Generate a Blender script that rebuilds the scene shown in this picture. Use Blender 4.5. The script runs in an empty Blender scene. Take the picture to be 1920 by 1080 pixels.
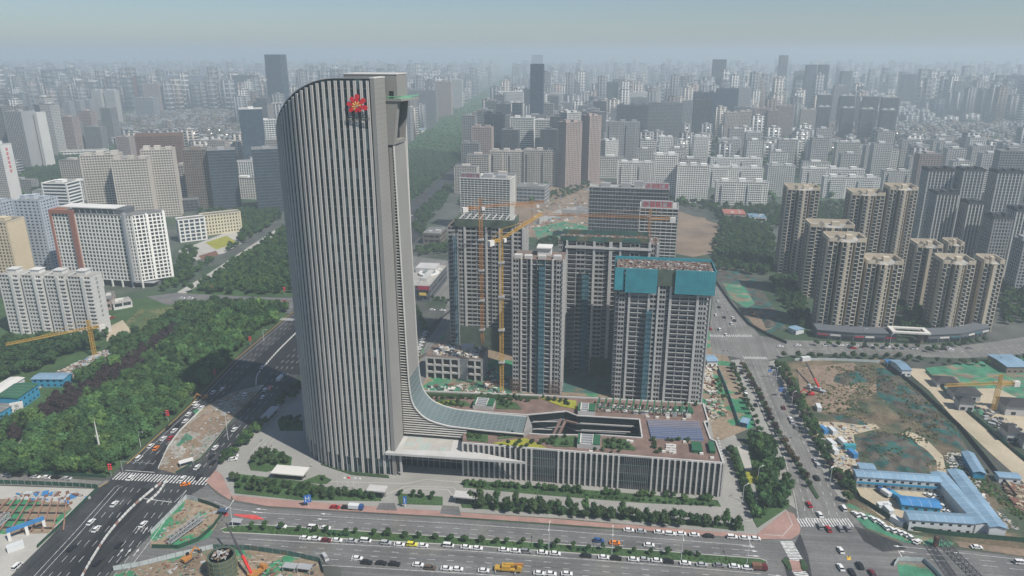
import bpy, bmesh, math, random
import numpy as np
from mathutils import Vector, Matrix, noise
from mathutils.geometry import tessellate_polygon
random.seed(11)
R = math.radians
scene = bpy.context.scene
COL = scene.collection

# ------------------------------------------------------------ camera, sky, sun, exposure
FPX, VH, UC, VC, HC = 1353.0, 100.0, 960.0, 540.0, 200.0      # survey of the photograph (1920 x 1080 px)
PITCH = math.atan((VC - VH) / FPX)
cam_d = bpy.data.cameras.new('camera'); cam = bpy.data.objects.new('camera', cam_d); COL.objects.link(cam)
cam_d.sensor_width = 36.0; cam_d.lens = 36.0 * FPX / 1920.0
cam_d.clip_start = 1.0; cam_d.clip_end = 40000.0
cam.location = (0, 0, HC); cam.rotation_euler = (math.pi / 2 - PITCH, 0, 0)
scene.camera = cam

SUN_EL = R(51.5)
SUN_AZ = Vector((0.788, -0.616))                              # ground direction towards the sun
world = bpy.data.worlds.new('World'); scene.world = world; world.use_nodes = True
wn = world.node_tree.nodes; wl = world.node_tree.links
bg = wn['Background']; sky = wn.new('ShaderNodeTexSky'); sky.sky_type = 'NISHITA'; sky.sun_disc = False
sky.sun_elevation = SUN_EL; sky.sun_rotation = math.atan2(SUN_AZ.x, SUN_AZ.y)
sky.altitude = 500; sky.air_density = 1.0; sky.dust_density = 0.9; sky.ozone_density = 4.8
wl.new(sky.outputs[0], bg.inputs[0]); bg.inputs[1].default_value = 0.082
sun_d = bpy.data.lights.new('sun', 'SUN'); sun = bpy.data.objects.new('sun', sun_d); COL.objects.link(sun)
sun_d.energy = 5.0; sun_d.angle = R(0.6); sun_d.color = (1.0, 0.945, 0.86)
sdir = Vector((SUN_AZ.x * math.cos(SUN_EL), SUN_AZ.y * math.cos(SUN_EL), math.sin(SUN_EL)))
sun.rotation_euler = sdir.to_track_quat('Z', 'Y').to_euler()
sun.location = (0, 0, 400)
scene.view_settings.view_transform = 'Standard'; scene.view_settings.look = 'None'
scene.view_settings.exposure = 0.12; scene.view_settings.gamma = 1.0
scene.view_settings.use_curve_mapping = False
scene.cycles.use_denoising = True
scene.cycles.max_bounces = 6; scene.cycles.diffuse_bounces = 2; scene.cycles.glossy_bounces = 3
scene.cycles.transmission_bounces = 4; scene.cycles.volume_bounces = 1
scene.cycles.caustics_reflective = False; scene.cycles.caustics_refractive = False
HAZE_DENSITY = 0.00028

# ------------------------------------------------------------ survey helpers (pixel of the photo -> place in the world)
cP, sP = math.cos(PITCH), math.sin(PITCH)
def ray(u, v):
    x = (u - UC) / FPX; y = (v - VC) / FPX
    return (x, cP - y * sP, -sP - y * cP)
def G(u, v, z=0.0):
    d = ray(u, v); t = (z - HC) / d[2]
    return Vector((d[0] * t, d[1] * t, z))
def zat(v, Y):
    d = ray(UC, v); return HC + d[2] * Y / d[1]
def xat(u, Y, z):
    return (u - UC) / FPX * (Y * cP - (z - HC) * sP)
def PX(x, y, z=0.0):
    zc = y * cP - (z - HC) * sP
    return (UC + FPX * x / zc, VC - FPX * (y * sP + (z - HC) * cP) / zc)
TH = R(8.5)
E1 = Vector((math.cos(TH), -math.sin(TH), 0)); E2 = Vector((math.sin(TH), math.cos(TH), 0))
ORG = G(737, 889)
def L(a, b, z=0.0):
    p = ORG + E1 * a + E2 * b; p.z = z; return p
def toL(p):
    d = Vector((p[0] - ORG.x, p[1] - ORG.y, 0)); return (d.dot(E1), d.dot(E2))
def GL(u, v, z):
    return toL(G(u, v, z))

# ------------------------------------------------------------ mesh helpers
class MB:
    def __init__(s): s.v = []; s.f = []; s.m = []
    def add(s, vs, fs, m=0):
        o = len(s.v); s.v.extend([tuple(p) for p in vs])
        for f in fs: s.f.append([o + i for i in f]); s.m.append(m)
        return s
    def box(s, x0, y0, z0, x1, y1, z1, m=0):
        o = len(s.v)
        s.v.extend(((x0, y0, z0), (x1, y0, z0), (x1, y1, z0), (x0, y1, z0), (x0, y0, z1), (x1, y0, z1), (x1, y1, z1), (x0, y1, z1)))
        s.f.extend(([o + 3, o + 2, o + 1, o], [o + 4, o + 5, o + 6, o + 7], [o, o + 1, o + 5, o + 4], [o + 1, o + 2, o + 6, o + 5], [o + 2, o + 3, o + 7, o + 6], [o + 3, o, o + 4, o + 7]))
        s.m.extend((m,) * 6); return s
    def obox(s, c, ang, hx, hy, z0, z1, m=0):
        ca, sa = math.cos(ang), math.sin(ang); P = []
        for dx, dy in ((-hx, -hy), (hx, -hy), (hx, hy), (-hx, hy)):
            P.append((c[0] + dx * ca - dy * sa, c[1] + dx * sa + dy * ca))
        return s.prism(P, z0, z1, m)
    def prism(s, P, z0, z1, m=0, mt=None):
        n = len(P)
        a = sum(P[i][0] * P[(i + 1) % n][1] - P[(i + 1) % n][0] * P[i][1] for i in range(n))
        P = list(P) if a > 0 else list(P)[::-1]
        o = len(s.v)
        s.v.extend([(p[0], p[1], z0) for p in P]); s.v.extend([(p[0], p[1], z1) for p in P])
        s.f.append([o + i for i in range(n)][::-1]); s.m.append(m)
        s.f.append([o + n + i for i in range(n)]); s.m.append(m if mt is None else mt)
        for i in range(n):
            j = (i + 1) % n; s.f.append([o + i, o + j, o + n + j, o + n + i]); s.m.append(m)
        return s
    def quad(s, a, b, c, d, m=0): return s.add((a, b, c, d), ((0, 1, 2, 3),), m)
    def beam(s, p, q, w, h=None, m=0):
        p = Vector(p); q = Vector(q); h = h or w; d = (q - p)
        if d.length < 1e-6: return s
        d.normalize(); up = Vector((0, 0, 1)) if abs(d.z) < 0.95 else Vector((1, 0, 0))
        x = d.cross(up).normalized() * (w / 2); y = x.cross(d).normalized() * (h / 2)
        vs = [p - x - y, p + x - y, p + x + y, p - x + y, q - x - y, q + x - y, q + x + y, q - x + y]
        return s.add(vs, ((0, 3, 2, 1), (4, 5, 6, 7), (0, 1, 5, 4), (1, 2, 6, 5), (2, 3, 7, 6), (3, 0, 4, 7)), m)
    def lathe(s, prof, n=10, c=(0, 0), m=0, sx=1, sy=1):
        o = len(s.v)
        for r, z in prof:
            for i in range(n):
                a = 2 * math.pi * i / n; s.v.append((c[0] + r * sx * math.cos(a), c[1] + r * sy * math.sin(a), z))
        for k in range(len(prof) - 1):
            for i in range(n):
                j = (i + 1) % n; s.f.append([o + k * n + i, o + k * n + j, o + (k + 1) * n + j, o + (k + 1) * n + i]); s.m.append(m)
        s.f.append([o + i for i in range(n)][::-1]); s.m.append(m)
        s.f.append([o + (len(prof) - 1) * n + i for i in range(n)]); s.m.append(m)
        return s
    def mesh(s, name, mats, smooth=False):
        me = bpy.data.meshes.new(name); me.from_pydata(s.v, [], s.f)
        for m in (mats if isinstance(mats, (list, tuple)) else [mats]): me.materials.append(m)
        if s.m and max(s.m) > 0: me.polygons.foreach_set('material_index', s.m)
        if smooth: me.polygons.foreach_set('use_smooth', [True] * len(me.polygons))
        me.update(); return me
    def build(s, name, mats, parent=None, loc=None, rz=0.0, smooth=False):
        return link(name, s.mesh(name, mats, smooth), parent, loc, rz)
def link(name, me, parent=None, loc=None, rz=0.0):
    o = bpy.data.objects.new(name, me); COL.objects.link(o)
    if parent is not None: o.parent = parent
    if loc is not None: o.location = loc
    o.rotation_euler.z = rz
    return o
def tag(o, label=None, cat=None, group=None, kind=None):
    if label: o['label'] = label
    if cat: o['category'] = cat
    if group: o['group'] = group
    if kind: o['kind'] = kind
    return o
def thing(name, label, cat, loc=(0, 0, 0), rz=0.0, group=None):
    return tag(link(name, None, None, loc, rz), label, cat, group)
def copy_tree(o, parent=None):
    c = o.copy(); COL.objects.link(c); c.parent = parent
    for ch in list(o.children): copy_tree(ch, c)
    return c
_lay = [0]
def sheet(name, pts, mat, z=0.02, thick=0.0, kind='structure', px=True, holes=None, parent=None):
    """flat ground sheet (or raised slab) from a ring of photo pixels lying on the ground"""
    _lay[0] += 1; z = z + (_lay[0] % 40) * 0.0007
    W = [G(u, v) for u, v in pts] if px else [Vector((p[0], p[1], 0)) for p in pts]
    rings = [W] + [[G(u, v) for u, v in h] if px else [Vector((p[0], p[1], 0)) for p in h] for h in (holes or [])]
    flat = [p for r in rings for p in r]
    mb = MB(); tris = tessellate_polygon(rings)
    mb.v = [(p.x, p.y, z) for p in flat]
    for t in tris:
        a, b, c = [flat[i] for i in t]
        up = (b.x - a.x) * (c.y - a.y) - (b.y - a.y) * (c.x - a.x)
        mb.f.append(list(t) if up > 0 else list(t)[::-1]); mb.m.append(0)
    if thick > 0:
        o = 0
        for r in rings:
            n = len(r); base = len(mb.v)
            mb.v.extend([(p.x, p.y, z - thick) for p in r])
            for i in range(n):
                j = (i + 1) % n; mb.f.append([o + i, o + j, base + j, base + i]); mb.m.append(0)
            o += n
    ob = mb.build(name, mat, parent)
    if kind: ob['kind'] = kind
    return ob
def smooth_line(P, step):
    """Catmull-Rom through points P, resampled about every step"""
    P = [Vector(p) for p in P]; out = []
    for i in range(len(P) - 1):
        p0 = P[max(i - 1, 0)]; p1 = P[i]; p2 = P[i + 1]; p3 = P[min(i + 2, len(P) - 1)]
        n = max(1, int((p2 - p1).length / step))
        for k in range(n):
            t = k / n
            out.append(0.5 * ((2 * p1) + (p2 - p0) * t + (2 * p0 - 5 * p1 + 4 * p2 - p3) * t * t + (3 * p1 - 3 * p2 + p3 - p0) * t ** 3))
    out.append(P[-1]); return out
def in_poly(x, y, P):
    c = False; n = len(P); j = n - 1
    for i in range(n):
        if (P[i][1] > y) != (P[j][1] > y) and x < (P[j][0] - P[i][0]) * (y - P[i][1]) / (P[j][1] - P[i][1]) + P[i][0]: c = not c
        j = i
    return c

# ------------------------------------------------------------ materials
def mat(name, col, rough=0.85, var=0.18, scale=0.08, fine=0.0, metal=0.0, spec=0.3, col2=None, c2scale=0.02, c2lo=0.5, c2hi=0.56, rnd=0.0, bump=0.0, cell=None, streak=None):
    """procedural material: base colour, broad patchiness, optional second colour in patches, per-object tint"""
    m = bpy.data.materials.new(name); m.use_nodes = True
    nt = m.node_tree; n = nt.nodes; l = nt.links; b = n['Principled BSDF']
    b.inputs['Roughness'].default_value = rough; b.inputs['Metallic'].default_value = metal
    b.inputs['Specular IOR Level'].default_value = spec
    geo = n.new('ShaderNodeNewGeometry')
    def nz(sc, det=4.0):
        t = n.new('ShaderNodeTexNoise'); t.inputs['Scale'].default_value = sc; t.inputs['Detail'].default_value = det
        l.new(geo.outputs['Position'], t.inputs['Vector']); return t.outputs['Fac']
    def mix(fac, a, bb, mode='MIX'):
        x = n.new('ShaderNodeMix'); x.data_type = 'RGBA'; x.blend_type = mode
        for sck, val in ((x.inputs[0], fac), (x.inputs[6], a), (x.inputs[7], bb)):
            if hasattr(val, 'links'): l.new(val, sck)
            else: sck.default_value = val
        return x.outputs[2]
    def rng(src, lo, hi, a, bb):
        r = n.new('ShaderNodeMapRange'); l.new(src, r.inputs[0]); r.inputs[1].default_value = lo; r.inputs[2].default_value = hi
        r.inputs[3].default_value = a; r.inputs[4].default_value = bb; return r.outputs[0]
    c = tuple(col) + (1,)
    if col2 is not None:
        c = mix(rng(nz(c2scale, 6.0), c2lo, c2hi, 0, 1), c, tuple(col2) + (1,))
    if cell is not None:                                       # per-pane differences (curtains, blinds)
        sc, col3, share = cell
        sn = n.new('ShaderNodeVectorMath'); sn.operation = 'SNAP'; l.new(geo.outputs['Position'], sn.inputs[0]); sn.inputs[1].default_value = sc
        w = n.new('ShaderNodeTexWhiteNoise'); l.new(sn.outputs[0], w.inputs[0])
        c = mix(rng(w.outputs[0], 1 - share, 1, 0, 1), c, tuple(col3) + (1,))
    f = rng(nz(scale), 0.3, 0.7, 1 - var, 1 + var)
    if fine:
        g = rng(nz(scale * 14, 3.0), 0.3, 0.7, 1 - fine, 1 + fine)
        mm = n.new('ShaderNodeMath'); mm.operation = 'MULTIPLY'; l.new(f, mm.inputs[0]); l.new(g, mm.inputs[1]); f = mm.outputs[0]
    if streak is not None:                                     # lengthwise wheel-worn lanes on a carriageway
        mp = n.new('ShaderNodeMapping'); mp.vector_type = 'TEXTURE'; mp.inputs['Rotation'].default_value = (0, 0, streak[0]); mp.inputs['Scale'].default_value = (90.0, 1.6, 1.0)
        l.new(geo.outputs['Position'], mp.inputs['Vector']); t = n.new('ShaderNodeTexNoise'); t.inputs['Scale'].default_value = 1.0; t.inputs['Detail'].default_value = 4.0; l.new(mp.outputs[0], t.inputs['Vector'])
        g = rng(t.outputs['Fac'], 0.32, 0.68, 1 - streak[1], 1 + streak[1])
        mm = n.new('ShaderNodeMath'); mm.operation = 'MULTIPLY'; l.new(f, mm.inputs[0]); l.new(g, mm.inputs[1]); f = mm.outputs[0]
    if rnd:
        oi = n.new('ShaderNodeObjectInfo'); g = rng(oi.outputs['Random'], 0, 1, 1 - rnd, 1 + rnd)
        mm = n.new('ShaderNodeMath'); mm.operation = 'MULTIPLY'; l.new(f, mm.inputs[0]); l.new(g, mm.inputs[1]); f = mm.outputs[0]
    v = n.new('ShaderNodeVectorMath'); v.operation = 'SCALE'
    if hasattr(c, 'links'): l.new(c, v.inputs[0])
    else: v.inputs[0].default_value = c[:3]
    l.new(f, v.inputs['Scale']); l.new(v.outputs[0], b.inputs['Base Color'])
    if bump:
        bp = n.new('ShaderNodeBump'); bp.inputs['Strength'].default_value = bump; bp.inputs['Distance'].default_value = 0.5
        l.new(nz(scale * 20), bp.inputs['Height']); l.new(bp.outputs[0], b.inputs['Normal'])
    return m
M = {}; TH0 = TH
def dm(k, *a, **kw): M[k] = mat(k, *a, **kw)
dm('land', (0.085, 0.09, 0.08), var=0.3, scale=0.004, col2=(0.04, 0.068, 0.038), c2scale=0.006, c2lo=0.47, c2hi=0.56, fine=0.25)
dm('asphalt', (0.135, 0.135, 0.134), var=0.2, scale=0.05, fine=0.12, rough=0.9, streak=(-TH0 + 0.05, 0.22), col2=(0.155, 0.148, 0.135), c2scale=0.06, c2lo=.5, c2hi=.68)
dm('asphalt_new', (0.036, 0.038, 0.042), var=0.2, scale=0.05, fine=0.12, rough=0.85, streak=(math.pi / 2 - 0.09, 0.30), col2=(0.055, 0.056, 0.058), c2scale=0.05, c2lo=.5, c2hi=.66)
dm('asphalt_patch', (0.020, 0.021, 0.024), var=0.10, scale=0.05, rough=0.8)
dm('asphalt_pale', (0.17, 0.166, 0.157), var=0.22, scale=0.05, fine=0.14, streak=(math.pi / 2 - 0.16, 0.2))
dm('paint', (0.62, 0.62, 0.60), var=0.35, scale=0.7, fine=.2, rough=0.7)
dm('paint_yellow', (0.65, 0.42, 0.07), var=0.12, scale=0.6)
dm('paint_red', (0.55, 0.08, 0.07), var=0.2, scale=0.3)
dm('pave', (0.28, 0.275, 0.255), var=0.10, scale=0.06, fine=0.08)
dm('pave_pale', (0.40, 0.385, 0.35), var=0.10, scale=0.08, fine=0.06)
dm('pave_pink', (0.33, 0.205, 0.175), var=0.15, scale=0.12, fine=0.14)
dm('brick_roof', (0.18, 0.122, 0.102), var=0.22, scale=0.2, fine=0.2)
dm('kerb', (0.42, 0.41, 0.39), var=0.1)
dm('grass', (0.048, 0.092, 0.034), var=0.25, scale=0.06, fine=0.3)
dm('grass_dry', (0.13, 0.135, 0.06), var=0.25, scale=0.05, fine=0.25, col2=(0.065, 0.10, 0.04), c2scale=0.06)
dm('grass_gold', (0.27, 0.27, 0.035), var=0.2, scale=0.2, fine=0.2)
dm('hedge', (0.035, 0.065, 0.028), var=0.3, scale=0.5, fine=0.35)
dm('dirt', (0.215, 0.16, 0.115), var=0.25, scale=0.03, fine=0.2)
dm('dirt_net', (0.24, 0.185, 0.13), var=0.25, scale=0.03, fine=0.22, col2=(0.045, 0.20, 0.10), c2scale=0.055, c2lo=0.52, c2hi=0.55)
dm('dirt_weed', (0.155, 0.12, 0.078), var=0.35, scale=0.08, fine=0.4, col2=(0.052, 0.070, 0.042), c2scale=0.05, c2lo=0.42, c2hi=0.56)
dm('strut', (0.30, 0.17, 0.125), var=.25, scale=.5)
dm('dark_earth', (0.080, 0.072, 0.058), var=0.5, scale=0.16, fine=0.45, col2=(0.022, 0.085, 0.075), c2scale=0.10, c2lo=0.5, c2hi=0.56)
dm('net_green', (0.055, 0.20, 0.12), var=0.3, scale=0.12, fine=0.35, col2=(0.20, 0.17, 0.12), c2scale=0.09, c2lo=0.50, c2hi=0.58)
dm('net_dark', (0.05, 0.115, 0.098), var=0.3, scale=0.12, fine=0.3, col2=(0.12, 0.12, 0.08), c2scale=0.08, c2lo=0.56, c2hi=0.64)
dm('net_screen', (0.085, 0.115, 0.088), var=0.25, scale=0.25, fine=0.25)
dm('net_teal', (0.045, 0.27, 0.32), var=0.10, scale=0.2, fine=0.08)
dm('net_teal_dark', (0.04, 0.14, 0.165), var=0.12, scale=0.2)
dm('site_sand', (0.42, 0.36, 0.26), var=0.14, scale=0.05, fine=0.1)
dm('concrete', (0.46, 0.452, 0.435), var=0.10, scale=0.10, fine=0.05)
dm('works', (0.27, 0.255, 0.225), var=0.25, scale=0.06, fine=0.3, col2=(0.20, 0.145, 0.095), c2scale=0.09, c2lo=0.46, c2hi=0.54)
dm('concrete_raw', (0.345, 0.342, 0.335), var=0.18, scale=0.15, fine=0.12)
dm('concrete_dark_and_shade', (0.045, 0.046, 0.048), var=0.2, scale=0.15, fine=0.12)  # dark roofs, and the shade painted inside open concrete floors
dm('wall_panel', (0.25, 0.245, 0.23), var=0.05, scale=0.05, fine=0.03)
dm('fin', (0.52, 0.50, 0.475), var=0.06, scale=0.06, fine=0.03, rough=0.6)
dm('fin_groove', (0.17, 0.14, 0.125), var=0.1)
dm('glass_tower', (0.012, 0.028, 0.034), rough=0.15, var=0.3, scale=0.12, spec=0.35, cell=((2.75, 2.75, 4.22), (0.085, 0.13, 0.135), 0.30))
dm('glass_podium', (0.014, 0.026, 0.030), rough=0.10, var=0.3, scale=0.1, spec=0.6, cell=((2.0, 2.0, 4.2), (0.05, 0.065, 0.065), 0.3))
dm('glass_ramp', (0.15, 0.195, 0.20), rough=0.30, var=0.08, scale=0.1, spec=0.5)
dm('glass_dark', (0.012, 0.020, 0.024), rough=0.08, var=0.3, scale=0.1, spec=0.5)
dm('band_teal', (0.07, 0.10, 0.10), rough=0.5, var=0.1)
dm('white_trim', (0.62, 0.60, 0.56), var=0.06, rough=0.6)
dm('white_wall', (0.62, 0.61, 0.58), var=0.08, scale=0.06)
dm('steel_grey', (0.33, 0.34, 0.35), var=0.1, rough=0.5)
dm('steel_dark', (0.06, 0.06, 0.065), var=0.15, rough=0.5)
dm('sign_red', (0.60, 0.022, 0.035), var=0.06, rough=0.45)
dm('sign_dim', (0.36, 0.045, 0.075), var=0.15, rough=0.6)
dm('sign_yellow', (0.75, 0.52, 0.12), var=0.1, rough=0.5)
dm('green_metal', (0.03, 0.115, 0.06), var=0.1, rough=0.5)
dm('green_rail', (0.16, 0.38, 0.24), var=0.1, rough=0.5)
dm('solar', (0.085, 0.11, 0.185), var=0.08, rough=0.2, spec=0.6)
dm('solar_grey', (0.13, 0.13, 0.17), var=0.08, rough=0.3)
dm('hoist_blue', (0.07, 0.155, 0.20), var=.3, scale=.3)
dm('scaffold_tube', (0.30, 0.26, 0.12), var=.2)
dm('crane_orange', (0.42, 0.19, 0.055), var=0.12, rough=0.55)
dm('crane_yellow', (0.52, 0.31, 0.05), var=0.12, rough=0.55)
dm('crane_red', (0.52, 0.035, 0.03), var=0.1, rough=0.5)
dm('roof_blue', (0.19, 0.30, 0.40), var=0.14, scale=0.12, fine=0.08, rough=0.5, rnd=0.12)
dm('roof_blue_deep', (0.05, 0.20, 0.42), var=0.15, scale=0.3, rough=0.5)
dm('cabin_wall', (0.58, 0.60, 0.60), var=0.06)
dm('cabin_blue', (0.04, 0.26, 0.42), var=0.08)
dm('fence_green', (0.022, 0.07, 0.045), var=0.2, scale=0.3)
dm('fence_panel', (0.42, 0.46, 0.46), var=0.15, scale=0.4)
dm('fence_white', (0.62, 0.62, 0.60), var=0.12, scale=0.4)
dm('lantern', (0.55, 0.03, 0.03), var=0.1, rough=0.5)
dm('lamp_pole', (0.60, 0.62, 0.62), var=0.05, rough=0.4)
dm('sign_blue', (0.03, 0.13, 0.42), var=0.08, rough=0.5)
dm('bark', (0.07, 0.055, 0.04), var=0.2)
dm('rust', (0.17, 0.085, 0.06), var=0.25, scale=0.5)
dm('skin', (0.45, 0.28, 0.2)); dm('cloth_dark', (0.03, 0.035, 0.05)); 
dm('tyre', (0.02, 0.02, 0.02)); dm('car_glass', (0.012, 0.014, 0.017), rough=0.1, spec=0.6)
def leaf(name, c, rnd=0.38):
    m = mat(name, c, rough=0.75, var=0.28, scale=0.35, fine=0.25, spec=0.15, rnd=rnd, col2=tuple(k * f for k, f in zip(c, (1.22, 1.08, 0.92))), c2scale=0.085, c2lo=0.36, c2hi=0.66); M[name] = m
leaf('leaf', (0.054, 0.118, 0.042)); leaf('leaf_dark', (0.038, 0.085, 0.035)); leaf('leaf_light', (0.080, 0.152, 0.048))
leaf('leaf_plum', (0.042, 0.030, 0.035), 0.2); leaf('leaf_far', (0.056, 0.125, 0.050), 0.0); leaf('leaf_teal', (0.030, 0.095, 0.050), 0.1)
leaf('leaf_street', (0.055, 0.098, 0.042)); leaf('leaf_dry', (0.12, 0.115, 0.055), 0.0); leaf('leaf_rust', (0.085, 0.062, 0.040), 0.25)

# ------------------------------------------------------------ ground and roads
g = MB(); S = 15000
g.quad((-S, -3000, 0), (S, -3000, 0), (S, S, 0), (-S, S, 0)); tag(g.build('ground', M['land']), kind='structure')

def wline(pts): return [G(u, v) for u, v in pts]
def offset(P, d):
    """polyline moved d metres to the right of its direction of travel"""
    out = []
    for i, p in enumerate(P):
        t = (P[min(i + 1, len(P) - 1)] - P[max(i - 1, 0)]).normalized()
        out.append(p + Vector((t.y, -t.x, 0)) * d)
    return out
MARK = MB(); MARKY = MB()
def stripe(P, w=0.18, dash=None, mb=None, z=0.11):
    mb = mb or MARK; acc = 0.0
    for i in range(len(P) - 1):
        a, b = P[i], P[i + 1]; n = (b - a).length
        if n < 1e-3: continue
        t = (b - a) / n; s = Vector((t.y, -t.x, 0)) * (w / 2)
        def seg(x0, x1):
            p = a + t * x0; q = a + t * x1
            mb.quad((p.x - s.x, p.y - s.y, z), (p.x + s.x, p.y + s.y, z), (q.x + s.x, q.y + s.y, z), (q.x - s.x, q.y - s.y, z))
        if dash is None: seg(0, n)
        else:
            on, off = dash; x = -(acc % (on + off))
            while x < n:
                if x + on > 0: seg(max(x, 0), min(x + on, n))
                x += on + off
        acc += n
def zebra(a, b, length, n, w=0.55):
    """n bars between ground points a and b, each bar reaching `length` across"""
    t = (b - a).normalized(); s = Vector((-t.y, t.x, 0))
    for i in range(n):
        p = a + (b - a) * ((i + 0.5) / n); q = p + s * length
        for_w = t * (w / 2)
        MARK.quad(*[(k.x, k.y, 0.112) for k in (p - for_w, p + for_w, q + for_w, q - for_w)])
def arrow(p, d, ln=5.0):
    """straight-on lane arrow painted at p, pointing along d"""
    d = d.normalized(); s = Vector((d.y, -d.x, 0)); z = Vector((0, 0, 0.113))
    q = p + d * ln * 0.6
    MARK.quad(*(k + z for k in (p - s * .12, p + s * .12, q + s * .12, q - s * .12)))
    MARK.add([q + z - s * .55, q + z + s * .55, p + d * ln + z], ((0, 1, 2),))

HZ = {}
def mound(name, q, m, h):
    """heap of earth inside a ring of photo pixels: a rough height field with falling edges"""
    W = [(G(u, v).x, G(u, v).y) for u, v in q]; xs = [p[0] for p in W]; ys = [p[1] for p in W]; st = 1.5
    nx = int((max(xs) - min(xs)) / st) + 2; ny = int((max(ys) - min(ys)) / st) + 2; mb = MB()
    def edge(x, y):
        d = 1e9
        for i in range(len(W)):
            a = Vector(W[i]); b = Vector(W[(i + 1) % len(W)]); t = max(0, min(1, (Vector((x, y)) - a).dot(b - a) / max(1e-6, (b - a).length_squared))); d = min(d, (Vector((x, y)) - (a + (b - a) * t)).length)
        return d
    for j in range(ny):
        for i in range(nx):
            x, y = min(xs) + i * st, min(ys) + j * st; inn = in_poly(x, y, W)
            k = min(1.0, edge(x, y) / (h * 2.2 + 2)) if inn else 0
            z = (k * k * (3 - 2 * k)) * h * (.62 + .55 * noise.noise(Vector((x * .11, y * .11, 2))) + .34 * noise.noise(Vector((x * .3, y * .3, 5)))) + k * .35 * noise.noise(Vector((x * .8, y * .8, 9)))
            mb.v.append((x, y, z if inn else -.05))
            if inn: HZ[(round(x / 1.5), round(y / 1.5))] = z
    for j in range(ny - 1):
        for i in range(nx - 1): mb.f.append([j * nx + i, j * nx + i + 1, (j + 1) * nx + i + 1, (j + 1) * nx + i]); mb.m.append(0)
    return tag(mb.build(name, m, smooth=True), kind='structure')
# surfaces of the ground
sheet('terrain_park', [(-400, 1000), (-400, 640), (0, 560), (250, 560), (545, 560), (535, 600), (465, 647), (350, 762), (205, 893), (0, 886)], M['grass'], 0.01)
sheet('terrain_park', [(300, 555), (340, 548), (440, 480), (525, 425), (640, 400), (640, 520), (560, 556)], M['grass'], 0.01)
sheet('terrain_belt', [(640, 520), (762, 385), (830, 330), (868, 296), (905, 245), (945, 165), (962, 135), (952, 135), (925, 160), (757, 283), (650, 370)], M['grass'], 0.012)
sheet('path', [(520, 428), (530, 432), (390, 524), (345, 552), (332, 548), (380, 520)], M['pave_pale'], 0.05)
sheet('path', [(640, 372), (757, 281), (925, 159), (950, 137), (952, 138), (928, 162), (760, 287), (650, 376)], M['pave_pale'], 0.05)
sheet('campus_court', [(388, 905), (410, 868), (440, 838), (495, 785), (530, 748), (600, 700), (800, 735), (1340, 757), (1400, 850), (1475, 958), (1420, 1004), (1050, 972), (700, 950), (433, 930)], M['pave'], 0.02, 0.0)
AVL = [(5, 1100), (50, 1053), (93, 1010), (133, 967), (183, 913), (210, 896), (233, 873), (353, 762), (433, 680), (467, 647), (533, 597), (610, 540), (700, 450), (762, 385), (830, 330), (868, 296), (905, 245), (945, 165)]
AVR = [(947, 166), (912, 248), (885, 306), (850, 345), (825, 380), (800, 412), (785, 445), (740, 500), (690, 560), (600, 655), (560, 705), (520, 753), (493, 787), (410, 870), (392, 907), (350, 933), (283, 1003), (213, 1067), (190, 1100)]
sheet('road_avenue', AVL + AVR, M['asphalt_new'], 0.045)
sheet('road_boulevard', [(386, 906), (410, 930), (435, 942), (500, 952), (660, 962), (860, 973), (1050, 986), (1280, 1004), (1420, 1015), (1470, 1008), (1490, 992), (1497, 973), (1607, 973), (1625, 1000), (1680, 1018), (1760, 1027), (1960, 1050), (1960, 1110), (640, 1110), (640, 1066), (600, 1052), (540, 1040), (470, 1030), (400, 1028), (330, 1045), (260, 1062), (215, 1075), (283, 1003), (350, 933)], M['asphalt'], 0.04)
sheet('road_east', [(1496, 982), (1488, 930), (1466, 850), (1436, 790), (1405, 715), (1388, 672), (1335, 662), (1330, 630), (1336, 560), (1340, 525), (1350, 535), (1400, 600), (1425, 630), (1480, 638), (1560, 640), (1700, 645), (1800, 648), (1870, 640), (1960, 625), (1960, 660), (1880, 668), (1800, 672), (1700, 668), (1560, 664), (1480, 666), (1441, 676), (1480, 755), (1520, 842), (1562, 915), (1609, 978)], M['asphalt_pale'], 0.055)
sheet('road_side', [(275, 556), (330, 549), (395, 553), (560, 560), (545, 588), (470, 577), (400, 574), (310, 571)], M['asphalt'], 0.05)
sheet('road_service', [(-60, 884), (190, 902), (207, 900), (183, 915), (-60, 907)], M['asphalt_pale'], 0.05)
sheet('road_lane', [(775, 720), (800, 640), (830, 600), (840, 560), (760, 560), (770, 480), (850, 490), (860, 560), (850, 600), (815, 650), (795, 720)], M['asphalt_pale'], 0.05)
# patches of fresh asphalt on the avenue
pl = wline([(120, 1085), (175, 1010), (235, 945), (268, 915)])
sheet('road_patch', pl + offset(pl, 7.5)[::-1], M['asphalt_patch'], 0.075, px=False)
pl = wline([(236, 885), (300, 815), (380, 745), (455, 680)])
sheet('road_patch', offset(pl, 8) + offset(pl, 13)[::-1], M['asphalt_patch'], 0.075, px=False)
sheet('road_patch', [(1600, 985), (1640, 1000), (1690, 1020), (1700, 1030), (1655, 1035), (1620, 1015)], M['asphalt_new'], 0.075)
sheet('road_patch', [(1500, 1000), (1515, 1040), (1525, 1095), (1480, 1095), (1470, 1060), (1490, 1020)], M['asphalt_new'], 0.075)

sheet('road_patch', [(474, 679), (512, 644), (556, 600), (600, 565), (690, 560), (600, 655), (562, 703), (536, 701)], M['asphalt_patch'], 0.075)
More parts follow.
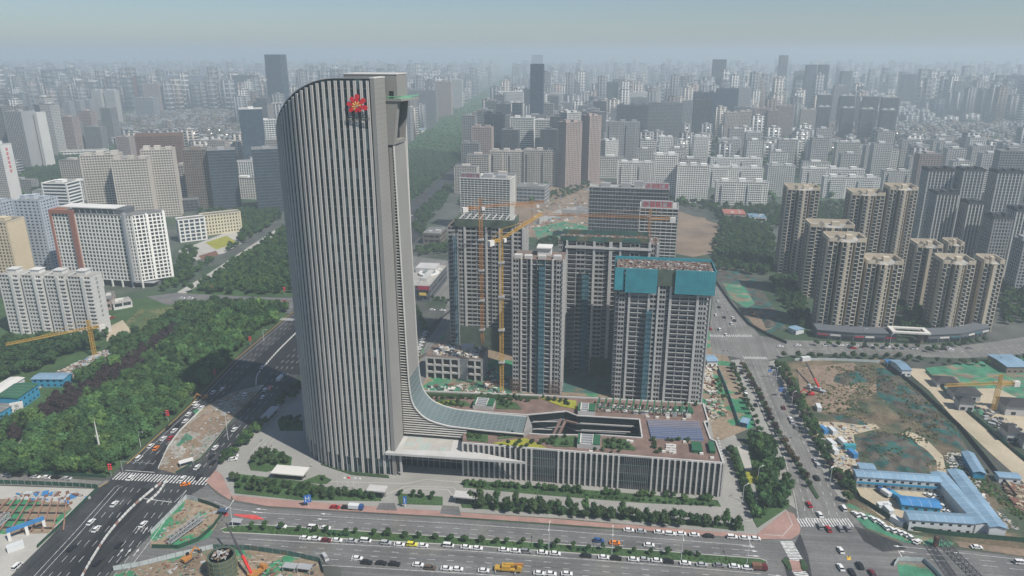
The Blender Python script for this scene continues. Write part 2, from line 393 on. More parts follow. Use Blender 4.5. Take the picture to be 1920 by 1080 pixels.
# markings
av = wline([(20, 1085), (93, 1010), (133, 967), (183, 913), (210, 896), (233, 873), (353, 762), (433, 680), (533, 597), (610, 540)])
av_s = wline([(20, 1085), (93, 1010), (133, 967), (183, 913), (200, 903)])
av_n = wline([(236, 870), (353, 762), (433, 680), (533, 597), (610, 540)])
for d in (8.5, 11.0): stripe(offset(av_s, d))
for d in (14.5, 18.0, 21.5): stripe(offset(av_s, d), 0.16, (4, 6))
for d in (34, 37.3, 40.6): stripe(offset(av_s, d), 0.16, (4, 6))
stripe(offset(av_s, 44.5))
stripe(offset(av_n, 0.6), 0.3, None, MARKY)
stripe(offset(av_s[-2:], 1.0), 0.3, None, MARKY)
stripe(offset(av_n, 3.6))
for d in (7.0, 10.4, 13.8): stripe(offset(av_n, d), 0.16, (4, 6))
for d in (34, 37.5, 41, 44.5): stripe(offset(av_n, d), 0.16, (4, 6))
zebra(G(208, 899), G(388, 910), 6.5, 30, 0.62)
zebra(G(523, 600), G(548, 602), 5.0, 8, 0.6)
stripe(wline([(235, 882), (290, 886)]), 0.35); stripe(wline([(270, 935), (322, 942)]), 0.35)
for d in (35.5, 38.8, 42.2):
    p = offset(av_s, d); arrow(p[1] + (p[2] - p[1]) * 0.2, p[2] - p[1]); arrow(p[0] + (p[1] - p[0]) * 0.55, p[1] - p[0])
bl = wline([(500, 954), (660, 963), (860, 974), (1050, 987), (1280, 1005), (1412, 1015)])
stripe(offset(bl, 3.2))
for d in (6.6, 10.0, 13.4): stripe(offset(bl, d), 0.16, (3, 5))
bl0 = wline([(410, 936), (440, 949), (500, 956)])
stripe(offset(bl0, 2.4))
br = wline([(470, 1004), (700, 1016), (900, 1027), (1200, 1049), (1425, 1068)])
stripe(offset(br, 2.6))
for d in (6.0, 9.3, 12.6): stripe(offset(br, d), 0.16, (3, 5))
stripe(offset(br, 16.4))
for i, (u, v) in enumerate([(500, 956), (493, 962), (622, 965), (616, 975), (1392, 1024), (1396, 1032), (1399, 1041), (1440, 1078)]):
    arrow(G(u, v), -E1 if i < 4 else E1, 5.5)
re_ = wline([(1494, 975), (1488, 935), (1466, 850), (1436, 790), (1405, 715), (1390, 676)])
stripe(offset(re_, 0.8), 0.15)
for d in (4.2, 7.6): stripe(offset(re_, d), 0.15, (3, 5))
for d in (14.5, 18.0): stripe(offset(re_, d), 0.15, (3, 5))
zebra(G(1501, 988), G(1603, 988), 6.0, 19, 0.5)
stripe(wline([(1512, 972), (1552, 974)]), 0.35)
zebra(G(1462, 1015), G(1482, 1052), 5.5, 13, 0.6)
zebra(G(1484, 1070), G(1500, 1092), 5.5, 7, 0.6)
zebra(G(1332, 632), G(1412, 632), 4.5, 22, 0.5); zebra(G(1395, 673), G(1440, 674), 4.0, 14, 0.5)
for q in ([(1343, 540), (1352, 570), (1362, 628)], [(1341, 540), (1343, 570), (1346, 628)], [(1346, 545), (1362, 575), (1385, 628)]): stripe(wline(q), 0.15, (3, 5))
re2 = wline([(1690, 1034), (1800, 1046), (1940, 1062)])
for d in (0, 3.4, 6.8): stripe(offset(re2, d - 3.4), 0.16, (6, 4) if d else None)
for u, v in [(1700, 1026), (1710, 1036), (1810, 1038)]: arrow(G(u, v), -E1, 5.5)
stripe(wline([(1684, 1033), (1692, 1046)]), 0.3)
ewl = wline([(1480, 655), (1700, 657), (1800, 660), (1930, 645)]); stripe(ewl, 0.2, (3, 4))
stripe(wline([(300, 563), (540, 573)]), 0.2, (3, 4))
# parking bays beside the podium
for i in range(11):
    t = i / 10; p = G(1366 + 18 * t, 870 + 105 * t); stripe([p, p + E1 * 6.0], 0.14)
tag(MARK.build('road_markings', M['paint']), kind='structure'); tag(MARKY.build('kerb_paint_line', M['paint_yellow']), kind='structure')
sheet('road_paint', [(438, 964), (480, 966), (496, 974), (478, 975), (440, 967)], M['paint_red'], 0.115)
sheet('road_paint', [(418, 962), (427, 961), (430, 966), (420, 969)], M['paint_red'], 0.115)

# pavements, medians, lawns (raised 12 cm, with kerb edges)
sheet('pavement', [(434, 929), (560, 940), (700, 950), (860, 961), (1050, 974), (1280, 993), (1420, 1003), (1418, 1011), (1280, 1000), (1050, 983), (860, 970), (660, 959), (500, 949), (438, 938)], M['pave_pink'], 0.16, 0.16)
sheet('pavement', [(386, 903), (404, 882), (416, 890), (434, 929), (432, 938), (412, 926), (398, 915)], M['pave_pink'], 0.165, 0.16)
sheet('pavement', [(1421, 1000), (1474, 958), (1489, 964), (1501, 990), (1499, 1001), (1484, 1011), (1421, 1011)], M['pave_pink'], 0.165, 0.16)
for nm, q in (('kerb', [(1474, 957), (1486, 984), (1468, 1005), (1432, 1003)]),): 
    mbk = MB()
    W = wline(q)
    for i in range(len(W) - 1):
        mbk.beam(W[i] + Vector((0, 0, .17)), W[i + 1] + Vector((0, 0, .17)), 0.35, 0.06)
    tag(mbk.build('kerb', M['kerb']), kind='structure')
MED = [(412, 993), (430, 986), (480, 983), (700, 997), (900, 1010), (1200, 1030), (1425, 1047), (1438, 1052), (1438, 1060), (1425, 1066), (1200, 1047), (900, 1025), (700, 1014), (470, 1001), (420, 999)]
sheet('median_kerb', MED, M['kerb'], 0.14, 0.14)
cen = G(925, 1022)
sheet('median_lawn', [p * 0.0 + Vector((p.x, p.y, 0)) for p in (lambda W: offset(W[:8], 0.5) + offset(W[8:], 0.5))(wline(MED))], M['grass'], 0.18, 0.03, px=False)
for q in ([(1466, 1052), (1474, 1045), (1481, 1056), (1485, 1069), (1478, 1069)], [(1500, 1050), (1507, 1052), (1516, 1066), (1508, 1072), (1503, 1068)]): sheet('median_lawn', q, M['hedge'], 0.5, 0.5)
sheet('pavement', [(1474, 1050), (1498, 1052), (1506, 1071), (1486, 1072)], M['pave_pink'], 0.15, 0.15)
MED2 = [(1393, 680), (1399, 682), (1424, 730), (1457, 800), (1495, 862), (1524, 912), (1537, 934), (1531, 937), (1515, 912), (1487, 865), (1449, 802), (1415, 732)]
sheet('median_kerb', MED2, M['kerb'], 0.19, 0.16)
sheet('median_lawn', [(u + (0.7 if i < 1 or i > 6 else -0.7), v) for i, (u, v) in enumerate(MED2)], M['hedge'], 0.5, 0.32)
sheet('pavement', [(1441, 678), (1480, 757), (1520, 844), (1562, 917), (1578, 940), (1590, 935), (1570, 905), (1530, 835), (1492, 752), (1452, 676)], M['pave'], 0.17, 0.16)
sheet('pavement', [(1387, 674), (1404, 716), (1435, 791), (1465, 851), (1487, 931), (1492, 955), (1470, 940), (1440, 850), (1410, 780), (1382, 712), (1370, 676)], M['pave'], 0.17, 0.16)
# grounds of the building sites and courts
sheet('site_ground', [(768, 737), (792, 655), (812, 640), (850, 560), (1340, 620), (1390, 720), (1415, 800), (1340, 830), (1325, 757)], M['dirt_net'], 0.03)
sheet('site_net', [(1054, 735), (1148, 740), (1148, 700), (1150, 660), (1058, 655)], M['net_dark'], 0.06)  # green net in a darker colour, painting in the shadow of the tower beside it
sheet('site_net', [(800, 738), (960, 742), (960, 690), (900, 680), (860, 712), (800, 716)], M['net_green'], 0.06)
sheet('site_earth', [(1446, 684), (1530, 670), (1668, 674), (1690, 700), (1760, 800), (1840, 880), (1960, 985), (1960, 1050), (1760, 1022), (1680, 1014), (1625, 996), (1590, 945), (1540, 850), (1490, 752)], M['dirt_weed'], 0.03)
sheet('site_mud', [(1495, 690), (1600, 680), (1625, 705), (1600, 735), (1575, 770), (1540, 760), (1500, 735)], M['dirt'], 0.05)
mound('spoil_heap', [(1600, 822), (1650, 808), (1700, 815), (1742, 845), (1760, 868), (1730, 890), (1660, 886), (1620, 855)], M['dark_earth'], 2.2)
mound('spoil_heap', [(1640, 690), (1658, 688), (1725, 738), (1795, 806), (1820, 850), (1770, 830), (1690, 770), (1640, 740)], M['dark_earth'], 2.2)
mound('spoil_heap', [(1565, 700), (1620, 690), (1636, 715), (1590, 725), (1560, 716)], M['dark_earth'], 1.8)
mound('spoil_heap', [(1500, 742), (1545, 735), (1590, 748), (1600, 765), (1560, 775), (1520, 762)], M['dirt'], 2.2)
mound('spoil_heap', [(1500, 690), (1530, 682), (1545, 700), (1515, 712)], M['dirt'], 1.4)
mound('spoil_heap', [(1600, 745), (1650, 748), (1720, 800), (1690, 806), (1620, 790)], M['dirt_weed'], 1.8)
mound('spoil_heap', [(1540, 772), (1600, 780), (1640, 800), (1580, 795)], M['dark_earth'], 1.2)
mound('spoil_heap', [(1655, 700), (1690, 712), (1725, 742), (1700, 738)], M['dirt_weed'], 2.0)
mound('spoil_heap', [(1420, 588), (1445, 586), (1462, 612), (1435, 618)], M['dark_earth'], 4)
sheet('site_track', [(1652, 705), (1662, 712), (1640, 738), (1618, 752), (1640, 775), (1700, 802), (1690, 806), (1628, 785), (1600, 755), (1625, 735)], M['dirt'], 0.07)
sheet('site_track', [(1520, 700), (1530, 697), (1545, 740), (1560, 765), (1545, 770), (1530, 745)], M['dirt'], 0.071)
sheet('site_yard', [(1520, 790), (1640, 795), (1650, 803), (1600, 815), (1606, 850), (1615, 880), (1570, 888), (1545, 845)], M['site_sand'], 0.055)
sheet('site_track', [(1700, 806), (1735, 822), (1768, 855), (1775, 890), (1758, 895), (1756, 865), (1728, 838), (1690, 815)], M['site_sand'], 0.058)
sheet('site_road', [(1698, 690), (1733, 692), (1778, 743), (1815, 777), (1925, 871), (1960, 902), (1960, 942), (1920, 906), (1853, 846), (1787, 783), (1743, 733), (1712, 707)], M['site_sand'], 0.095)
sheet('site_net', [(1735, 690), (1960, 664), (1960, 800), (1860, 790), (1785, 745)], M['net_green'], 0.05)
sheet('site_slab', [(1790, 730), (1870, 728), (1960, 770), (1960, 860), (1900, 815), (1822, 755)], M['site_sand'], 0.07)
sheet('site_court', [(1592, 912), (1800, 925), (1850, 985), (1830, 1000), (1720, 998), (1680, 990), (1640, 960), (1606, 935)], M['site_sand'], 0.06)
sheet('site_verge', [(1580, 950), (1592, 944), (1640, 968), (1700, 1000), (1790, 1018), (1780, 1026), (1700, 1018), (1625, 990)], M['net_green'], 0.06)
sheet('site_verge', [(1790, 1014), (1960, 1035), (1960, 1048), (1800, 1026)], M['dirt'], 0.062)
sheet('site_ground', [(-60, 909), (183, 917), (131, 966), (91, 1010), (15, 1085), (-60, 1100)], M['pave_pale'], 0.03)
sheet('site_ground', [(283, 1004), (350, 936), (372, 941), (412, 955), (416, 968), (392, 1008), (335, 1030), (282, 1028)], M['dirt_net'], 0.075)
sheet('site_ground', [(215, 1076), (260, 1063), (330, 1046), (400, 1030), (470, 1032), (540, 1042), (600, 1055), (607, 1078), (600, 1110), (200, 1110)], M['dirt_net'], 0.078)
sheet('site_ground', [(298, 880), (316, 838), (337, 811), (380, 768), (394, 757), (440, 734), (493, 721), (500, 726), (437, 789), (378, 862), (328, 888)], M['works'], 0.085)
for q, m_, h_ in (([(345, 800), (385, 770), (405, 778), (370, 812)], 'dirt', 1.2), ([(318, 858), (340, 825), (352, 832), (335, 866)], 'works', .8), ([(400, 765), (440, 742), (455, 750), (420, 772)], 'works', .9)): mound('spoil_heap', q, M[m_], h_)
sheet('site_pit', [(368, 803), (392, 790), (428, 794), (410, 812), (378, 818)], M['dirt'], 0.115)
sheet('site_net', [(362, 770), (395, 762), (420, 778), (400, 788), (370, 784)], M['dirt_net'], 0.11)
sheet('site_net', [(330, 835), (350, 812), (362, 820), (345, 842)], M['net_green'], 0.11)
sheet('site_earth', [(960, 385), (1030, 350), (1110, 332), (1190, 360), (1270, 395), (1345, 420), (1360, 470), (1300, 482), (1240, 470), (1100, 445), (985, 445)], M['dirt'], 0.03)
sheet('site_net', [(1000, 428), (1060, 415), (1105, 425), (1105, 445), (1010, 452)], M['net_green'], 0.05)
for q in ([(1010, 420), (1052, 402), (1108, 404)], [(1052, 402), (1080, 398), (1112, 398)]):
    W = wline(q); mb = MB()
    for a, b in zip(W, W[1:]): mb.beam(a + Vector((0, 0, 3.5)), b + Vector((0, 0, 3.5)), 2.0, 7.0)
    tag(mb.build('pit_wall', M['concrete_raw']), 'grey retaining wall of the far excavation, ' + ('left stretch' if q[0][0] < 1030 else 'rear stretch'), 'wall')
sheet('site_earth', [(1270, 402), (1322, 408), (1352, 460), (1330, 474), (1274, 474)], M['dirt'], 0.055)
sheet('site_earth', [(1340, 505), (1400, 500), (1440, 560), (1475, 615), (1430, 628), (1400, 598)], M['dark_earth'], 0.03)
sheet('site_net', [(1355, 530), (1395, 535), (1415, 570), (1400, 578), (1370, 560)], M['net_green'], 0.05)
sheet('site_earth', [(1392, 585), (1430, 582), (1450, 615), (1425, 622)], M['dirt'], 0.05)
sheet('site_slab', [(120, 690), (200, 655), (215, 665), (150, 705), (100, 720), (20, 745)], M['dirt'], 0.06)
sheet('clearing', [(235, 605), (262, 580), (330, 575), (335, 590), (285, 615), (250, 625)], M['grass_dry'], 0.05)
sheet('clearing', [(200, 615), (230, 600), (250, 625), (225, 645), (200, 640)], M['site_sand'], 0.05)
sheet('path', [(35, 830), (80, 770), (95, 772), (60, 810), (45, 840)], M['pave'], 0.06)
sheet('path', [(78, 770), (86, 766), (97, 785), (88, 790)], M['pave'], 0.062)
sheet('court', [(335, 470), (440, 430), (455, 455), (420, 475), (340, 495)], M['pave_pale'], 0.05)
sheet('flower_bed', [(385, 455), (425, 442), (445, 455), (405, 468)], M['grass_gold'], 0.08)
sheet('flower_bed', [(372, 480), (405, 470), (410, 478), (380, 488)], M['rust'], 0.08)
# campus planting and drive lines
for q in ([(465, 868), (480, 850), (520, 845), (548, 858), (545, 875), (500, 885), (470, 882)], [(520, 790), (540, 778), (568, 790), (568, 808), (525, 808)], [(560, 905), (600, 890), (622, 900), (612, 908)],
          [(438, 888), (560, 902), (620, 915), (715, 925), (715, 940), (560, 938), (440, 925)], [(745, 925), (830, 932), (830, 948), (748, 945)], [(862, 938), (1395, 985), (1395, 996), (1280, 984), (1050, 965), (866, 952)],
          [(1365, 840), (1382, 838), (1425, 960), (1415, 975), (1395, 935)], [(1398, 818), (1440, 812), (1488, 930), (1480, 950), (1420, 990), (1412, 975), (1425, 955)]):
    sheet('lawn', q, M['grass'], 0.16, 0.16)
sheet('lawn', [(870, 900), (1000, 911), (1200, 927), (1345, 938), (1352, 950), (1200, 943), (1000, 927), (868, 914)], M['grass'], 0.16, 0.16)
sheet('lawn', [(602, 872), (660, 891), (730, 897), (728, 892), (660, 885), (604, 866)], M['hedge'], 0.4, 0.4)
sheet('lawn', [(1392, 884), (1420, 882), (1425, 905), (1398, 908)], M['grass_gold'], 0.19, 0.18)
sheet('court', [(1377, 838), (1407, 836), (1420, 880), (1390, 884)], M['pave_pale'], 0.12, 0.1)
mbd = MB()
for q in ([(620, 903), (760, 907), (800, 899), (880, 906)], [(640, 920), (730, 925), (760, 912), (850, 914), (870, 935)], [(745, 925), (770, 916), (840, 918), (852, 935)]):
    W = wline(q)
    for i in range(len(W) - 1): mbd.beam(W[i] + Vector((0, 0, .07)), W[i + 1] + Vector((0, 0, .07)), 0.5, 0.04)
for i in range(4):
    W = wline([(470 + i * 18, 850 - i * 9), (520 + i * 14, 800 - i * 8)]); mbd.beam(W[0] + Vector((0, 0, .07)), W[1] + Vector((0, 0, .07)), 0.4, 0.04)
tag(mbd.build('court_paving_lines', M['pave_pale']), kind='structure')
for q in ([(712, 944), (740, 944), (745, 958), (705, 956)], [(830, 948), (860, 950), (865, 968), (825, 964)]): sheet('road_entry', q, M['asphalt'], 0.19)

# ------------------------------------------------------------ the curved office tower with its sweeping tail
def onplane(u, v, b):
    """point of the photo on the vertical plane b = const of the campus frame -> (a, z)"""
    d = ray(u, v); t = (ORG.x * E2.x + ORG.y * E2.y + b) / (d[0] * E2.x + d[1] * E2.y)
    return toL((d[0] * t, d[1] * t))[0], HC + d[2] * t
TW = thing('office_tower', 'tall curved office tower with beige vertical fins and red flower sign', 'tower', ORG + E1 * 1.5, -TH)
# everything below is in the tower's own frame: x = a (right), y = b (back)
front = [(0, 0), (-6, -0.6), (-12, -1.0), (-18, -1.2), (-24, -1.0), (-30, 0.1), (-36, 2.2), (-42, 5.6), (-47.5, 10.2), (-52.5, 16.2), (-55.8, 21.8), (-57.8, 28.0)]
back = [(-57.8, 28.0), (-57.4, 33.5), (-55, 38.5), (-50, 42.5), (-42, 45.2), (-32, 46.5), (-20, 46.5), (-8, 45), (0, 42.5)]
ring = smooth_line([(a, b, 0) for a, b in front + back[1:]], 1.0)
def ztop(a):
    t = max(0.0, (-16.0 - a) / 42.0); return 190.0 - 26.0 * t ** 2.0
mb = MB(); n = len(ring)
for i in range(n - 1):
    p, q = ring[i], ring[i + 1]
    mb.quad((p.x, p.y, 0), (q.x, q.y, 0), (q.x, q.y, ztop(q.x)), (p.x, p.y, ztop(p.x)))
for f in mb.f: f.reverse()
mb.build('glazing', M['glass_tower'], TW)
fl = 4.22
for k in range(2, 45):                                           # one spandrel ring per storey
    z = k * fl; mb = MB()
    for i in range(n - 1):
        p, q = ring[i], ring[i + 1]
        if z + 0.5 > min(ztop(p.x), ztop(q.x)):
            if mb.f: mb.build('spandrel', M['band_teal'], TW); mb = MB()
            continue
        t = (q - p).normalized(); nn = Vector((-t.y, t.x, 0)) * -0.10
        if nn.dot(p - Vector((-28, 22, 0))) < 0: nn = -nn
        a, b = p + nn, q + nn
        mb.quad((a.x, a.y, z), (b.x, b.y, z), (b.x, b.y, z + 0.55), (a.x, a.y, z + 0.55))
    if mb.f: mb.build('spandrel', M['band_teal'], TW)
# fins at even spacing along the ring
acc = 0.0; nxt = 2.6; cnt = 0
for i in range(n - 1):
    p, q = ring[i], ring[i + 1]; d = (q - p).length
    while nxt <= acc + d:
        c = p + (q - p) * ((nxt - acc) / d); t = (q - p).normalized(); nn = Vector((t.y, -t.x, 0))
        if nn.dot(c - Vector((-28, 22, 0))) < 0: nn = -nn
        z0 = 0.2 if cnt % 2 else 9.0; z1 = ztop(c.x) - 0.9
        mb = MB()
        for s0, s1, d0, d1, mi in ((-0.60, -0.08, -0.1, 0.50, 0), (0.08, 0.60, -0.1, 0.50, 0), (-0.08, 0.08, -0.1, 0.30, 1)):
            P = [c + t * s0 + nn * d0, c + t * s1 + nn * d0, c + t * s1 + nn * d1, c + t * s0 + nn * d1]
            mb.prism([(k.x, k.y) for k in P], z0, z1, mi)
        mb.build('fin', [M['fin'], M['fin_groove']], TW)
        if z0 > 1:
            mb = MB(); e = c + nn * 0.5; mb.box(e.x - .14, e.y - .14, 0, e.x + .14, e.y + .14, z0); mb.build('post', M['steel_grey'], TW)
        cnt += 1; nxt += 2.75
    acc += d
# roof: ruled surface between front and back edge, rim coping
def side_at(P, a):
    for i in range(len(P) - 1):
        (a0, b0), (a1, b1) = P[i], P[i + 1]
        if min(a0, a1) <= a <= max(a0, a1) and a0 != a1: return b0 + (b1 - b0) * (a - a0) / (a1 - a0)
    return P[-1][1]
mb = MB(); xs = [-57.0 + i * 1.9 for i in range(31)]
for i in range(30):
    a, b = xs[i], xs[i + 1]
    mb.quad((a, side_at(front, a), ztop(a) - 1.5), (b, side_at(front, b), ztop(b) - 1.5), (b, side_at(back, b), ztop(b) - 1.5), (a, side_at(back, a), ztop(a) - 1.5))
mb.build('roof', M['concrete_dark_and_shade'], TW)
mb = MB()
for i in range(n - 1):
    p, q = ring[i], ring[i + 1]
    mb.beam((p.x, p.y, ztop(p.x) + .1), (q.x, q.y, ztop(q.x) + .1), 0.5, 0.22)
mb.build('roof_rim', M['steel_grey'], TW)
# end wall (front concrete slab) and its coping
mb = MB(); mb.box(-1.3, -0.9, 0, 0.5, 13.4, 190.0); mb.build('end_wall', M['wall_panel'], TW)
mb = MB(); mb.box(-1.5, -1.0, 190.0, 0.62, 13.5, 190.5); mb.build('coping', M['white_trim'], TW)
mb = MB()
for k in range(1, 90): mb.box(0.5, -0.9, k * 2.11, 0.53, 13.4, k * 2.11 + 0.06)
tag(mb.build('panel_joints', M['fin_groove'], TW), kind='stuff')
# tail: profile p(z) of the outer skin, concrete above, ribbed glass below
prof = [(160.5, 2.9), (104, 3.7), (70, 4.1), (52, 4.4), (43, 4.7), (38, 5.1), (35, 5.5), (32, 6.4), (30, 7.4), (27.5, 9.4), (25.7, 11.3), (24.2, 13.8), (23, 16.9), (22, 20.8), (21.3, 25), (21, 30), (20.8, 33.6), (20.4, 41.5), (20.2, 52), (20.0, 62.5)]
B0, B1 = 14.0, 32.0
def pa(z):
    for (z0, a0), (z1, a1) in zip(prof, prof[1:]):
        if z1 <= z <= z0: return a0 + (a1 - a0) * (z0 - z) / (z0 - z1)
    return prof[-1][1]
def slit(z): return 0.55 + max(0.0, (z - 40) / 119.0) * 1.75 if z > 40 else 0.55
sk = smooth_line([(a, z, 0) for z, a in prof], 0.8)
mc = MB(); mg = MB(); ms = MB()
for p, q in zip(sk, sk[1:]):
    m_ = mc if p.y > 46 else mg
    m_.quad((p.x, B0, p.y), (q.x, B0, q.y), (q.x, B1, q.y), (p.x, B1, p.y))
    lo = min(p.y, q.y)
    ms.quad((-1, B0 + .35, p.y), (-1, B0 + .35, q.y), (q.x - .1, B0 + .35, q.y), (p.x - .1, B0 + .35, p.y))
    ms.quad((-1, B1, p.y), (p.x, B1, p.y), (q.x, B1, q.y), (-1, B1, q.y), 1)
ms.quad((-1, B0 + .35, 20), (62.4, B0 + .35, 20), (62.4, B0 + .35, 12), (-1, B0 + .35, 12))
ms.quad((-1, B1, 20), (62.5, B1, 20), (62.5, B1, 12), (-1, B1, 12), 1)
tail = mc.build('tail_wall', M['wall_panel'], TW)
gl = mg.build('tail_glazing', M['glass_ramp'], TW)
ms.build('tail_side', [M['glass_dark'], M['wall_panel']], TW)
for kk in range(1, 12):                                           # glazing bars along and across the sloping glass
    b = B0 + (B1 - B0) * kk / 12; mr = MB()
    for p, q in zip(sk, sk[1:]):
        if p.y < 46: mr.beam((p.x, b, p.y + .05), (q.x, b, q.y + .05), 0.10, 0.10)
    mr.build('glazing_bar', M['band_teal'], gl)
dist = 0
for p, q in zip(sk, sk[1:]):
    if p.y < 46:
        dist += (q - p).length
        if dist > 2.4:
            dist = 0; mr = MB(); mr.beam((p.x, B0, p.y + .06), (p.x, B1, p.y + .06), 0.12, 0.12); mr.build('glazing_bar', M['steel_grey'], gl)
for be, we in ((B0 - .1, .5), (B1 + .1, .4)):
    mr = MB()
    for p, q in zip(sk, sk[1:]): mr.beam((p.x, be, p.y + .1), (q.x, be, q.y + .1), we, 0.55)
    mr.build('tail_edge', M['white_trim'], TW)
z = 158.5; k = 0
while z > 14.5:                                                   # louvres between the concrete return and the curved edge
    mb = MB(); mb.box(slit(z), B0 - 0.05, z, (pa(z) if z > 20.9 else 33.6) - 0.15, B0 + 0.30, z + (0.30 if z > 45 else 0.42)); mb.build('louvre', M['white_trim'], TW)
    z -= 1.45 if z > 45 else 1.30
mb = MB()
for i in range(24):
    z0 = 40 + i * 5; mb.prism([(0.5, B0), (slit(z0 + 2.5), B0), (slit(z0 + 2.5), B0 + .6), (0.5, B0 + .6)], z0, z0 + 5)
mb.build('return_wall', M['wall_panel'], TW)
mb = MB(); mb.prism([(62.2, B0 + .2), (65.8, 21), (62.2, B1)], 12, 21.0); mb.build('tail_end', M['wall_panel'], TW)
# cantilevered bay, terrace and head block
mb = MB()
mb.add([(0.5, 13.5, 161), (3.2, 13.5, 161), (5.8, 13.5, 180), (0.5, 13.5, 180), (0.5, 16.7, 161), (3.4, 16.7, 161), (6.0, 16.7, 180), (0.5, 16.7, 180)], ((0, 1, 2, 3), (7, 6, 5, 4), (1, 5, 6, 2), (0, 4, 5, 1), (3, 2, 6, 7)))
mb.add([(0.5, 29.3, 161), (3.4, 29.3, 161), (6.0, 29.3, 180), (0.5, 29.3, 180), (0.5, 30, 161), (3.4, 30, 161), (6.0, 30, 180), (0.5, 30, 180)], ((0, 1, 2, 3), (7, 6, 5, 4), (1, 5, 6, 2), (0, 4, 5, 1), (3, 2, 6, 7)))
mb.add([(0.5, 16.7, 161), (3.5, 16.7, 161), (3.7, 16.7, 162.6), (0.5, 16.7, 162.6), (0.5, 29.3, 161), (3.5, 29.3, 161), (3.7, 29.3, 162.6), (0.5, 29.3, 162.6)], ((0, 1, 2, 3), (7, 6, 5, 4), (1, 5, 6, 2), (0, 4, 5, 1), (3, 2, 6, 7)))
bay = mb.build('bay', M['wall_panel'], TW)
mb = MB(); mb.box(0.3, 16.7, 162.6, 1.2, 29.3, 180); mb.build('bay_glass', M['glass_dark'], bay)
mb = MB(); mb.prism([(0.5, 13.0), (7.6, 13.0), (11.4, 28.5), (6.0, 32), (0.5, 32)], 180.0, 180.9); ter = mb.build('terrace', M['wall_panel'], TW)
mb = MB(); mb.prism([(0.8, 13.6), (7.2, 13.6), (10.8, 28.2), (5.8, 31.4), (0.8, 31.4)], 180.9, 181.05); mb.build('terrace_floor', M['green_rail'], ter)
mb = MB(); tp = [(0.6, 13.2), (7.5, 13.2), (11.2, 28.4)]
for a, b in zip(tp, tp[1:]): mb.beam((a[0], a[1], 182.0), (b[0], b[1], 182.0), .12, .5)
mb.build('terrace_rail', M['green_rail'], ter)
mb = MB(); mb.box(-19, 15.5, 181.0, 5.2, 31, 191.2)
hb = mb.build('head_block', M['wall_panel'], TW)
mb = MB(); mb.box(-19.2, 15.3, 191.2, 5.4, 31.2, 191.6); mb.build('coping', M['white_trim'], hb)
mb = MB(); mb.box(1.6, 15.35, 181.0, 3.6, 15.5, 184.2); mb.build('door', M['glass_dark'], hb)
mb = MB(); mb.box(-1.0, 32.5, 0, 0.4, 42.6, 189.5); mb.box(-1, 14.8, 0, .45, 32.4, 181); mb.build('rear_wall', M['wall_panel'], TW)
# flower sign with its rack
la, lz = onplane(668, 199, -2.6)
SG = link('flower_sign', None, TW, (la - 1.5, -2.4, lz)); SG['label'] = 'red petal flower sign with yellow centre on the fins'
def petal(ang, ln, w, name, m, r0=0.5, y=0.0):
    mb = MB(); d = Vector((math.cos(R(ang)), 0, math.sin(R(ang)))); s = Vector((-d.z, 0, d.x)); A = []; B = []
    for i in range(11):
        t = i / 10; h = w * (math.sin(math.pi * min(1, t * 0.62 + 0.03)) ** 1.3) * (1 if t < 0.93 else 0.62); c = d * (r0 + (ln - r0) * t) + Vector((0, y, 0))
        A.append(c + s * h); B.append(c - s * h)
    P = A + B[::-1]; k = len(P); f = Vector((0, 0.35, 0))
    mb.add(P + [p + f for p in P], [tuple(range(k)), tuple(range(2 * k - 1, k - 1, -1))] + [(i, (i + 1) % k, k + (i + 1) % k, k + i) for i in range(k)])
    mb.build(name, m, SG)
for a_, l_, w_ in ((84, 4.8, 1.0), (36, 4.7, .98), (-10, 4.8, 1.0), (124, 4.3, .85), (167, 4.3, .85), (212, 4.0, .85), (262, 2.6, .6), (306, 2.8, .6)): petal(a_, l_, w_, 'petal', M['sign_red'])
for a_ in (60, 15, 104, 145, 187, 229): petal(a_, 2.0, 0.26, 'stamen', M['sign_yellow'], 0.3, -0.08)
mb = MB()
for zz in (-4.6, -5.8): mb.beam((-4.8, 0.2, zz), (4.8, 0.2, zz), .25)
for i in range(10): mb.beam((-4.8 + i * 1.07, .2, -4.6), (-4.3 + i * 1.07, .2, -5.8), .14); mb.beam((-4.8 + i * 1.07, .2, -5.8), (-4.3 + i * 1.07, .2, -4.6), .14)
mb.beam((-4.8, .6, -3.8), (4.8, .6, -3.8), .2); mb.build('sign_rack', M['steel_dark'], SG)

# ------------------------------------------------------------ podium with roof garden
ZP = 17.8
POD = thing('podium_building', 'long low glass podium with vertical fins and planted brick roof', 'building')
def roofpts(q): return [G(u, v, ZP) for u, v in q]
fl_, fr_ = G(868, 890), G(1350, 932)
aL, bL = toL(fl_); aR, bR = toL(fr_)
bF = (bL + bR) / 2
RO = [L(aL, bF), L(aR, bF)] + [Vector((p.x, p.y, 0)) for p in roofpts([(1342, 829), (1332, 825), (1320, 792), (1328, 791), (1318, 758), (1020, 743), (781, 734), (792, 752), (870, 806)])]
ATR = [Vector((p.x, p.y, 0)) for p in roofpts([(870, 770), (986, 779), (1040, 774), (1061, 772), (1081, 780), (1199, 787), (1204, 822), (1130, 817), (1020, 816), (992, 814), (986, 792), (905, 779)])]
def tess(rings, z, mb, m=0):
    flat = [p for r in rings for p in r]; o = len(mb.v); mb.v.extend([(p.x, p.y, z) for p in flat])
    for t in tessellate_polygon(rings):
        a, b, c = [flat[i] for i in t]; up = (b.x - a.x) * (c.y - a.y) - (b.y - a.y) * (c.x - a.x)
        mb.f.append([o + i for i in (t if up > 0 else t[::-1])]); mb.m.append(m)
mb = MB(); tess([RO, ATR], ZP, mb); mb.build('roof', M['brick_roof'], POD)
mb = MB()
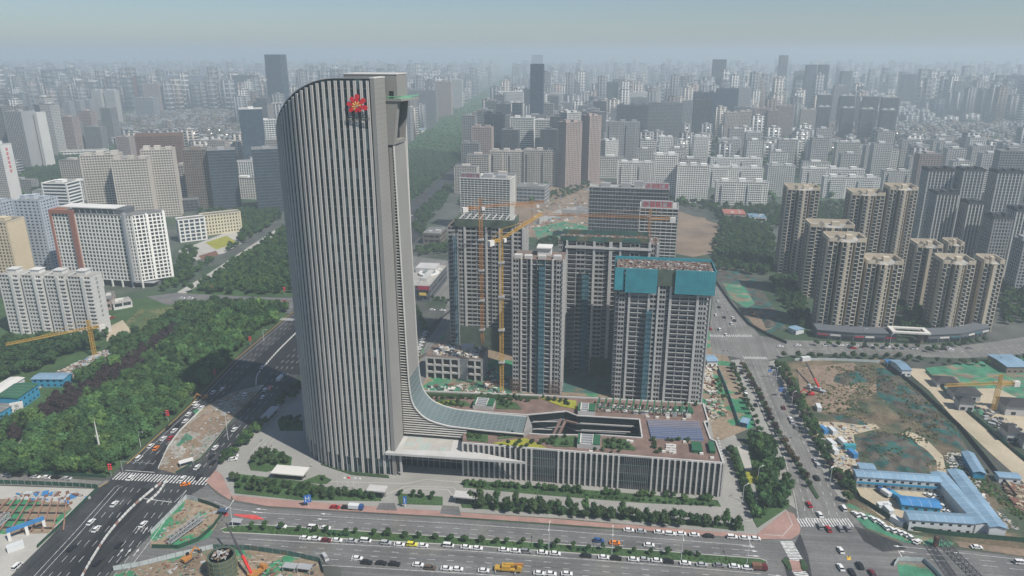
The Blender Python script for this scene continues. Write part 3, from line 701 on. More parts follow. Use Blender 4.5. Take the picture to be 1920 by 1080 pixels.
for i in range(len(RO)):
    p, q = RO[i], RO[(i + 1) % len(RO)]
    if i < len(RO) - 2: mb.quad((p.x, p.y, 0), (q.x, q.y, 0), (q.x, q.y, ZP), (p.x, p.y, ZP))
mb.build('glazing', M['glass_podium'], POD)
mb = MB()
for i in range(len(RO) - 1):
    p, q = RO[i], RO[i + 1]
    mb.beam((p.x, p.y, ZP + .35), (q.x, q.y, ZP + .35), 0.75, 0.75)
mb.build('parapet', M['concrete'], POD)
for z in (4.4, 8.8, 13.2):
    mb = MB()
    for i in range(4):
        p, q = RO[i], RO[i + 1]; mb.beam((p.x, p.y, z), (q.x, q.y, z), 0.24, 0.5)
    mb.build('spandrel', M['band_teal'], POD)
mul = MB(); a = aL + 0.4; k = 0
while a < aR - 0.3:
    u = PX(*L(a, bF, 9))[0]
    plain = 1000 < u < 1046 or 1168 < u < 1214
    if plain:
        for j in range(3):
            p = L(a + j * 0.87, bF - 0.12); mul.obox(p, -TH, 0.06, 0.12, 0.2, ZP - .1)
    else:
        mb = MB(); p = L(a, bF - 0.42); mb.obox(p, -TH, 0.40, 0.36, 0.2, ZP + 0.05); mb.build('fin', M['fin'], POD)
        for j in (1, 2):
            p = L(a + j * 0.87, bF - 0.1); mul.obox(p, -TH, 0.025, 0.05, 0.2, ZP - .1)
    a += 2.62; k += 1
b = bF + 1.5
while b < bF + 25:
    p = L(aR + 0.45, b); mb = MB(); mb.obox(p, -TH, 0.45, 0.5, 0.2, ZP + .05); mb.build('fin', M['fin'], POD); b += 2.8
mul.build('mullions', M['steel_grey'], POD)
# sunken atrium
mb = MB(); tess([ATR], 5.0, mb); at = mb.build('atrium_floor', M['concrete_dark_and_shade'], POD)
mb = MB()
for i in range(len(ATR)):
    p, q = ATR[i], ATR[(i + 1) % len(ATR)]; mb.quad((p.x, p.y, 5), (q.x, q.y, 5), (q.x, q.y, ZP - .2), (p.x, p.y, ZP - .2))
mb.build('atrium_glazing', M['glass_dark'], POD)
for z, w, nm, mt in ((ZP + .3, .7, 'atrium_rim', 'concrete'), (13.4, .35, 'atrium_band', 'steel_grey'), (9.2, .35, 'atrium_band', 'steel_grey')):
    mb = MB()
    for i in range(len(ATR)):
        p, q = ATR[i], ATR[(i + 1) % len(ATR)]; mb.beam((p.x, p.y, z), (q.x, q.y, z), w, .5)
    mb.build(nm, M[mt], POD)
mb = MB()
for q0, q1 in (((1052, 786), (1038, 815)), ((1060, 789), (1048, 815)), ((1060, 789), (1082, 794))): mb.beam(G(*q0, ZP - .4), G(*q1, ZP - .4), 1.2, .9)
mb.build('atrium_bridge', M['brick_roof'], POD)
mb = MB()
for q0, q1 in (((1088, 793), (1190, 799)), ((1090, 806), (1182, 810)), ((1000, 790), (1052, 791)), ((1000, 804), (1040, 806))): mb.beam(G(*q0, 14.5), G(*q1, 14.5), .25, .3)
mb.build('atrium_beam', M['white_trim'], POD)
# entrance canopy and hall front
CP = [G(u, v, 13.6) for u, v in [(722, 849), (752, 811), (868, 816), (868, 842), (986, 866)]]
CAN = thing('entrance_canopy', 'flat pale stone entrance canopy with a long pointed tip', 'canopy')
mb = MB(); mb.prism([(p.x, p.y) for p in CP], 12.4, 13.6); mb.build('slab', M['concrete'], CAN)
dm('canopy_tint', (0.36, 0.41, 0.38), var=.08)
CG = [G(u, v, 13.75) for u, v in [(752, 842), (768, 814), (852, 818), (846, 846)]]
for i in range(9):
    for j in range(4):
        def lerp(s, t): return (CG[1] * (1 - s) + CG[2] * s) * (1 - t) + (CG[0] * (1 - s) + CG[3] * s) * t
        s0, s1, t0, t1 = (i + .04) / 9, (i + .96) / 9, (j + .04) / 4, (j + .96) / 4
        mb = MB(); mb.prism([(p.x, p.y) for p in (lerp(s0, t0), lerp(s1, t0), lerp(s1, t1), lerp(s0, t1))], 13.6, 13.66 + 0.04 * random.random()); mb.build('canopy_panel', M['pave_pale'] if random.random() < .55 else M['canopy_tint'], CAN)
mb = MB()
for a in (1.5, 4.5): p = L(a, -0.3); mb.obox(p, -TH, 0.5, 0.5, 0, 12.4); 
mb.build('column', M['concrete'], CAN)
HALL = thing('entrance_hall', 'dark glazed entrance hall recessed under the stone canopy', 'hall')
p0, p1 = L(0.7, 9.0), L(aL, 9.0)
mb = MB(); mb.quad((p0.x, p0.y, 0), (p1.x, p1.y, 0), (p1.x, p1.y, 12.5), (p0.x, p0.y, 12.5)); mb.build('glazing', M['glass_dark'], HALL)
for i in range(12):
    p = L(1.5 + i * 2.9, 8.85); mb = MB(); mb.obox(p, -TH, .12, .15, 0, 12.4); mb.build('mullion', M['steel_grey'], HALL)
for z in (4.2, 8.4):
    mb = MB(); mb.beam(L(0.8, 8.85, z), L(aL, 8.85, z), .2, .35); mb.build('transom', M['steel_grey'], HALL)
p0, p1 = L(aL, bF), L(aL, 16); mb = MB(); mb.quad((p0.x, p0.y, 0), (p1.x, p1.y, 0), (p1.x, p1.y, ZP), (p0.x, p0.y, ZP)); mb.build('side_wall', M['concrete'], HALL)
# roof garden beds: lawns, hedges (part of the podium roof)
for q, m_, h in (([(800, 756), (830, 749), (872, 753), (886, 762), (820, 761)], 'grass', .3), ([(806, 757), (838, 752), (858, 756), (840, 759)], 'grass_gold', .4), ([(930, 744), (968, 756), (978, 768), (930, 767)], 'grass', .3),
                 ([(1012, 747), (1080, 752), (1082, 768), (1050, 762)], 'grass_gold', .35), ([(922, 832), (985, 822), (1027, 842), (1030, 845)], 'grass_gold', .35), ([(932, 822), (978, 812), (982, 818), (935, 824)], 'grass', .3),
                 ([(1010, 823), (1080, 818), (1080, 838), (1040, 838)], 'grass', .3), ([(1130, 823), (1172, 824), (1192, 842), (1190, 845), (1130, 840)], 'grass', .3), ([(876, 812), (915, 815), (915, 830), (876, 826)], 'grass', .3), ([(790, 738), (1010, 746), (1010, 749), (790, 742)], 'hedge', 1.0)):
    P = roofpts(q); mb = MB(); mb.prism([(p.x, p.y) for p in P], ZP + .02, ZP + .02 + h); mb.build('planting_bed', M[m_], POD)
# plant rooms with green lids, pergola, solar field
def plant_room(u, v, w, d, h, label):
    p = G(u, v, ZP); t = thing('plant_room', label, 'roof hut', (p.x, p.y, ZP), -TH, 'plant rooms on the podium roof')
    mb = MB(); mb.box(-w / 2, -d / 2, 0, w / 2, d / 2, h); mb.build('wall', M['concrete'], t)
    for x0, x1 in ((-w / 2, -w / 2 + 1.4), (w / 2 - 3.4, w / 2)):
        mb = MB(); mb.box(x0, -d / 2 - .1, h, x1, d / 2 + .1, h + .5); mb.build('lid', M['green_metal'], t)
    for i in range(4):
        mb = MB(); y = -d / 2 + (i + .5) * d / 4; mb.box(-w / 2 + 1.9, y - .5, h, w / 2 - 4, y + .4, h + .9); mb.build('vent', M['steel_grey'], t)
    mb = MB(); mb.box(-w / 2 + 1.2, -d / 2, h + .02, -w / 2 + 1.7, d / 2, h + .7); mb.box(w / 2 - 3.8, -d / 2, h + .02, w / 2 - 3.5, d / 2, h + .7); mb.build('kerb', M['white_trim'], t)
plant_room(908, 762, 11, 8, 2.6, 'green-lidded plant room on the far roof lawn near the tail')
plant_room(1100, 772, 9, 8, 2.6, 'green-lidded plant room at the head of the green pergola')
plant_room(1104, 833, 11, 9, 2.6, 'green-lidded plant room on the near roof lawn by the atrium')
PG = thing('pergola', 'long dark green steel pergola over roof plant machinery', 'pergola')
for i in range(14):
    u = 1122 + i * 13.0; v = 762 + i * 0.85; p = G(u, v, ZP); mb = MB()
    a_, b_ = toL(p)
    for db in (-5.0, 4.0):
        mb.beam(L(a_ + db * .12, b_ + db, ZP), L(a_ + db * .12, b_ + db, ZP + 3.4), .5)
    mb.beam(L(a_ - .6, b_ - 5, ZP + 3.5), L(a_ + .5, b_ + 4, ZP + 3.5), .75, .5); mb.build('frame', M['green_metal'], PG)
mb = MB(); p, q = G(1118, 774, ZP), G(1300, 784, ZP); mb.beam(p + Vector((0, 0, 3.3)), q + Vector((0, 0, 3.3)), .4); mb.build('rail', M['green_metal'], PG)
for i in range(26):
    p = G(1126 + i * 6.6 + random.uniform(-1, 1), 764 + i * .5 + random.choice((0, 6)), ZP); u_ = MB(); w = random.uniform(.7, 1.3)
    u_.box(-w, -.9, 0, w, .9, random.uniform(1, 1.9)); u_.box(-w * .6, -.6, 1.9, w * .6, .6, 2.05)
    tag(u_.build('cooling_unit', M['white_trim'] if i % 3 else M['steel_grey'], None, (p.x, p.y, ZP), -TH), 'boxy pale cooling unit under the green roof pergola', 'cooling unit', 'cooling units under the pergola')
SO = thing('solar_array', 'solar panel field in rows, grey behind and blue in front', 'solar panels')
S0, S1, S2, S3 = [G(u, v, ZP) for u, v in ((1213, 790), (1311, 793), (1320, 828), (1221, 823))]
pm = {}
for key, mt in (('b', M['solar']), ('g', M['solar_grey'])):
    mb = MB(); mb.add([(-.72, -.75, .25), (.72, -.75, .25), (.72, .75, 1.15), (-.72, .75, 1.15), (-.72, -.75, .17), (.72, -.75, .17), (.72, .75, 1.07), (-.72, .75, 1.07)], ((0, 1, 2, 3), (7, 6, 5, 4), (0, 4, 5, 1), (1, 5, 6, 2), (2, 6, 7, 3), (3, 7, 4, 0)))
    mb.box(-.78, -.79, .16, .78, -.72, .24, 1); mb.box(-.78, .72, 1.08, .78, .79, 1.18, 1); pm[key] = mb.mesh('panel', [mt, M['white_trim']])
for r in range(10):
    for c in range(16):
        s, t = (c + .5) / 16, (r + .5) / 10; p = (S0 * (1 - s) + S1 * s) * (1 - t) + (S3 * (1 - s) + S2 * s) * t
        link('panel', pm['g' if r < 4 else 'b'], SO, (p.x, p.y, ZP), -TH)
mt_u = MB(); mt_u.box(-.9, -.5, 0, .9, .5, .9); mt_u.box(-.8, -.4, .9, .8, .4, 1.0)
mu = mt_u.mesh('roof_unit', M['white_trim'])
for i, (u, v) in enumerate([(1252, 836), (1258, 836), (1264, 837), (1252, 840), (1258, 841), (1264, 841), (1251, 845), (1258, 845), (1264, 846), (1258, 849), (1264, 850), (1244, 848), (1284, 830), (1300, 838), (1315, 852), (1335, 860), (1178, 828), (1184, 829), (1300, 845), (1108, 848), (1214, 783), (1232, 784), (1252, 785), (1283, 788)]):
    p = G(u, v, ZP); tag(link('roof_unit', mu, None, (p.x, p.y, ZP), -TH + random.uniform(-.2, .2)), 'small white ventilation unit standing on the brick podium roof', 'roof unit', 'ventilation units on the podium roof')
for i, (u, v, w, d) in enumerate([(1306, 842, 4.5, 8), (1334, 842, 2.5, 9), (1282, 772, 9, 5)]):
    p = G(u, v, ZP); t = MB(); t.box(-w / 2, -d / 2, 0, w / 2, d / 2, 1.5); t.box(-w / 2 - .15, -d / 2 - .15, 1.5, w / 2 + .15, d / 2 + .15, 1.8)
    tag(t.build('roof_cabin', M['green_metal'], None, (p.x, p.y, ZP), -TH), ['low green roof cabin in front of the solar field', 'narrow green roof cabin against the podium end parapet', 'wide green roof cabin at the end of the pergola'][i], 'roof hut')
# gatehouse, shelters and flagpoles in the forecourt
def gate_shelter(u, v, w, d, h, label, slab='fin'):
    p = G(u, v); t = thing('gate_shelter', label, 'shelter', (p.x, p.y, 0), -TH)
    mb = MB(); mb.box(-w / 2, -d / 2, h - .6, w / 2, d / 2, h); mb.build('roof', M[slab], t)
    mb = MB(); mb.box(-w / 2 + 1, -d / 2 + 1, 0, w / 2 - 1.5, d / 2 - .6, h - .6); mb.build('wall', M['glass_dark'], t)
    for x in (-w / 2 + .4, w / 2 - .4): mb = MB(); mb.box(x - .2, -.2, 0, x + .2, .2, h - .6); mb.build('post', M['steel_grey'], t)
gate_shelter(545, 893, 17, 7.5, 3.6, 'flat pale roofed ramp shelter beside the forecourt lawn', 'white_trim')
gate_shelter(708, 930, 9, 5, 4.4, 'flat roofed gatehouse at the first forecourt entry', 'concrete')
gate_shelter(872, 942, 10, 5, 4.4, 'flat roofed gatehouse below the podium fins', 'concrete')
gate_shelter(507, 782, 5, 14, 3.4, 'flat roofed shelter in the shade beside the avenue', 'steel_grey')
for i, u in enumerate((634, 644, 653, 664, 673)):
    p = G(u, 922 + i * .4); t = thing('flagpole', ['slim flagpole with no flag showing, first of the forecourt row', 'slim flagpole with a furled white flag, second of the forecourt row', 'slim flagpole with a red flag in the forecourt row', 'slim flagpole with a white flag beside the red one', 'slim flagpole with a white flag at the end of the row'][i], 'flagpole', (p.x, p.y, 0), 0, 'flagpoles in the forecourt')
    mb = MB(); mb.lathe([(.09, 0), (.05, 9.0)], 6); mb.build('pole', M['lamp_pole'], t)
    mb = MB(); mb.add([(0, 0, 8.9), (1.3, .2, 8.2), (1.5, .3, 7.2), (0, 0, 7.6), (.7, -.2, 8.5), (.8, -.2, 7.5)], ((0, 4, 5, 3), (4, 1, 2, 5)))
    if i: mb.build('flag', M['sign_red'] if i == 2 else M['white_wall'], t)

# ------------------------------------------------------------ building kit
for k, c in dict(white=(0.78, 0.765, 0.72), pale=(0.56, 0.555, 0.53), grey=(0.33, 0.335, 0.34), mid=(0.24, 0.245, 0.25), beige=(0.52, 0.475, 0.42), rose=(0.40, 0.32, 0.29), cream=(0.62, 0.52, 0.36), tan=(0.50, 0.43, 0.33), brown=(0.20, 0.13, 0.105), brick=(0.33, 0.14, 0.10),
                 blue=(0.40, 0.44, 0.49), slate=(0.115, 0.125, 0.14), dark=(0.055, 0.06, 0.07), navy=(0.05, 0.075, 0.12), umber=(0.19, 0.155, 0.13), yellow=(0.62, 0.56, 0.40)).items():
    dm('w_' + k, c, var=0.07, scale=0.03, fine=0.05, rnd=0.08)
dm('g_std', (0.022, 0.030, 0.036), rough=0.2, var=0.3, scale=0.1, spec=0.5, cell=((2.4, 2.4, 3.0), (0.13, 0.13, 0.125), 0.22))
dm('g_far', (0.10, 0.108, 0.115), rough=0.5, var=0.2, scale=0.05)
dm('g_blue', (0.025, 0.05, 0.075), rough=0.15, var=0.2, scale=0.06, spec=0.6, cell=((2.4, 2.4, 3.4), (0.06, 0.10, 0.13), 0.35))
dm('g_green', (0.05, 0.085, 0.085), rough=0.15, var=0.2, scale=0.06, spec=0.6, cell=((2.4, 2.4, 3.4), (0.10, 0.14, 0.135), 0.35))
dm('roof_grey', (0.175, 0.175, 0.17), var=0.25, scale=0.06, fine=0.2, rnd=0.1)
dm('roof_pale', (0.33, 0.32, 0.295), var=0.2, scale=0.06, fine=0.15, rnd=0.1)
dm('roof_red', (0.34, 0.13, 0.10), var=0.2, scale=0.06)
dm('roof_brown', (0.17, 0.13, 0.11), var=0.25, scale=0.2, fine=0.3)

def facade(W, Gl, x0, x1, y0, y1, z0, z1, fh=3.0, band=1.1, bay=3.6, pier=0.8, proud=0.30, mw=0, mp=0, gap=0.0, sides='fblr'):
    """glass core, projecting floor bands and full-height piers: every window is a real recess"""
    Gl.box(x0, y0, z0, x1, y1, z1 - 0.05)
    z = z0
    while z < z1 - 0.2:
        W.box(x0 - proud, y0 - proud, z, x1 + proud, y1 + proud, min(z + band, z1), mw); z += fh
    q = proud + 0.05
    for s in sides:
        lo, hi = (x0, x1) if s in 'fb' else (y0, y1); ln = hi - lo; n = max(1, round(ln / bay))
        if pier <= 0: continue
        for i in range(n + 1):
            c = lo + ln * i / n; h0, h1 = c - pier / 2, c + pier / 2
            if i == 0: h0, h1 = lo - q, lo + pier
            if i == n: h0, h1 = hi - pier, hi + q
            if s == 'f': W.box(h0, y0 - q, z0, h1, y0 + .1, z1 - .03, mp)
            if s == 'b': W.box(h0, y1 - .1, z0, h1, y1 + q, z1 - .03, mp)
            if s == 'l': W.box(x0 - q + .01, h0, z0, x0 + .1, h1, z1 - .03, mp)
            if s == 'r': W.box(x1 - .1, h0, z0, x1 + q - .01, h1, z1 - .03, mp)
def site(u0, u1, vt, vb=None, h=None, d=18.0, th=TH):
    """width, height and centre of a block whose roof edge spans u0..u1 at vt and whose foot is at vb (or whose height is h)"""
    if h is None: Y = G(UC, vb).y; h = zat(vt, Y)
    else: Y = G(UC, vt, h).y
    um = (u0 + u1) / 2; x = xat(um, Y, h); al = math.atan2(x, Y); ph = al - th
    zc = Y * cP - (h - HC) * sP
    tot = (u1 - u0) * zc / FPX * math.cos(al)
    w = max(6.0, (tot - d * abs(math.sin(ph))) / max(0.3, math.cos(ph)))
    Yc = Y + (d / 2) * math.cos(th) + abs(math.sin(th)) * w * 0.0
    return w, h, Vector((xat(um, Yc, h), Yc, 0))
FOOT = []                                                         # footprints already taken: x, y, radius
def tower(name, label, u0, u1, vt, vb=None, h=None, d=18.0, th=TH, wall='white', glass='g_std', fh=3.0, band=1.1, bay=3.6, pier=0.8, proud=0.3, mp=None, huts=2, blank='', cat='building', group=None, crown=0.0, steps=0, roof='roof_grey', hutwall=None):
    w, h, c = site(u0, u1, vt, vb, h, d, th)
    FOOT.append((c.x, c.y, max(w, d) * 0.62))
    t = thing(name, label, cat, c, -th, group)
    W = MB(); Gl = MB(); hw, hd = w / 2, d / 2
    sides = ''.join(s for s in 'fblr' if s not in blank)
    n = max(1, round(h / fh)); fh = h / n
    facade(W, Gl, -hw + .4, hw - .4, -hd + .4, hd - .4, 0, h, fh, band, bay, pier, proud, 0, 1 if mp else 0, sides=sides)
    for s in blank:
        x = hw - .05 if s == 'r' else -hw + .05
        W.box(min(x, x - .6 * (1 if s == 'r' else -1)), -hd - .02, 0, max(x, x - .6 * (1 if s == 'r' else -1)), hd + .02, h - .01)
    if steps:                                                      # projecting bays that break up a long front
        for i in range(steps):
            cx = -hw + w * (i + .5) / steps; q = w / steps * 0.27
            facade(W, Gl, cx - q, cx + q, -hd - 1.5, -hd + .6, 0, h - fh, fh, band, 2.6, pier * .7, proud * .6, 0, 1 if mp else 0, sides='flr')
    wm = [M['w_' + wall]] + ([M['w_' + mp]] if mp else [])
    W.build('wall', wm, t); Gl.build('glazing', M[glass], t)
    P = MB(); P.box(-hw, -hd, h, hw, hd, h + .25, 1)
    for x0, y0, x1, y1 in ((-hw, -hd, hw, -hd + .35), (-hw, hd - .35, hw, hd), (-hw, -hd + .35, -hw + .35, hd - .35), (hw - .35, -hd + .35, hw, hd - .35)): P.box(x0, y0, h + .25, x1, y1, h + 1.2 + crown)
    r = P.build('roof', [M['w_' + (hutwall or wall)], M[roof]], t)
    for i in range(huts):
        q = MB(); cx = (-hw + w * (i + .5) / huts) + random.uniform(-1, 1); a = min(w / huts * .28, 4.5); b = min(d * .28, 4); hh = random.uniform(2.6, 4.6)
        q.box(cx - a, -b, h + .25, cx + a, b, h + hh); q.box(cx - a - .2, -b - .2, h + hh, cx + a + .2, b + .2, h + hh + .25); q.build('stair_hut', M['w_' + (hutwall or wall)], r)
    t['dims'] = (w, d, h)
    return t

# ------------------------------------------------------------ unfinished concrete towers
def window_wall(W, x0, x1, y, z, fh, nrm=1, m=0, sill=0.75, head=0.42, jamb=0.34, th=0.25, mid=True):
    W.box(x0, y, z, x1, y + th, z + sill, m); W.box(x0, y, z + fh - head, x1, y + th, z + fh, m)
    W.box(x0, y, z + sill, x0 + jamb, y + th, z + fh - head, m); W.box(x1 - jamb, y, z + sill, x1, y + th, z + fh - head, m)
    if mid: c = (x0 + x1) / 2; W.box(c - .18, y, z + sill, c + .18, y + th, z + fh - head, m)
def frame_tower(label, u0, u1, vt, vb, d, bays, th=TH, fh=2.95):
    w, h, c = site(u0, u1, vt, vb, None, d, th); n = round(h / fh); h = n * fh
    FOOT.append((c.x, c.y, max(w, d) * .6))
    t = thing('unfinished_tower', label, 'building', c, -th, 'concrete towers under construction'); hw, hd = w / 2, d / 2
    mb = MB(); mb.box(-hw + 3, -hd + 3, 0, hw - 3, hd - .6, h - .1); mb.build('core', M['concrete_dark_and_shade'], t)  # near-black box paints the shade inside the open floors
    sl = MB(); sl.box(-hw + .3, -hd + .35, 0, hw - .3, hd, .24); me = sl.mesh('floor_slab', M['concrete_raw'])
    for k in range(1, n + 1): link('floor_slab', me, t, (0, 0, k * fh - .12))
    W = MB(); tot = sum(b[0] for b in bays); x = -hw
    for bw, ty in bays:
        x0, x1 = x, x + bw / tot * w; x = x1
        if ty == 'p':
            p = MB(); p.box(x0, -hd - .55, 0, x1, -hd + 1.2, h + .6); p.build('pier', M['concrete'], t); continue
        for k in range(n):
            z = k * fh
            if ty == 'w': window_wall(W, x0, x1, -hd + .05, z, fh)
            elif ty == 'o': W.box(x0, -hd - .3, z, x1, -hd + .4, z + .32); W.box(x0 + .1, -hd + 1.9, z + .9, x1 - .1, -hd + 2.05, z + fh - .9); W.box(x0, -hd, z, x0 + .25, -hd + 2, z + fh); W.box(x1 - .25, -hd, z, x1, -hd + 2, z + fh)
            elif ty == 'r': W.box(x0, -hd + 2.1, z, x1, -hd + 2.4, z + 1.2)
    for sx in (-1, 1):
        ys = [-hd + 1.2, -hd + d * .36, -hd + d * .66, hd]
        for k in range(n):
            z = k * fh
            for i in range(3):
                a, b = ys[i], ys[i + 1]; X = sx * (hw - .15)
                W.box(X - .14, a, z, X + .14, b, z + .95); W.box(X - .14, a, z + fh - .5, X + .14, b, z + fh); W.box(X - .14, a, z + .95, X + .14, a + 1.1, z + fh - .5)
                W.box(X - .14, b - .6, z + .95, X + .14, b, z + fh - .5)
        p = MB(); p.box(sx * hw - .35, -hd + d * .33, 0, sx * hw + .35, -hd + d * .38, h); p.box(sx * hw - .35, -hd + d * .64, 0, sx * hw + .35, -hd + d * .69, h); p.build('pier', M['concrete'], t)
    tag(W.build('infill_wall', M['concrete_raw'], t), kind='stuff')
    deck = MB(); deck.box(-hw, -hd, h, hw, hd, h + .25); deck.build('deck', M['roof_brown'], t)
    return t, w, d, h, c
def clutter(name, label, cx, cy, cz, hx, hy, n, mats, th=TH, smin=.3, smax=1.6, hmax=1.2, flat=False):
    """loose building material lying about: one uncountable heap"""
    mb = MB()
    for i in range(n):
        x, y = random.uniform(-hx, hx), random.uniform(-hy, hy); a = random.uniform(0, 3.14); l = random.uniform(smin, smax); ww = l * random.uniform(.15, .8)
        mb.obox((x, y), a, l, ww, 0, random.uniform(.12, hmax), random.randrange(len(mats)))
    o = mb.build(name, [M[m] for m in mats], None, (cx, cy, cz), -th); tag(o, label, 'debris', None, 'stuff'); return o
def poly_clutter(name, label, q, n, mats, smin=.3, smax=1.6, hmax=1.2):
    W = [G(u, v) for u, v in q]; mb = MB(); xs = [p.x for p in W]; ys = [p.y for p in W]; PP = [(p.x, p.y) for p in W]; k = 0
    while k < n:
        x, y = random.uniform(min(xs), max(xs)), random.uniform(min(ys), max(ys))
        if not in_poly(x, y, PP): continue
        l = random.uniform(smin, smax); mb.obox((x, y), random.uniform(0, 3.14), l, l * random.uniform(.15, .8), .02, random.uniform(.12, hmax), random.randrange(len(mats))); k += 1
    return tag(mb.build(name, [M[m] for m in mats]), label, 'debris', None, 'stuff')
def hoist(t, x, y, h, w=3.2, m='net_teal_dark'):
    """site lift: mast with a blue-green cage per storey, standing in front of the facade"""
    mb = MB(); mb.box(x - w / 2, y - 1.6, 0, x - w / 2 + .2, y, h); mb.box(x + w / 2 - .2, y - 1.6, 0, x + w / 2, y, h); mb.box(x - .2, y - 1.4, 0, x + .2, y - 1.0, h)
    o = mb.build('hoist_mast', M[m], t)
    c = MB()
    for s in (-1, 1): c.box(x + s * w * .25 - w * .2, y - 1.5, 0.5, x + s * w * .25 + w * .2, y - 1.3, 2.3)
    c.box(x - w / 2 + .2, y - 1.5, 0, x + w / 2 - .2, y - .1, .18); me = c.mesh('hoist_gate', M['hoist_blue'])
    k = 0
    while (k + 1) * 2.95 < h: link('hoist_gate', me, t, (0, 0, k * 2.95)); k += 1
t, w, d, h, c = frame_tower('raw concrete tower with dark green netting at the top, behind two cranes', 838, 994, 425, 655, 20, [(2, 'w'), (1, 'r'), (1.6, 'w'), (.5, 'p'), (3, 'w'), (2.6, 'o'), (.5, 'p'), (1.2, 'r'), (2, 'w'), (.6, 'p'), (3, 'o'), (.5, 'p'), (2.4, 'w'), (.8, 'p')])
B1 = (w, d, h, c)
for x0, x1, y0, y1 in ((-w / 2 + 5, w / 2 - 7, -d / 2 - .6, -d / 2 - .2), (-w / 2 + 5, -w / 2 + 5.4, -d / 2, d / 2), (w / 2 - 7.4, w / 2 - 7, -d / 2, d / 2)):
    mb = MB(); mb.box(x0, y0, h + .3, x1, y1, h + 5.6); mb.build('safety_net', M['net_screen'], t)
for i in range(9):
    mb = MB(); x = -w / 2 + 8 + i * (w - 17) / 8; mb.box(x - .25, -d / 2, h + 4.6, x + .25, d / 2, h + 5.3); mb.build('scaffold_beam', M['concrete'], t)
mb = MB(); mb.box(-w / 2 + 6, -d / 2 - .9, .1, w / 2 - 18, -d / 2 - .5, 17); mb.build('safety_net', M['net_screen'], t)
hoist(t, -w / 2 + 5.6, -d / 2 - .6, h - 4, 3.0, 'steel_grey')
t, w, d, h, c = frame_tower('slender raw concrete tower with blue-green lift strip and white rooftop box', 961, 1064, 490, 737, 19, [(2.4, 'w'), (.7, 'r'), (.5, 'p'), (2, 'o'), (1.3, 'r'), (.5, 'p'), (2, 'o'), (1.4, 'r'), (1.6, 'r'), (2.6, 'o'), (.7, 'p'), (1, 'r'), (2.4, 'w'), (.4, 'p')])
for x in (-w / 2 + 3, -w / 2 + 9, 2, w / 2 - 4):
    mb = MB(); mb.box(x - 2.2, -d / 2 + 1, h + .2, x + 2.2, -d / 2 + 5, h + 1.5 + random.random()); mb.build('roof_wall', M['concrete'], t)
mb = MB(); mb.box(-1.5, 0, h + .2, 6.5, 7, h + 4.5); mb.box(-2, -1, h + 4.5, 7, 8, h + 5.2); mb.build('stair_hut', M['white_wall'], t)
hoist(t, 2.5, -d / 2 - .5, h, 3.4)
for xa, xb in ((-w / 2 - 1, -w / 2 + 6), (w / 2 - 8, w / 2 + .5)):
    mb = MB()
    for i in range(6): x = xa + (xb - xa) * i / 5; mb.beam((x, -d / 2 - 1.4, 0), (x, -d / 2 - 1.4, 9), .16)
    for i in range(5): mb.beam((xa, -d / 2 - 1.4, 1 + i * 1.9), (xb, -d / 2 - 1.4, 1 + i * 1.9), .16)
    mb.build('scaffold', M['rust'], t)
t, w, d, h, c = frame_tower('wide raw concrete tower with a green netted roof deck, behind the slender one', 1047, 1236, 455, 700, 18, [(1.2, 'w'), (1, 'r'), (.5, 'p'), (2.6, 'o'), (2.6, 'w'), (2.3, 'o'), (.6, 'p'), (2.6, 'w'), (1.5, 'r'), (1, 'p'), (2, 'r'), (.6, 'p'), (2.6, 'o'), (2.6, 'w'), (2.6, 'o'), (.6, 'p'), (1.8, 'w'), (.6, 'p')])
B3 = (w, d, h, c)
for a in ((-w / 2 + 1, w / 2 - 6, -d / 2 - .2, -d / 2 + .1), (-w / 2 + 1, w / 2 - 6, d / 2 - .3, d / 2)):
    mb = MB(); mb.box(a[0], a[2], h + .3, a[1], a[3], h + 3.4); mb.build('safety_net', M['net_dark'], t)
mb = MB(); mb.box(-w / 2 + 4, -d / 2 - 1.0, h - 4.2, w / 2 - 4, -d / 2 - .4, h - 3.0); mb.build('beam', M['concrete'], t)
hoist(t, -w / 2 + 17.5, -d / 2 - .5, h * .80, 4.4)
for x0, x1 in ((-w / 2 + 3, -w / 2 + 9), (-w / 2 + 22, w / 2 - 2)):
    mb = MB(); mb.box(x0, -d / 2 - .9, 0, x1, -d / 2 - .6, 11); mb.build('safety_net', M['net_screen'], t)
t, w, d, h, c = frame_tower('raw concrete tower with bright teal safety screens around its top floors', 1152, 1338, 508, 753, 20, [(1, 'r'), (2, 'w'), (1, 'r'), (.6, 'p'), (2.6, 'o'), (3, 'o'), (.6, 'p'), (2.4, 'w'), (.5, 'p'), (2, 'w'), (1.2, 'r'), (.7, 'p'), (2.6, 'o'), (2.8, 'o'), (2.4, 'o'), (.7, 'p'), (1.6, 'w'), (1.8, 'w'), (.4, 'p')])
B4 = (w, d, h, c)
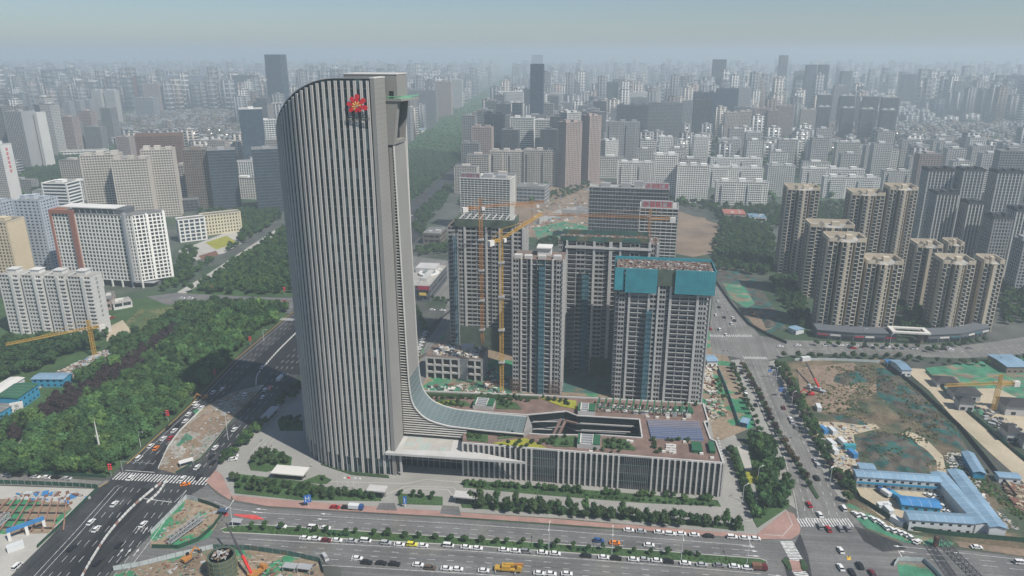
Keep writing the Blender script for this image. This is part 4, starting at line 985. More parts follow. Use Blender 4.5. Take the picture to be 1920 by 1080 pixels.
for x0, x1, y0, y1, zl, zh, m_ in ((-w / 2 - 1, -w / 2 + 4.4, -d / 2 - 1.2, -d / 2 - .9, -12.5, .9, 'net_teal'), (-w / 2 + 5, -w / 2 + 23, -d / 2 - 1.9, -d / 2 - 1.5, -13.5, 1, 'net_teal'), (-w / 2 + 23, -w / 2 + 33, -d / 2 - .9, -d / 2 - .6, -9, .8, 'net_screen'), (-w / 2 + 33, w / 2 + 1.4, -d / 2 - 1.9, -d / 2 - 1.5, -13.2, 1, 'net_teal'),
                                   (w / 2 + 1.1, w / 2 + 1.4, -d / 2 - 1.4, d / 2 + 1, -13, 1, 'net_teal'), (-w / 2 - 1.4, -w / 2 - 1.1, -d / 2 - 1, d / 2 + 1, -13, 1, 'net_teal_dark'), (-w / 2 - 1, w / 2 + 1, d / 2 + .8, d / 2 + 1.1, -8, 1.9, 'net_teal')):
    mb = MB(); mb.box(x0, y0, h + zl, x1, y1, h + zh); s = mb.build('safety_screen', M[m_], t)
    if x1 - x0 > 8 and m_ == 'net_teal' and y0 < 0:
        jm = MB(); k = int((x1 - x0) / 1.5)
        for i in range(k + 1): jm.box(x0 + (x1 - x0) * i / k - .05, y0 - .04, h + zl, x0 + (x1 - x0) * i / k + .05, y0 - .01, h + zh)
        for i in range(10): jm.box(x0, y0 - .03, h + zl + i * 1.45, x1, y0 - .005, h + zl + i * 1.45 + .09)
        jm.build('screen_frame', M['net_teal_dark'], s)
hoist(t, -w / 2 + 19.5, -d / 2 - .6, h * .72, 3.4)
for (w_, d_, h_, c_), lb in ((B4, 'rebar and formwork piled on the teal screened tower deck'), (B3, 'rebar and formwork on the green netted tower deck'), (B1, 'planks and steel on the dark netted tower deck')):
    clutter('formwork', lb, c_.x, c_.y, h_ + .26, w_ / 2 - 1, d_ / 2 - 1, 520, ['rust', 'roof_brown', 'steel_dark', 'concrete_raw', 'roof_brown', 'rust', 'concrete'], smin=.15, smax=.8, hmax=.7)

# low concrete building, slab and stores in front of the towers
t = thing('unfinished_block', 'low grey unfinished concrete block of three floors behind the roof garden', 'building', G(858, 700), -TH); wl_, dl_ = 37.0, 20.0
mb = MB(); mb.box(-wl_ / 2 + 1.5, -dl_ / 2 + 1.5, 0, wl_ / 2 - .5, dl_ / 2, 14.5); mb.build('core', M['concrete_dark_and_shade'], t)  # near-black box puts interior shade behind the wall openings
W = MB()
for i in range(7):
    x0 = -wl_ / 2 + i * wl_ / 7; W.box(x0, -dl_ / 2 - .1, 0, x0 + 1.0, -dl_ / 2 + 1.2, 15.2)
    if i == 4: W.box(x0, -dl_ / 2 + .2, 0, x0 + wl_ / 7, -dl_ / 2 + .6, 15)
    for k in range(3): W.box(x0, -dl_ / 2, k * 5 + 3.9, x0 + wl_ / 7, -dl_ / 2 + .8, k * 5 + 5.2)
W.box(wl_ / 2 - 1, -dl_ / 2, 0, wl_ / 2, -dl_ / 2 + 1, 15.2)
for k in range(3):
    for j in range(4): W.box(-wl_ / 2 - .02, -dl_ / 2 + j * 5, k * 5, -wl_ / 2 + .6, -dl_ / 2 + j * 5 + 1.2, k * 5 + 5)
    W.box(-wl_ / 2, -dl_ / 2, k * 5 + 3.9, -wl_ / 2 + .5, dl_ / 2, k * 5 + 5.2); W.box(wl_ / 2 - .5, -dl_ / 2, k * 5, wl_ / 2 + .05, dl_ / 2, k * 5 + 5)
W.build('wall', M['concrete'], t)
mb = MB(); mb.box(-wl_ / 2, -dl_ / 2, 15.2, wl_ / 2, dl_ / 2, 15.5); mb.build('roof', M['roof_brown'], t)
mb = MB(); mb.box(2, 3, 15.5, 10, 8, 18.2); mb.build('stair_hut', M['concrete'], t)
cc = G(858, 700)
clutter('rubble', 'planks and rubble on the unfinished block roof', cc.x + 1, cc.y, 15.5, 15, 8, 260, ['steel_dark', 'concrete_raw', 'site_sand', 'white_trim'], hmax=.8)
poly_clutter('site_stores', 'stacked building material around the concrete towers', [(800, 735), (950, 740), (950, 715), (930, 690), (900, 700), (890, 722), (805, 722)], 160, ['rust', 'steel_dark', 'white_trim', 'net_green', 'concrete'], .4, 2.0, 1.2)
poly_clutter('site_stores', 'pale slabs and timber stacked beside the teal screened tower', [(1315, 735), (1345, 740), (1335, 700), (1350, 690), (1330, 670), (1318, 690)], 220, ['white_trim', 'site_sand', 'concrete', 'rust'], .4, 1.8, 1.8)
poly_clutter('site_stores', 'timber and sheets lying along the east site fence', [(1345, 740), (1362, 780), (1330, 790), (1322, 758)], 120, ['concrete', 'site_sand', 'net_green', 'rust'], .4, 1.8, 1.8)

# ------------------------------------------------------------ cranes
def lattice(mb, p, q, w, step, t=0.22, tri=False):
    p = Vector(p); q = Vector(q); d = (q - p); n = max(1, int(d.length / step)); ax = d.normalized()
    up = Vector((0, 0, 1)) if abs(ax.z) < .9 else Vector((math.cos(TH), -math.sin(TH), 0))
    s = ax.cross(up).normalized(); r = s.cross(ax).normalized()
    C = [s * (-w / 2), s * (w / 2), r * w * .9] if tri else [(-s - r) * (w / 2), (s - r) * (w / 2), (s + r) * (w / 2), (-s + r) * (w / 2)]
    for c in C: mb.beam(p + c, q + c, t)
    m = len(C)
    for i in range(n):
        a = p + d * (i / n); b = p + d * ((i + 1) / n)
        for j in range(m):
            k = (j + 1) % m
            mb.beam(a + C[j], b + C[k], t * .6); mb.beam(a + C[j], a + C[k], t * .6)
def tower_crane(label, u, v, zt, ang, jib, cj, m, lift=0.0, w=1.9, group='tower cranes'):
    b = G(u, v); t = thing('tower_crane', label, 'crane', b, 0, group)
    mb = MB(); mb.box(-2.2, -2.2, 0, 2.2, 2.2, .8); mb.build('base', M['concrete'], t)
    mb = MB(); lattice(mb, (0, 0, .5), (0, 0, zt), w, w * 1.05, .2); mb.build('mast', M[m], t)
    d = Vector((math.cos(ang), math.sin(ang), 0)); up = Vector((0, 0, 1))
    mb = MB(); lattice(mb, d * 1.2 + up * (zt + 1), d * jib * math.cos(lift) + up * (zt + 1 + jib * math.sin(lift)), 1.5, 1.9, .18, True); mb.build('jib', M[m], t)
    mb = MB(); lattice(mb, d * -1.2 + up * (zt + 1), d * -cj + up * (zt + 1), 1.4, 2.0, .22); mb.build('counter_jib', M[m], t)
    mb = MB(); lattice(mb, up * zt, up * (zt + 7), 1.3, 1.6, .22); mb.beam(up * (zt + 7), d * jib * .62 * math.cos(lift) + up * (zt + 2.2 + jib * .62 * math.sin(lift)), .14); mb.beam(up * (zt + 7), d * -cj * .9 + up * (zt + 1.5), .14); mb.build('apex', M[m], t)
    a = math.atan2(d.y, d.x)
    mb = MB(); e = d * (-cj + 1.5); mb.obox((e.x, e.y), a, 1.8, 1.1, zt - 1.2, zt + 1.9); mb.build('counterweight', M['white_trim'], t)
    mb = MB(); e = d * 1.0 + Vector((d.y, -d.x, 0)) * 1.7; mb.obox((e.x, e.y), a, 1.0, .8, zt - .6, zt + 1.6); mb.build('cab', M['white_wall'], t)
    for k in range(1, int(zt / 22) + 1):
        mb = MB(); mb.box(-1.9, -1.9, k * 21, 1.9, 1.9, k * 21 + .7); mb.build('tie_collar', M['steel_grey'], t)
    return t
def zof(u, v, vt): return zat(vt, G(u, v).y)
tower_crane('orange tower crane left of the dark netted tower, jib pointing right', 905, 672, zof(905, 672, 392), R(22), 45, 12, 'crane_orange')
tower_crane('yellow tower crane in front of the dark netted tower with its jib raised', 941, 738, zof(941, 738, 452), R(48), 38, 10, 'crane_yellow', R(14))
tower_crane('orange tower crane rising behind the teal screened tower, jib level to the left', 1203, 672, zof(1203, 672, 412), R(172), 68, 16, 'crane_orange')
tower_crane('yellow tower crane over the scrap yard by the grey slab block', 178, 668, zof(178, 668, 618), R(219), 48, 9, 'crane_yellow')
tower_crane('yellow tower crane standing in the tiled roof building site', 1862, 772, zof(1862, 772, 722), R(186), 34, 12, 'crane_yellow')
tower_crane('slim far orange tower crane beside the excavated site', 997, 425, zof(997, 425, 388), R(200), 30, 9, 'crane_orange', 0, 1.6)

# ------------------------------------------------------------ tan apartment towers on the right
dm('slab_edge', (0.58, 0.56, 0.51), var=.08)
def tan_tower(label, u0, u1, vt, vb, d=17.0, wings=3):
    w, h, c = site(u0, u1, vt, vb, None, d); FOOT.append((c.x, c.y, max(w, d) * .6))
    t = thing('apartment_tower', label, 'building', c, -TH, 'tan apartment towers'); hw, hd = w / 2, d / 2; n = round(h / 3.0); fh = h / n
    W = MB(); Gl = MB(); pr = [0.0, 2.4, 0.8] if wings == 3 else [0, 1.6]; gap = 2.2; ww = (w - gap * (wings - 1)) / wings
    Gl.box(-hw + .6, -hd + 4.5, 0, hw - .6, hd - .4, h - .1)
    for k in range(n): W.box(-hw + .5, -hd + 4.3, k * fh, hw - .5, -hd + 4.6, k * fh + .8, 2)  # umber bands paint the shade deep in the gaps between wings
    for i in range(wings):
        x0 = -hw + i * (ww + gap); x1 = x0 + ww; y = -hd - pr[i]; xm = x0 + ww * .5
        Gl.box(x0 + .3, y + .5, 0, x1 - .3, hd - .6, h - .05)
        W.box(x0, y - .1, 0, x0 + .5, -hd + 6, h + .2, 0); W.box(x1 - .5, y - .05, 0, x1, -hd + 6, h + .15, 0); W.box(xm - .3, y - .2, 0, xm + .3, y + .6, h + .1, 0)
        for k in range(n):
            z = k * fh
            W.box(x0 + .5, y - 1.2, z, xm - .3, y + .5, z + .42, 1); W.box(x0 + .5, y - 1.2, z + .42, xm - .3, y - 1.08, z + 1.0, 3)
            W.box(xm + .3, y + .1, z, x1 - .5, y + .5, z + .8, 2); W.box(xm + .3, y - .3, z + .8, x1 - .5, y + .5, z + 1.05, 1)
    W.box(-1.1, -hd - pr[-2 if wings == 3 else 1] - .9, 0, 1.3, -hd + .5, h + 1.0, 0)
    for s in (-1, 1):
        W.box(s * hw - .3, -hd + d * .3, 0, s * hw + .3, hd - .2, h, 2)  # side walls darker than the tan wings, their shade put into the colour
        for k in range(n): W.box(s * hw - .55, -hd + d * .42, k * fh + .9, s * hw + .55, -hd + d * .62, k * fh + 1.25, 1)
    W.box(-hw + .4, hd - .7, 0, hw - .4, hd - .3, h, 2)
    W.build('wall', [M['w_tan'], M['slab_edge'], M['w_umber'], M['g_blue']], t); Gl.build('glazing', M['g_std'], t)
    P = MB(); P.box(-hw, -hd, h + .2, hw, hd, h + .6, 1); P.box(-w / 6 - .5, -hd - 2.6, h + .55, w / 6 + .5, -hd + .1, h + .95, 1)
    r = P.build('roof', [M['w_tan'], M['roof_pale']], t)
    for x0, x1, y0, y1, hh in ((-hw - .3, -hw + .4, -hd, hd, 3.6), (hw - .4, hw + .3, -hd, hd, 3.6), (-hw, hw, hd - .4, hd + .2, 4.2), (-hw + .4, -hw + w * .22, -hd - .2, -hd + .4, 3.4), (hw - w * .22, hw - .4, -hd - .2, -hd + .4, 3.4)):
        q = MB(); q.box(x0, y0, h + .6, x1, y1, h + hh); q.build('crown_wall', M['w_tan'], r)
    q = MB(); q.add([(-hw * .5, -hd, h + .6), (-hw * .2, -hd, h + .6), (-hw * .35, -hd, h + 3.4), (-hw * .5, hd * .4, h + .6), (-hw * .2, hd * .4, h + .6), (-hw * .35, hd * .4, h + 3.4)], ((0, 1, 2), (5, 4, 3), (0, 2, 5, 3), (1, 4, 5, 2))); q.build('gable', M['w_tan'], r)
    q = MB(); q.box(hw * .1, -1, h + .6, hw * .45, 3.5, h + 3.8); q.build('stair_hut', M['w_tan'], r)
tan_tower('tan apartment tower standing alone, leftmost of the back row', 1468, 1538, 358, 512)
tan_tower('tan apartment tower in the back row, left of the tallest pair', 1585, 1660, 368, 532)
tan_tower('tallest tan apartment tower of the back row, right of its twin', 1655, 1722, 358, 535)
tan_tower('tan apartment tower with brick coloured bays behind the front corner tower', 1508, 1602, 428, 560)
tan_tower('front corner tan apartment tower, left of the pair above the shop row', 1540, 1625, 455, 622)
tan_tower('lower tan apartment tower, right of the pair above the shop row', 1610, 1694, 497, 626)
tan_tower('narrow tan apartment tower seen behind the shop gateway', 1704, 1768, 466, 582, 16, 2)
tan_tower('small roof topped tan tower peeping behind the narrow one', 1764, 1808, 462, 560, 14, 2)
tan_tower('wide tan apartment tower above the curved shop row', 1748, 1830, 497, 624)
tan_tower('end tan apartment tower at the far right of the shop row', 1826, 1884, 496, 620, 15, 2)

# shop row below them
def shop_row(label, q, h, signs):
    W = [G(u, v) for u, v in q]; t = thing('shop_row', label, 'shops'); back = [p + E2 * 12 for p in W]
    mb = MB(); mb.prism([(p.x, p.y) for p in W + back[::-1]], 0, h); mb.build('wall', M['w_slate'], t)
    mb = MB(); mb.prism([(p.x, p.y) for p in [p - E2 * .6 for p in W] + [p + E2 * .6 for p in back[::-1]]], h, h + .5); mb.build('roof', M['w_slate'], t)
    for i in range(len(W) - 1):
        a, b = W[i], W[i + 1]; n = max(1, int((b - a).length / 7))
        for k in range(n):
            p = a + (b - a) * ((k + .08) / n) - E2 * .25; r = a + (b - a) * ((k + .92) / n) - E2 * .25
            mb = MB(); mb.beam(p + Vector((0, 0, 3.6)), r + Vector((0, 0, 3.6)), .3, 1.2); mb.build('shop_sign', M[signs[k % len(signs)]], t)
            mb = MB(); mb.beam(p + Vector((0, 0, 1.4)), r + Vector((0, 0, 1.4)), .2, 2.4); mb.build('shop_window', M['g_std'], t)
shop_row('low dark shop row with coloured signs under the paired tan towers', [(1530, 634), (1600, 640), (1678, 642)], 6.5, ['sign_dim', 'white_trim', 'w_dark', 'sign_red', 'white_trim', 'net_teal_dark'])
shop_row('low shop row with pale signs under the end tan towers', [(1738, 643), (1800, 640), (1852, 628)], 6.0, ['w_slate', 'white_trim', 'net_teal_dark', 'w_pale'])
t = thing('shop_gateway', 'pale square roofed gateway between the two shop rows', 'gateway', G(1700, 640), -TH)
for x in (-9, 9): mb = MB(); mb.box(x - 1, -3, 0, x + 1, 3, 8); mb.build('pillar', M['w_umber'], t)
for a in ((-13, -6, 13, -3.5), (-13, 3.5, 13, 6), (-13, -3.5, -10, 3.5), (10, -3.5, 13, 3.5)): mb = MB(); mb.box(a[0], a[1], 8, a[2], a[3], 9.2); mb.build('roof_beam', M['white_trim'], t)

# ------------------------------------------------------------ named buildings on the left and in the middle distance
# white ribbed hotel
HTH = R(9.5); w, h, c = site(92, 276, 402, 536, None, 20, HTH); FOOT.append((c.x, c.y, w * .6))
t = thing('hotel_block', 'broad white ribbed hotel slab with brick red end and flat white roof canopy', 'building', c, -HTH); W = MB(); Gl = MB(); n = round(h / 3.3); fh = h / n; hw, hd = w / 2, 10
facade(W, Gl, -hw + .5, hw - .5, -hd + .5, hd - .5, 6, h, fh, 1.0, 3.4, 1.15, .3, 0, 0)
W.box(-hw - .5, -hd - 1.0, 6, -hw + w * .02, hd, h + 3, 1); W.box(-hw + w * .24, -hd - 1.2, 6, -hw + w * .30, -hd + 1, h + 2, 1); W.box(-hw - .4, -hd - .95, h - .3, -hw + w * .3, -hd + 1, h + 3.2, 1)
W.box(hw - w * .10, -hd - 2.5, 6, hw - w * .07, -hd + 1, h + 2.5, 2)
W.build('wall', [M['w_white'], M['w_brick'], M['steel_grey']], t); Gl.build('glazing', M['g_std'], t)
mb = MB(); mb.box(-hw, -hd, h, hw, hd, h + .3); r = mb.build('roof', M['roof_grey'], t)
mb = MB(); mb.box(-hw + w * .26, -hd + 3, h + .3, hw - w * .12, hd - 2, h + 4.6); mb.build('roof_storey', M['w_slate'], r)
mb = MB(); mb.box(-hw + w * .12, -hd + 1, h + 5.2, hw - w * .2, hd - 4, h + 6.0); mb.build('roof_canopy', M['white_wall'], r)
for i in range(8): mb = MB(); x = -hw + w * (.3 + .07 * i); mb.beam((x, -hd + 1, h + .3), (x - 2, -hd + 2, h + 5.2), .25); mb.build('canopy_strut', M['steel_grey'], r)
for i in range(9): mb = MB(); x = -hw + w * i / 8; mb.box(x - .6, -hd - .3, 0, x + .6, -hd + .9, 6.1); mb.build('pillar', M['w_white'], t)
mb = MB(); mb.box(-hw + 1, -hd + 2.5, 0, hw - 1, hd - 1, 6); mb.build('ground_storey', M['g_std'], t)
WA = R(44); W = MB(); Gl = MB(); facade(W, Gl, .4, 27, .4, 14, 6, h, fh, 1.0, 3.2, 1.0, .3); W.box(25.5, -.4, 6, 27.6, 1.2, h + 1.5); W.box(12, -.45, 6, 13.2, .6, h + 1)
for mb_, nm_, m_ in ((W, 'wing_wall', 'w_white'), (Gl, 'wing_glazing', 'g_std')): link(nm_, mb_.mesh(nm_, M[m_]), t, (hw - 1.5, -hd + .3, 0), WA)
mb = MB(); mb.box(0, 0, h, 27.5, 14.5, h + .5); link('wing_roof', mb.mesh('wing_roof', M['roof_grey']), t, (hw - 1.5, -hd + .3, 0), WA)
mb = MB(); mb.box(1, 1.5, 0, 26, 13, 6.1); link('wing_base', mb.mesh('wing_base', M['g_std']), t, (hw - 1.5, -hd + .3, 0), WA)
mb = MB(); mb.add([(hw - 6, -hd - 1, 5), (hw + 9, -hd + 3, 4), (hw + 8, hd, 4), (hw - 4, hd, 5), (hw - 6, -hd - 1, 5.5), (hw + 9, -hd + 3, 4.5), (hw + 8, hd, 4.5), (hw - 4, hd, 5.5)], ((3, 2, 1, 0), (4, 5, 6, 7), (0, 1, 5, 4), (1, 2, 6, 5), (2, 3, 7, 6), (3, 0, 4, 7))); mb.build('porch', M['steel_grey'], t)
# grey slab of four joined units with lettered end wall
STH = R(5)
w, h, c = site(-6, 192, 518, 628, None, 13, STH); FOOT.append((c.x, c.y, w * .6))
t = thing('slab_block', 'long pale grey slab block of four joined units with lettered end wall', 'building', c, -STH); hw, hd = w / 2, 6.5; n = round(h / 2.9); fh = h / n; W = MB(); Gl = MB()
for i in range(4):
    x0 = -hw + w * i / 4; x1 = x0 + w / 4 - (2.2 if i < 3 else 0)
    facade(W, Gl, x0 + .4, x1 - .4, -hd + .4, hd - .4, 0, h, fh, 1.35, 2.4, .5, .28, 0, 0, sides='fb')
    W.box(x0 + (x1 - x0) * .60, -hd - 1.3, 0, x0 + (x1 - x0) * .74, -hd + .5, h + .3)
    for k in range(n): W.box(x0 + (x1 - x0) * .74, -hd - .9, k * fh, x1 - .3, -hd + .4, k * fh + 1.0)
    if i < 3: W.box(x1 - .2, -hd + 3.5, 0, x1 + 2.6, hd, h)
    W.box(x0 - .05, -hd, 0, x0 + .4, hd, h); W.box(x1 - .4, -hd - .02, 0, x1 + .05, hd + .02, h + .02)
    r = MB(); r.box(x0, -hd, h, x1, hd, h + .4); rr = r.build('roof', M['roof_pale'], t)
    q = MB(); q.box(x0 + 4, -1.5, h + .4, x0 + 11, 5, h + 3.0); q.box(x0 + 3.5, -2, h + 3.0, x0 + 11.5, 5.4, h + 3.4); q.build('stair_hut', M['w_pale'], rr)
W.build('wall', M['w_pale'], t); Gl.build('glazing', M['g_std'], t)
mb = MB()
for k in range(n): mb.box(hw + .05, -hd, k * fh, hw + .08, hd, k * fh + .09)
mb.build('end_wall_joint', M['w_grey'], t)
for i in range(9):                                                  # upright characters down the end wall, too worn to read
    q = MB(); z = h - 3.5 - i * 3.6
    for j in range(5):
        if random.random() < .5: q.box(hw + .06, -1.2, z + j * .5, hw + .16, .9, z + j * .5 + .2)
        else: y = random.uniform(-1.1, .7); q.box(hw + .06, y, z + j * .3, hw + .16, y + .22, z + j * .3 + 1.1)
    q.build('wall_character', M['w_slate'], t)
def B(name, label, *a, **k): return tower(name, label, *a, **k)
B('apartment_block', 'blue grey apartment slab with dotted balconies left of the white hotel', 22, 110, 378, 512, None, 24, R(6), 'blue', 'g_std', 3.0, 1.5, 4.2, 1.7, .35, huts=3)
B('apartment_block', 'blue grey apartment slab at the picture edge behind the cream block', -40, 30, 382, 500, None, 20, R(6), 'blue', 'g_std', 3.0, 1.5, 4.2, 1.7, .35, huts=2)
B('apartment_block', 'cream apartment block at the picture edge beside the blue grey slab', -30, 48, 418, 532, None, 22, R(6), 'cream', 'g_std', 3.0, 1.2, 3.2, 1.2, .3, huts=1, blank='r')
B('office_block', 'white office block with blue ribbon windows behind the blue grey slab', 76, 152, 345, 440, None, 24, R(6), 'white', 'g_blue', 3.6, 1.5, 30, 1.0, .4, huts=1)
for i, (a, b, v, vb) in enumerate([(148, 232, 292, 412), (206, 284, 300, 416), (262, 330, 282, 406)]):
    B('apartment_tower', ['beige gridded apartment tower, leftmost and broadest of the joined three', 'beige gridded apartment tower, middle and lowest roofed of the joined three', 'beige gridded apartment tower, rightmost of the joined three'][i], a, b, v, vb, None, 24, R(-17), 'beige', 'g_std', 3.1, 1.25, 3.0, .9, .3, huts=3, group='joined beige apartment towers')
B('hotel_block', 'broad reddish brown hotel with square corner turrets behind the beige towers', 252, 345, 256, 372, None, 22, R(-17), 'brown', 'g_std', 3.2, 1.3, 3.2, 1.2, .3, huts=2, crown=2)
B('office_block', 'brown office tower with darker lower storeys beside the brown hotel', 340, 390, 282, 392, None, 20, R(-17), 'umber', 'g_std', 3.4, 1.2, 3.0, .9, .3, huts=1)
B('office_tower_block', 'dark banded office tower, left one of the dark pair', 387, 442, 282, 392, None, 24, R(-19), 'slate', 'g_blue', 4.0, 1.0, 3.0, .4, .35, mp='dark', huts=1, hutwall='grey')
B('office_tower_block', 'dark banded office tower, right one of the dark pair next to the tall tower', 471, 528, 280, 398, None, 24, R(-19), 'slate', 'g_blue', 4.0, 1.0, 3.0, .4, .35, mp='dark', huts=1, hutwall='grey')
B('office_block', 'low white pillared office between the dark pair of towers', 438, 478, 304, 352, None, 18, R(-18), 'pale', 'g_blue', 4, .6, 3.4, 1.3, .5, huts=0)
B('office_tower_block', 'dark blue glass tower with a cut white lattice top', 447, 492, 205, 312, None, 28, R(-18), 'navy', 'g_blue', 4, .5, 3, .4, .2, huts=1, hutwall='white')
B('office_block', 'white gridded office in front of the dark blue glass tower', 477, 518, 226, 300, None, 22, R(-18), 'white', 'g_blue', 4, 1.2, 5, .8, .4, huts=1)
B('office_tower_block', 'grey government tower with tall window slots and a side wing at the left edge', 4, 66, 210, 320, None, 28, R(16), 'grey', 'g_std', 4, .6, 3.6, 1.5, .5, huts=1, blank='r')
B('office_block', 'grey wing tower standing right of the slotted government tower', 62, 86, 212, 318, None, 20, R(16), 'pale', 'g_std', 4, 3.4, 20, 2, .3, huts=0, blank='lr')
t = B('apartment_block', 'pale tower with red characters on its end wall at the left edge', -30, 22, 272, 380, None, 18, R(16), 'pale', 'g_std', 3.1, 1.3, 3, .9, .3, huts=1, blank='r')
w, d, h = t['dims']
for i in range(6): q = MB(); z = h - 8 - i * 6; q.box(w / 2 + .0, -1.5, z, w / 2 + .25, 1.5, z + .7); q.box(w / 2, -1.5, z + 1.6, w / 2 + .25, 1.5, z + 2.2); q.box(w / 2, -.4, z + .1, w / 2 + .22, .4, z + 3.4); q.box(w / 2, -1.8, z + 3.0, w / 2 + .25, 1.8, z + 3.6); q.build('wall_character', M['sign_red'], t)
B('office_block', 'small pink and white office in front of the brown hotel', 216, 256, 258, 302, None, 20, R(14), 'rose', 'g_blue', 3.4, 1.2, 4, 1.2, .35, huts=1)
B('school_block', 'low cream school building with many windows beyond the park path', 372, 452, 402, 438, None, 15, R(-32), 'yellow', 'g_std', 3.6, 1.6, 3.4, 1.6, .3, huts=0, roof='roof_grey')
B('school_block', 'low glass fronted wing left of the cream school building', 328, 385, 412, 452, None, 16, R(-32), 'white', 'g_blue', 4, 1.2, 6, 1.4, .3, huts=0)
B('low_building', 'small dark roofed pavilion below the brown office tower', 330, 374, 376, 398, None, 16, R(-19), 'slate', 'g_std', 4, 1, 5, .6, .3, huts=0)
B('tall_tower', 'very tall dark glass tower far behind the hero tower at the left', 495, 537, 103, None, 196, 42, R(6), 'navy', 'g_blue', 4.2, .5, 3, .3, .2, huts=0)
# offices with red roof signs
def roof_sign(t, x0, x1, y, z0, z1, ch=4, board='w_grey', m='sign_dim'):
    s = link('roof_sign', None, t); mb = MB(); mb.box(x0, y, z0, x1, y + 3.2, z1); mb.build('sign_board', M[board], s)
    hh = z1 - z0; cx = x0 + hh * .62; cz = (z0 + z1) / 2; mb = MB(); k = 14
    for i in range(k):
        a0, a1 = 2 * math.pi * i / k, 2 * math.pi * (i + 1) / k
        mb.beam((cx + hh * .33 * math.cos(a0), y - .08, cz + hh * .33 * math.sin(a0)), (cx + hh * .33 * math.cos(a1), y - .08, cz + hh * .33 * math.sin(a1)), .3, .45)
    mb.beam((cx, y - .08, cz - hh * .2), (cx, y - .08, cz + hh * .2), .4); mb.beam((cx - hh * .2, y - .08, cz), (cx + hh * .2, y - .08, cz), .3); mb.build('sign_emblem', M[m], s)
    rest = x1 - (x0 + hh * 1.2)
    for i in range(ch):
        q = MB(); a = x0 + hh * 1.2 + rest * i / ch; b = a + rest / ch * .86
        rows = 4 if i != 2 else 2
        for j in range(rows): z = z0 + hh * (.16 + .68 * j / max(1, rows - 1)); q.box(a, y - .2, z - .14, b, y - .03, z + .22)
        for j in range(2 if i != 2 else 1): x = a + (b - a) * (.25 + .45 * j); q.box(x - .2, y - .24, z0 + hh * .14, x + .2, y - .02, z1 - hh * .12)
        q.build('sign_character', M[m], s)
t = B('sign_office', 'white banded office with a dim red rooftop sign at its left corner', 862, 966, 336, 432, None, 24, R(13), 'white', 'g_std', 2.6, .55, 4.4, .25, .45, huts=0, roof='roof_pale')
w, d, h = t['dims']; roof_sign(t, -w / 2 + .5, -w / 2 + w * .40, -d / 2 + .3, h + .5, h + 6.5)
for x0, x1, hh in ((-w * .08, w * .10, 4.5), (w * .18, w * .38, 3.5)): mb = MB(); mb.box(x0, -2, h + .3, x1, 7, h + hh); mb.build('plant_box', M['w_grey'], t)
t = B('sign_office', 'grey glass office slab with red rooftop sign, rear one of the pair', 1104, 1256, 354, 455, None, 20, R(11), 'grey', 'g_std', 3.9, .6, 3.2, .22, .5, huts=0, roof='roof_pale')
w, d, h = t['dims']; roof_sign(t, w / 2 - w * .31, w / 2 - .8, -d / 2 + .4, h + .5, h + 7.2, m='sign_red')
for x0, x1, hh in ((-w * .36, -w * .24, 3.8), (-w * .10, w * .02, 4.5), (w * .06, w * .17, 7)): mb = MB(); mb.box(x0, -2, h + .3, x1, 6, h + hh); mb.build('plant_box', M['w_grey'], t)
t = B('sign_office', 'grey banded office with red rooftop sign, front one of the pair', 1199, 1273, 392, 545, None, 26, R(11), 'pale', 'g_std', 2.9, .6, 4.4, .25, .45, huts=1, roof='roof_pale')
w, d, h = t['dims']; roof_sign(t, -w / 2 + 1, w / 2 - w * .16, -d / 2 + .6, h + .5, h + 6.8, m='sign_red')
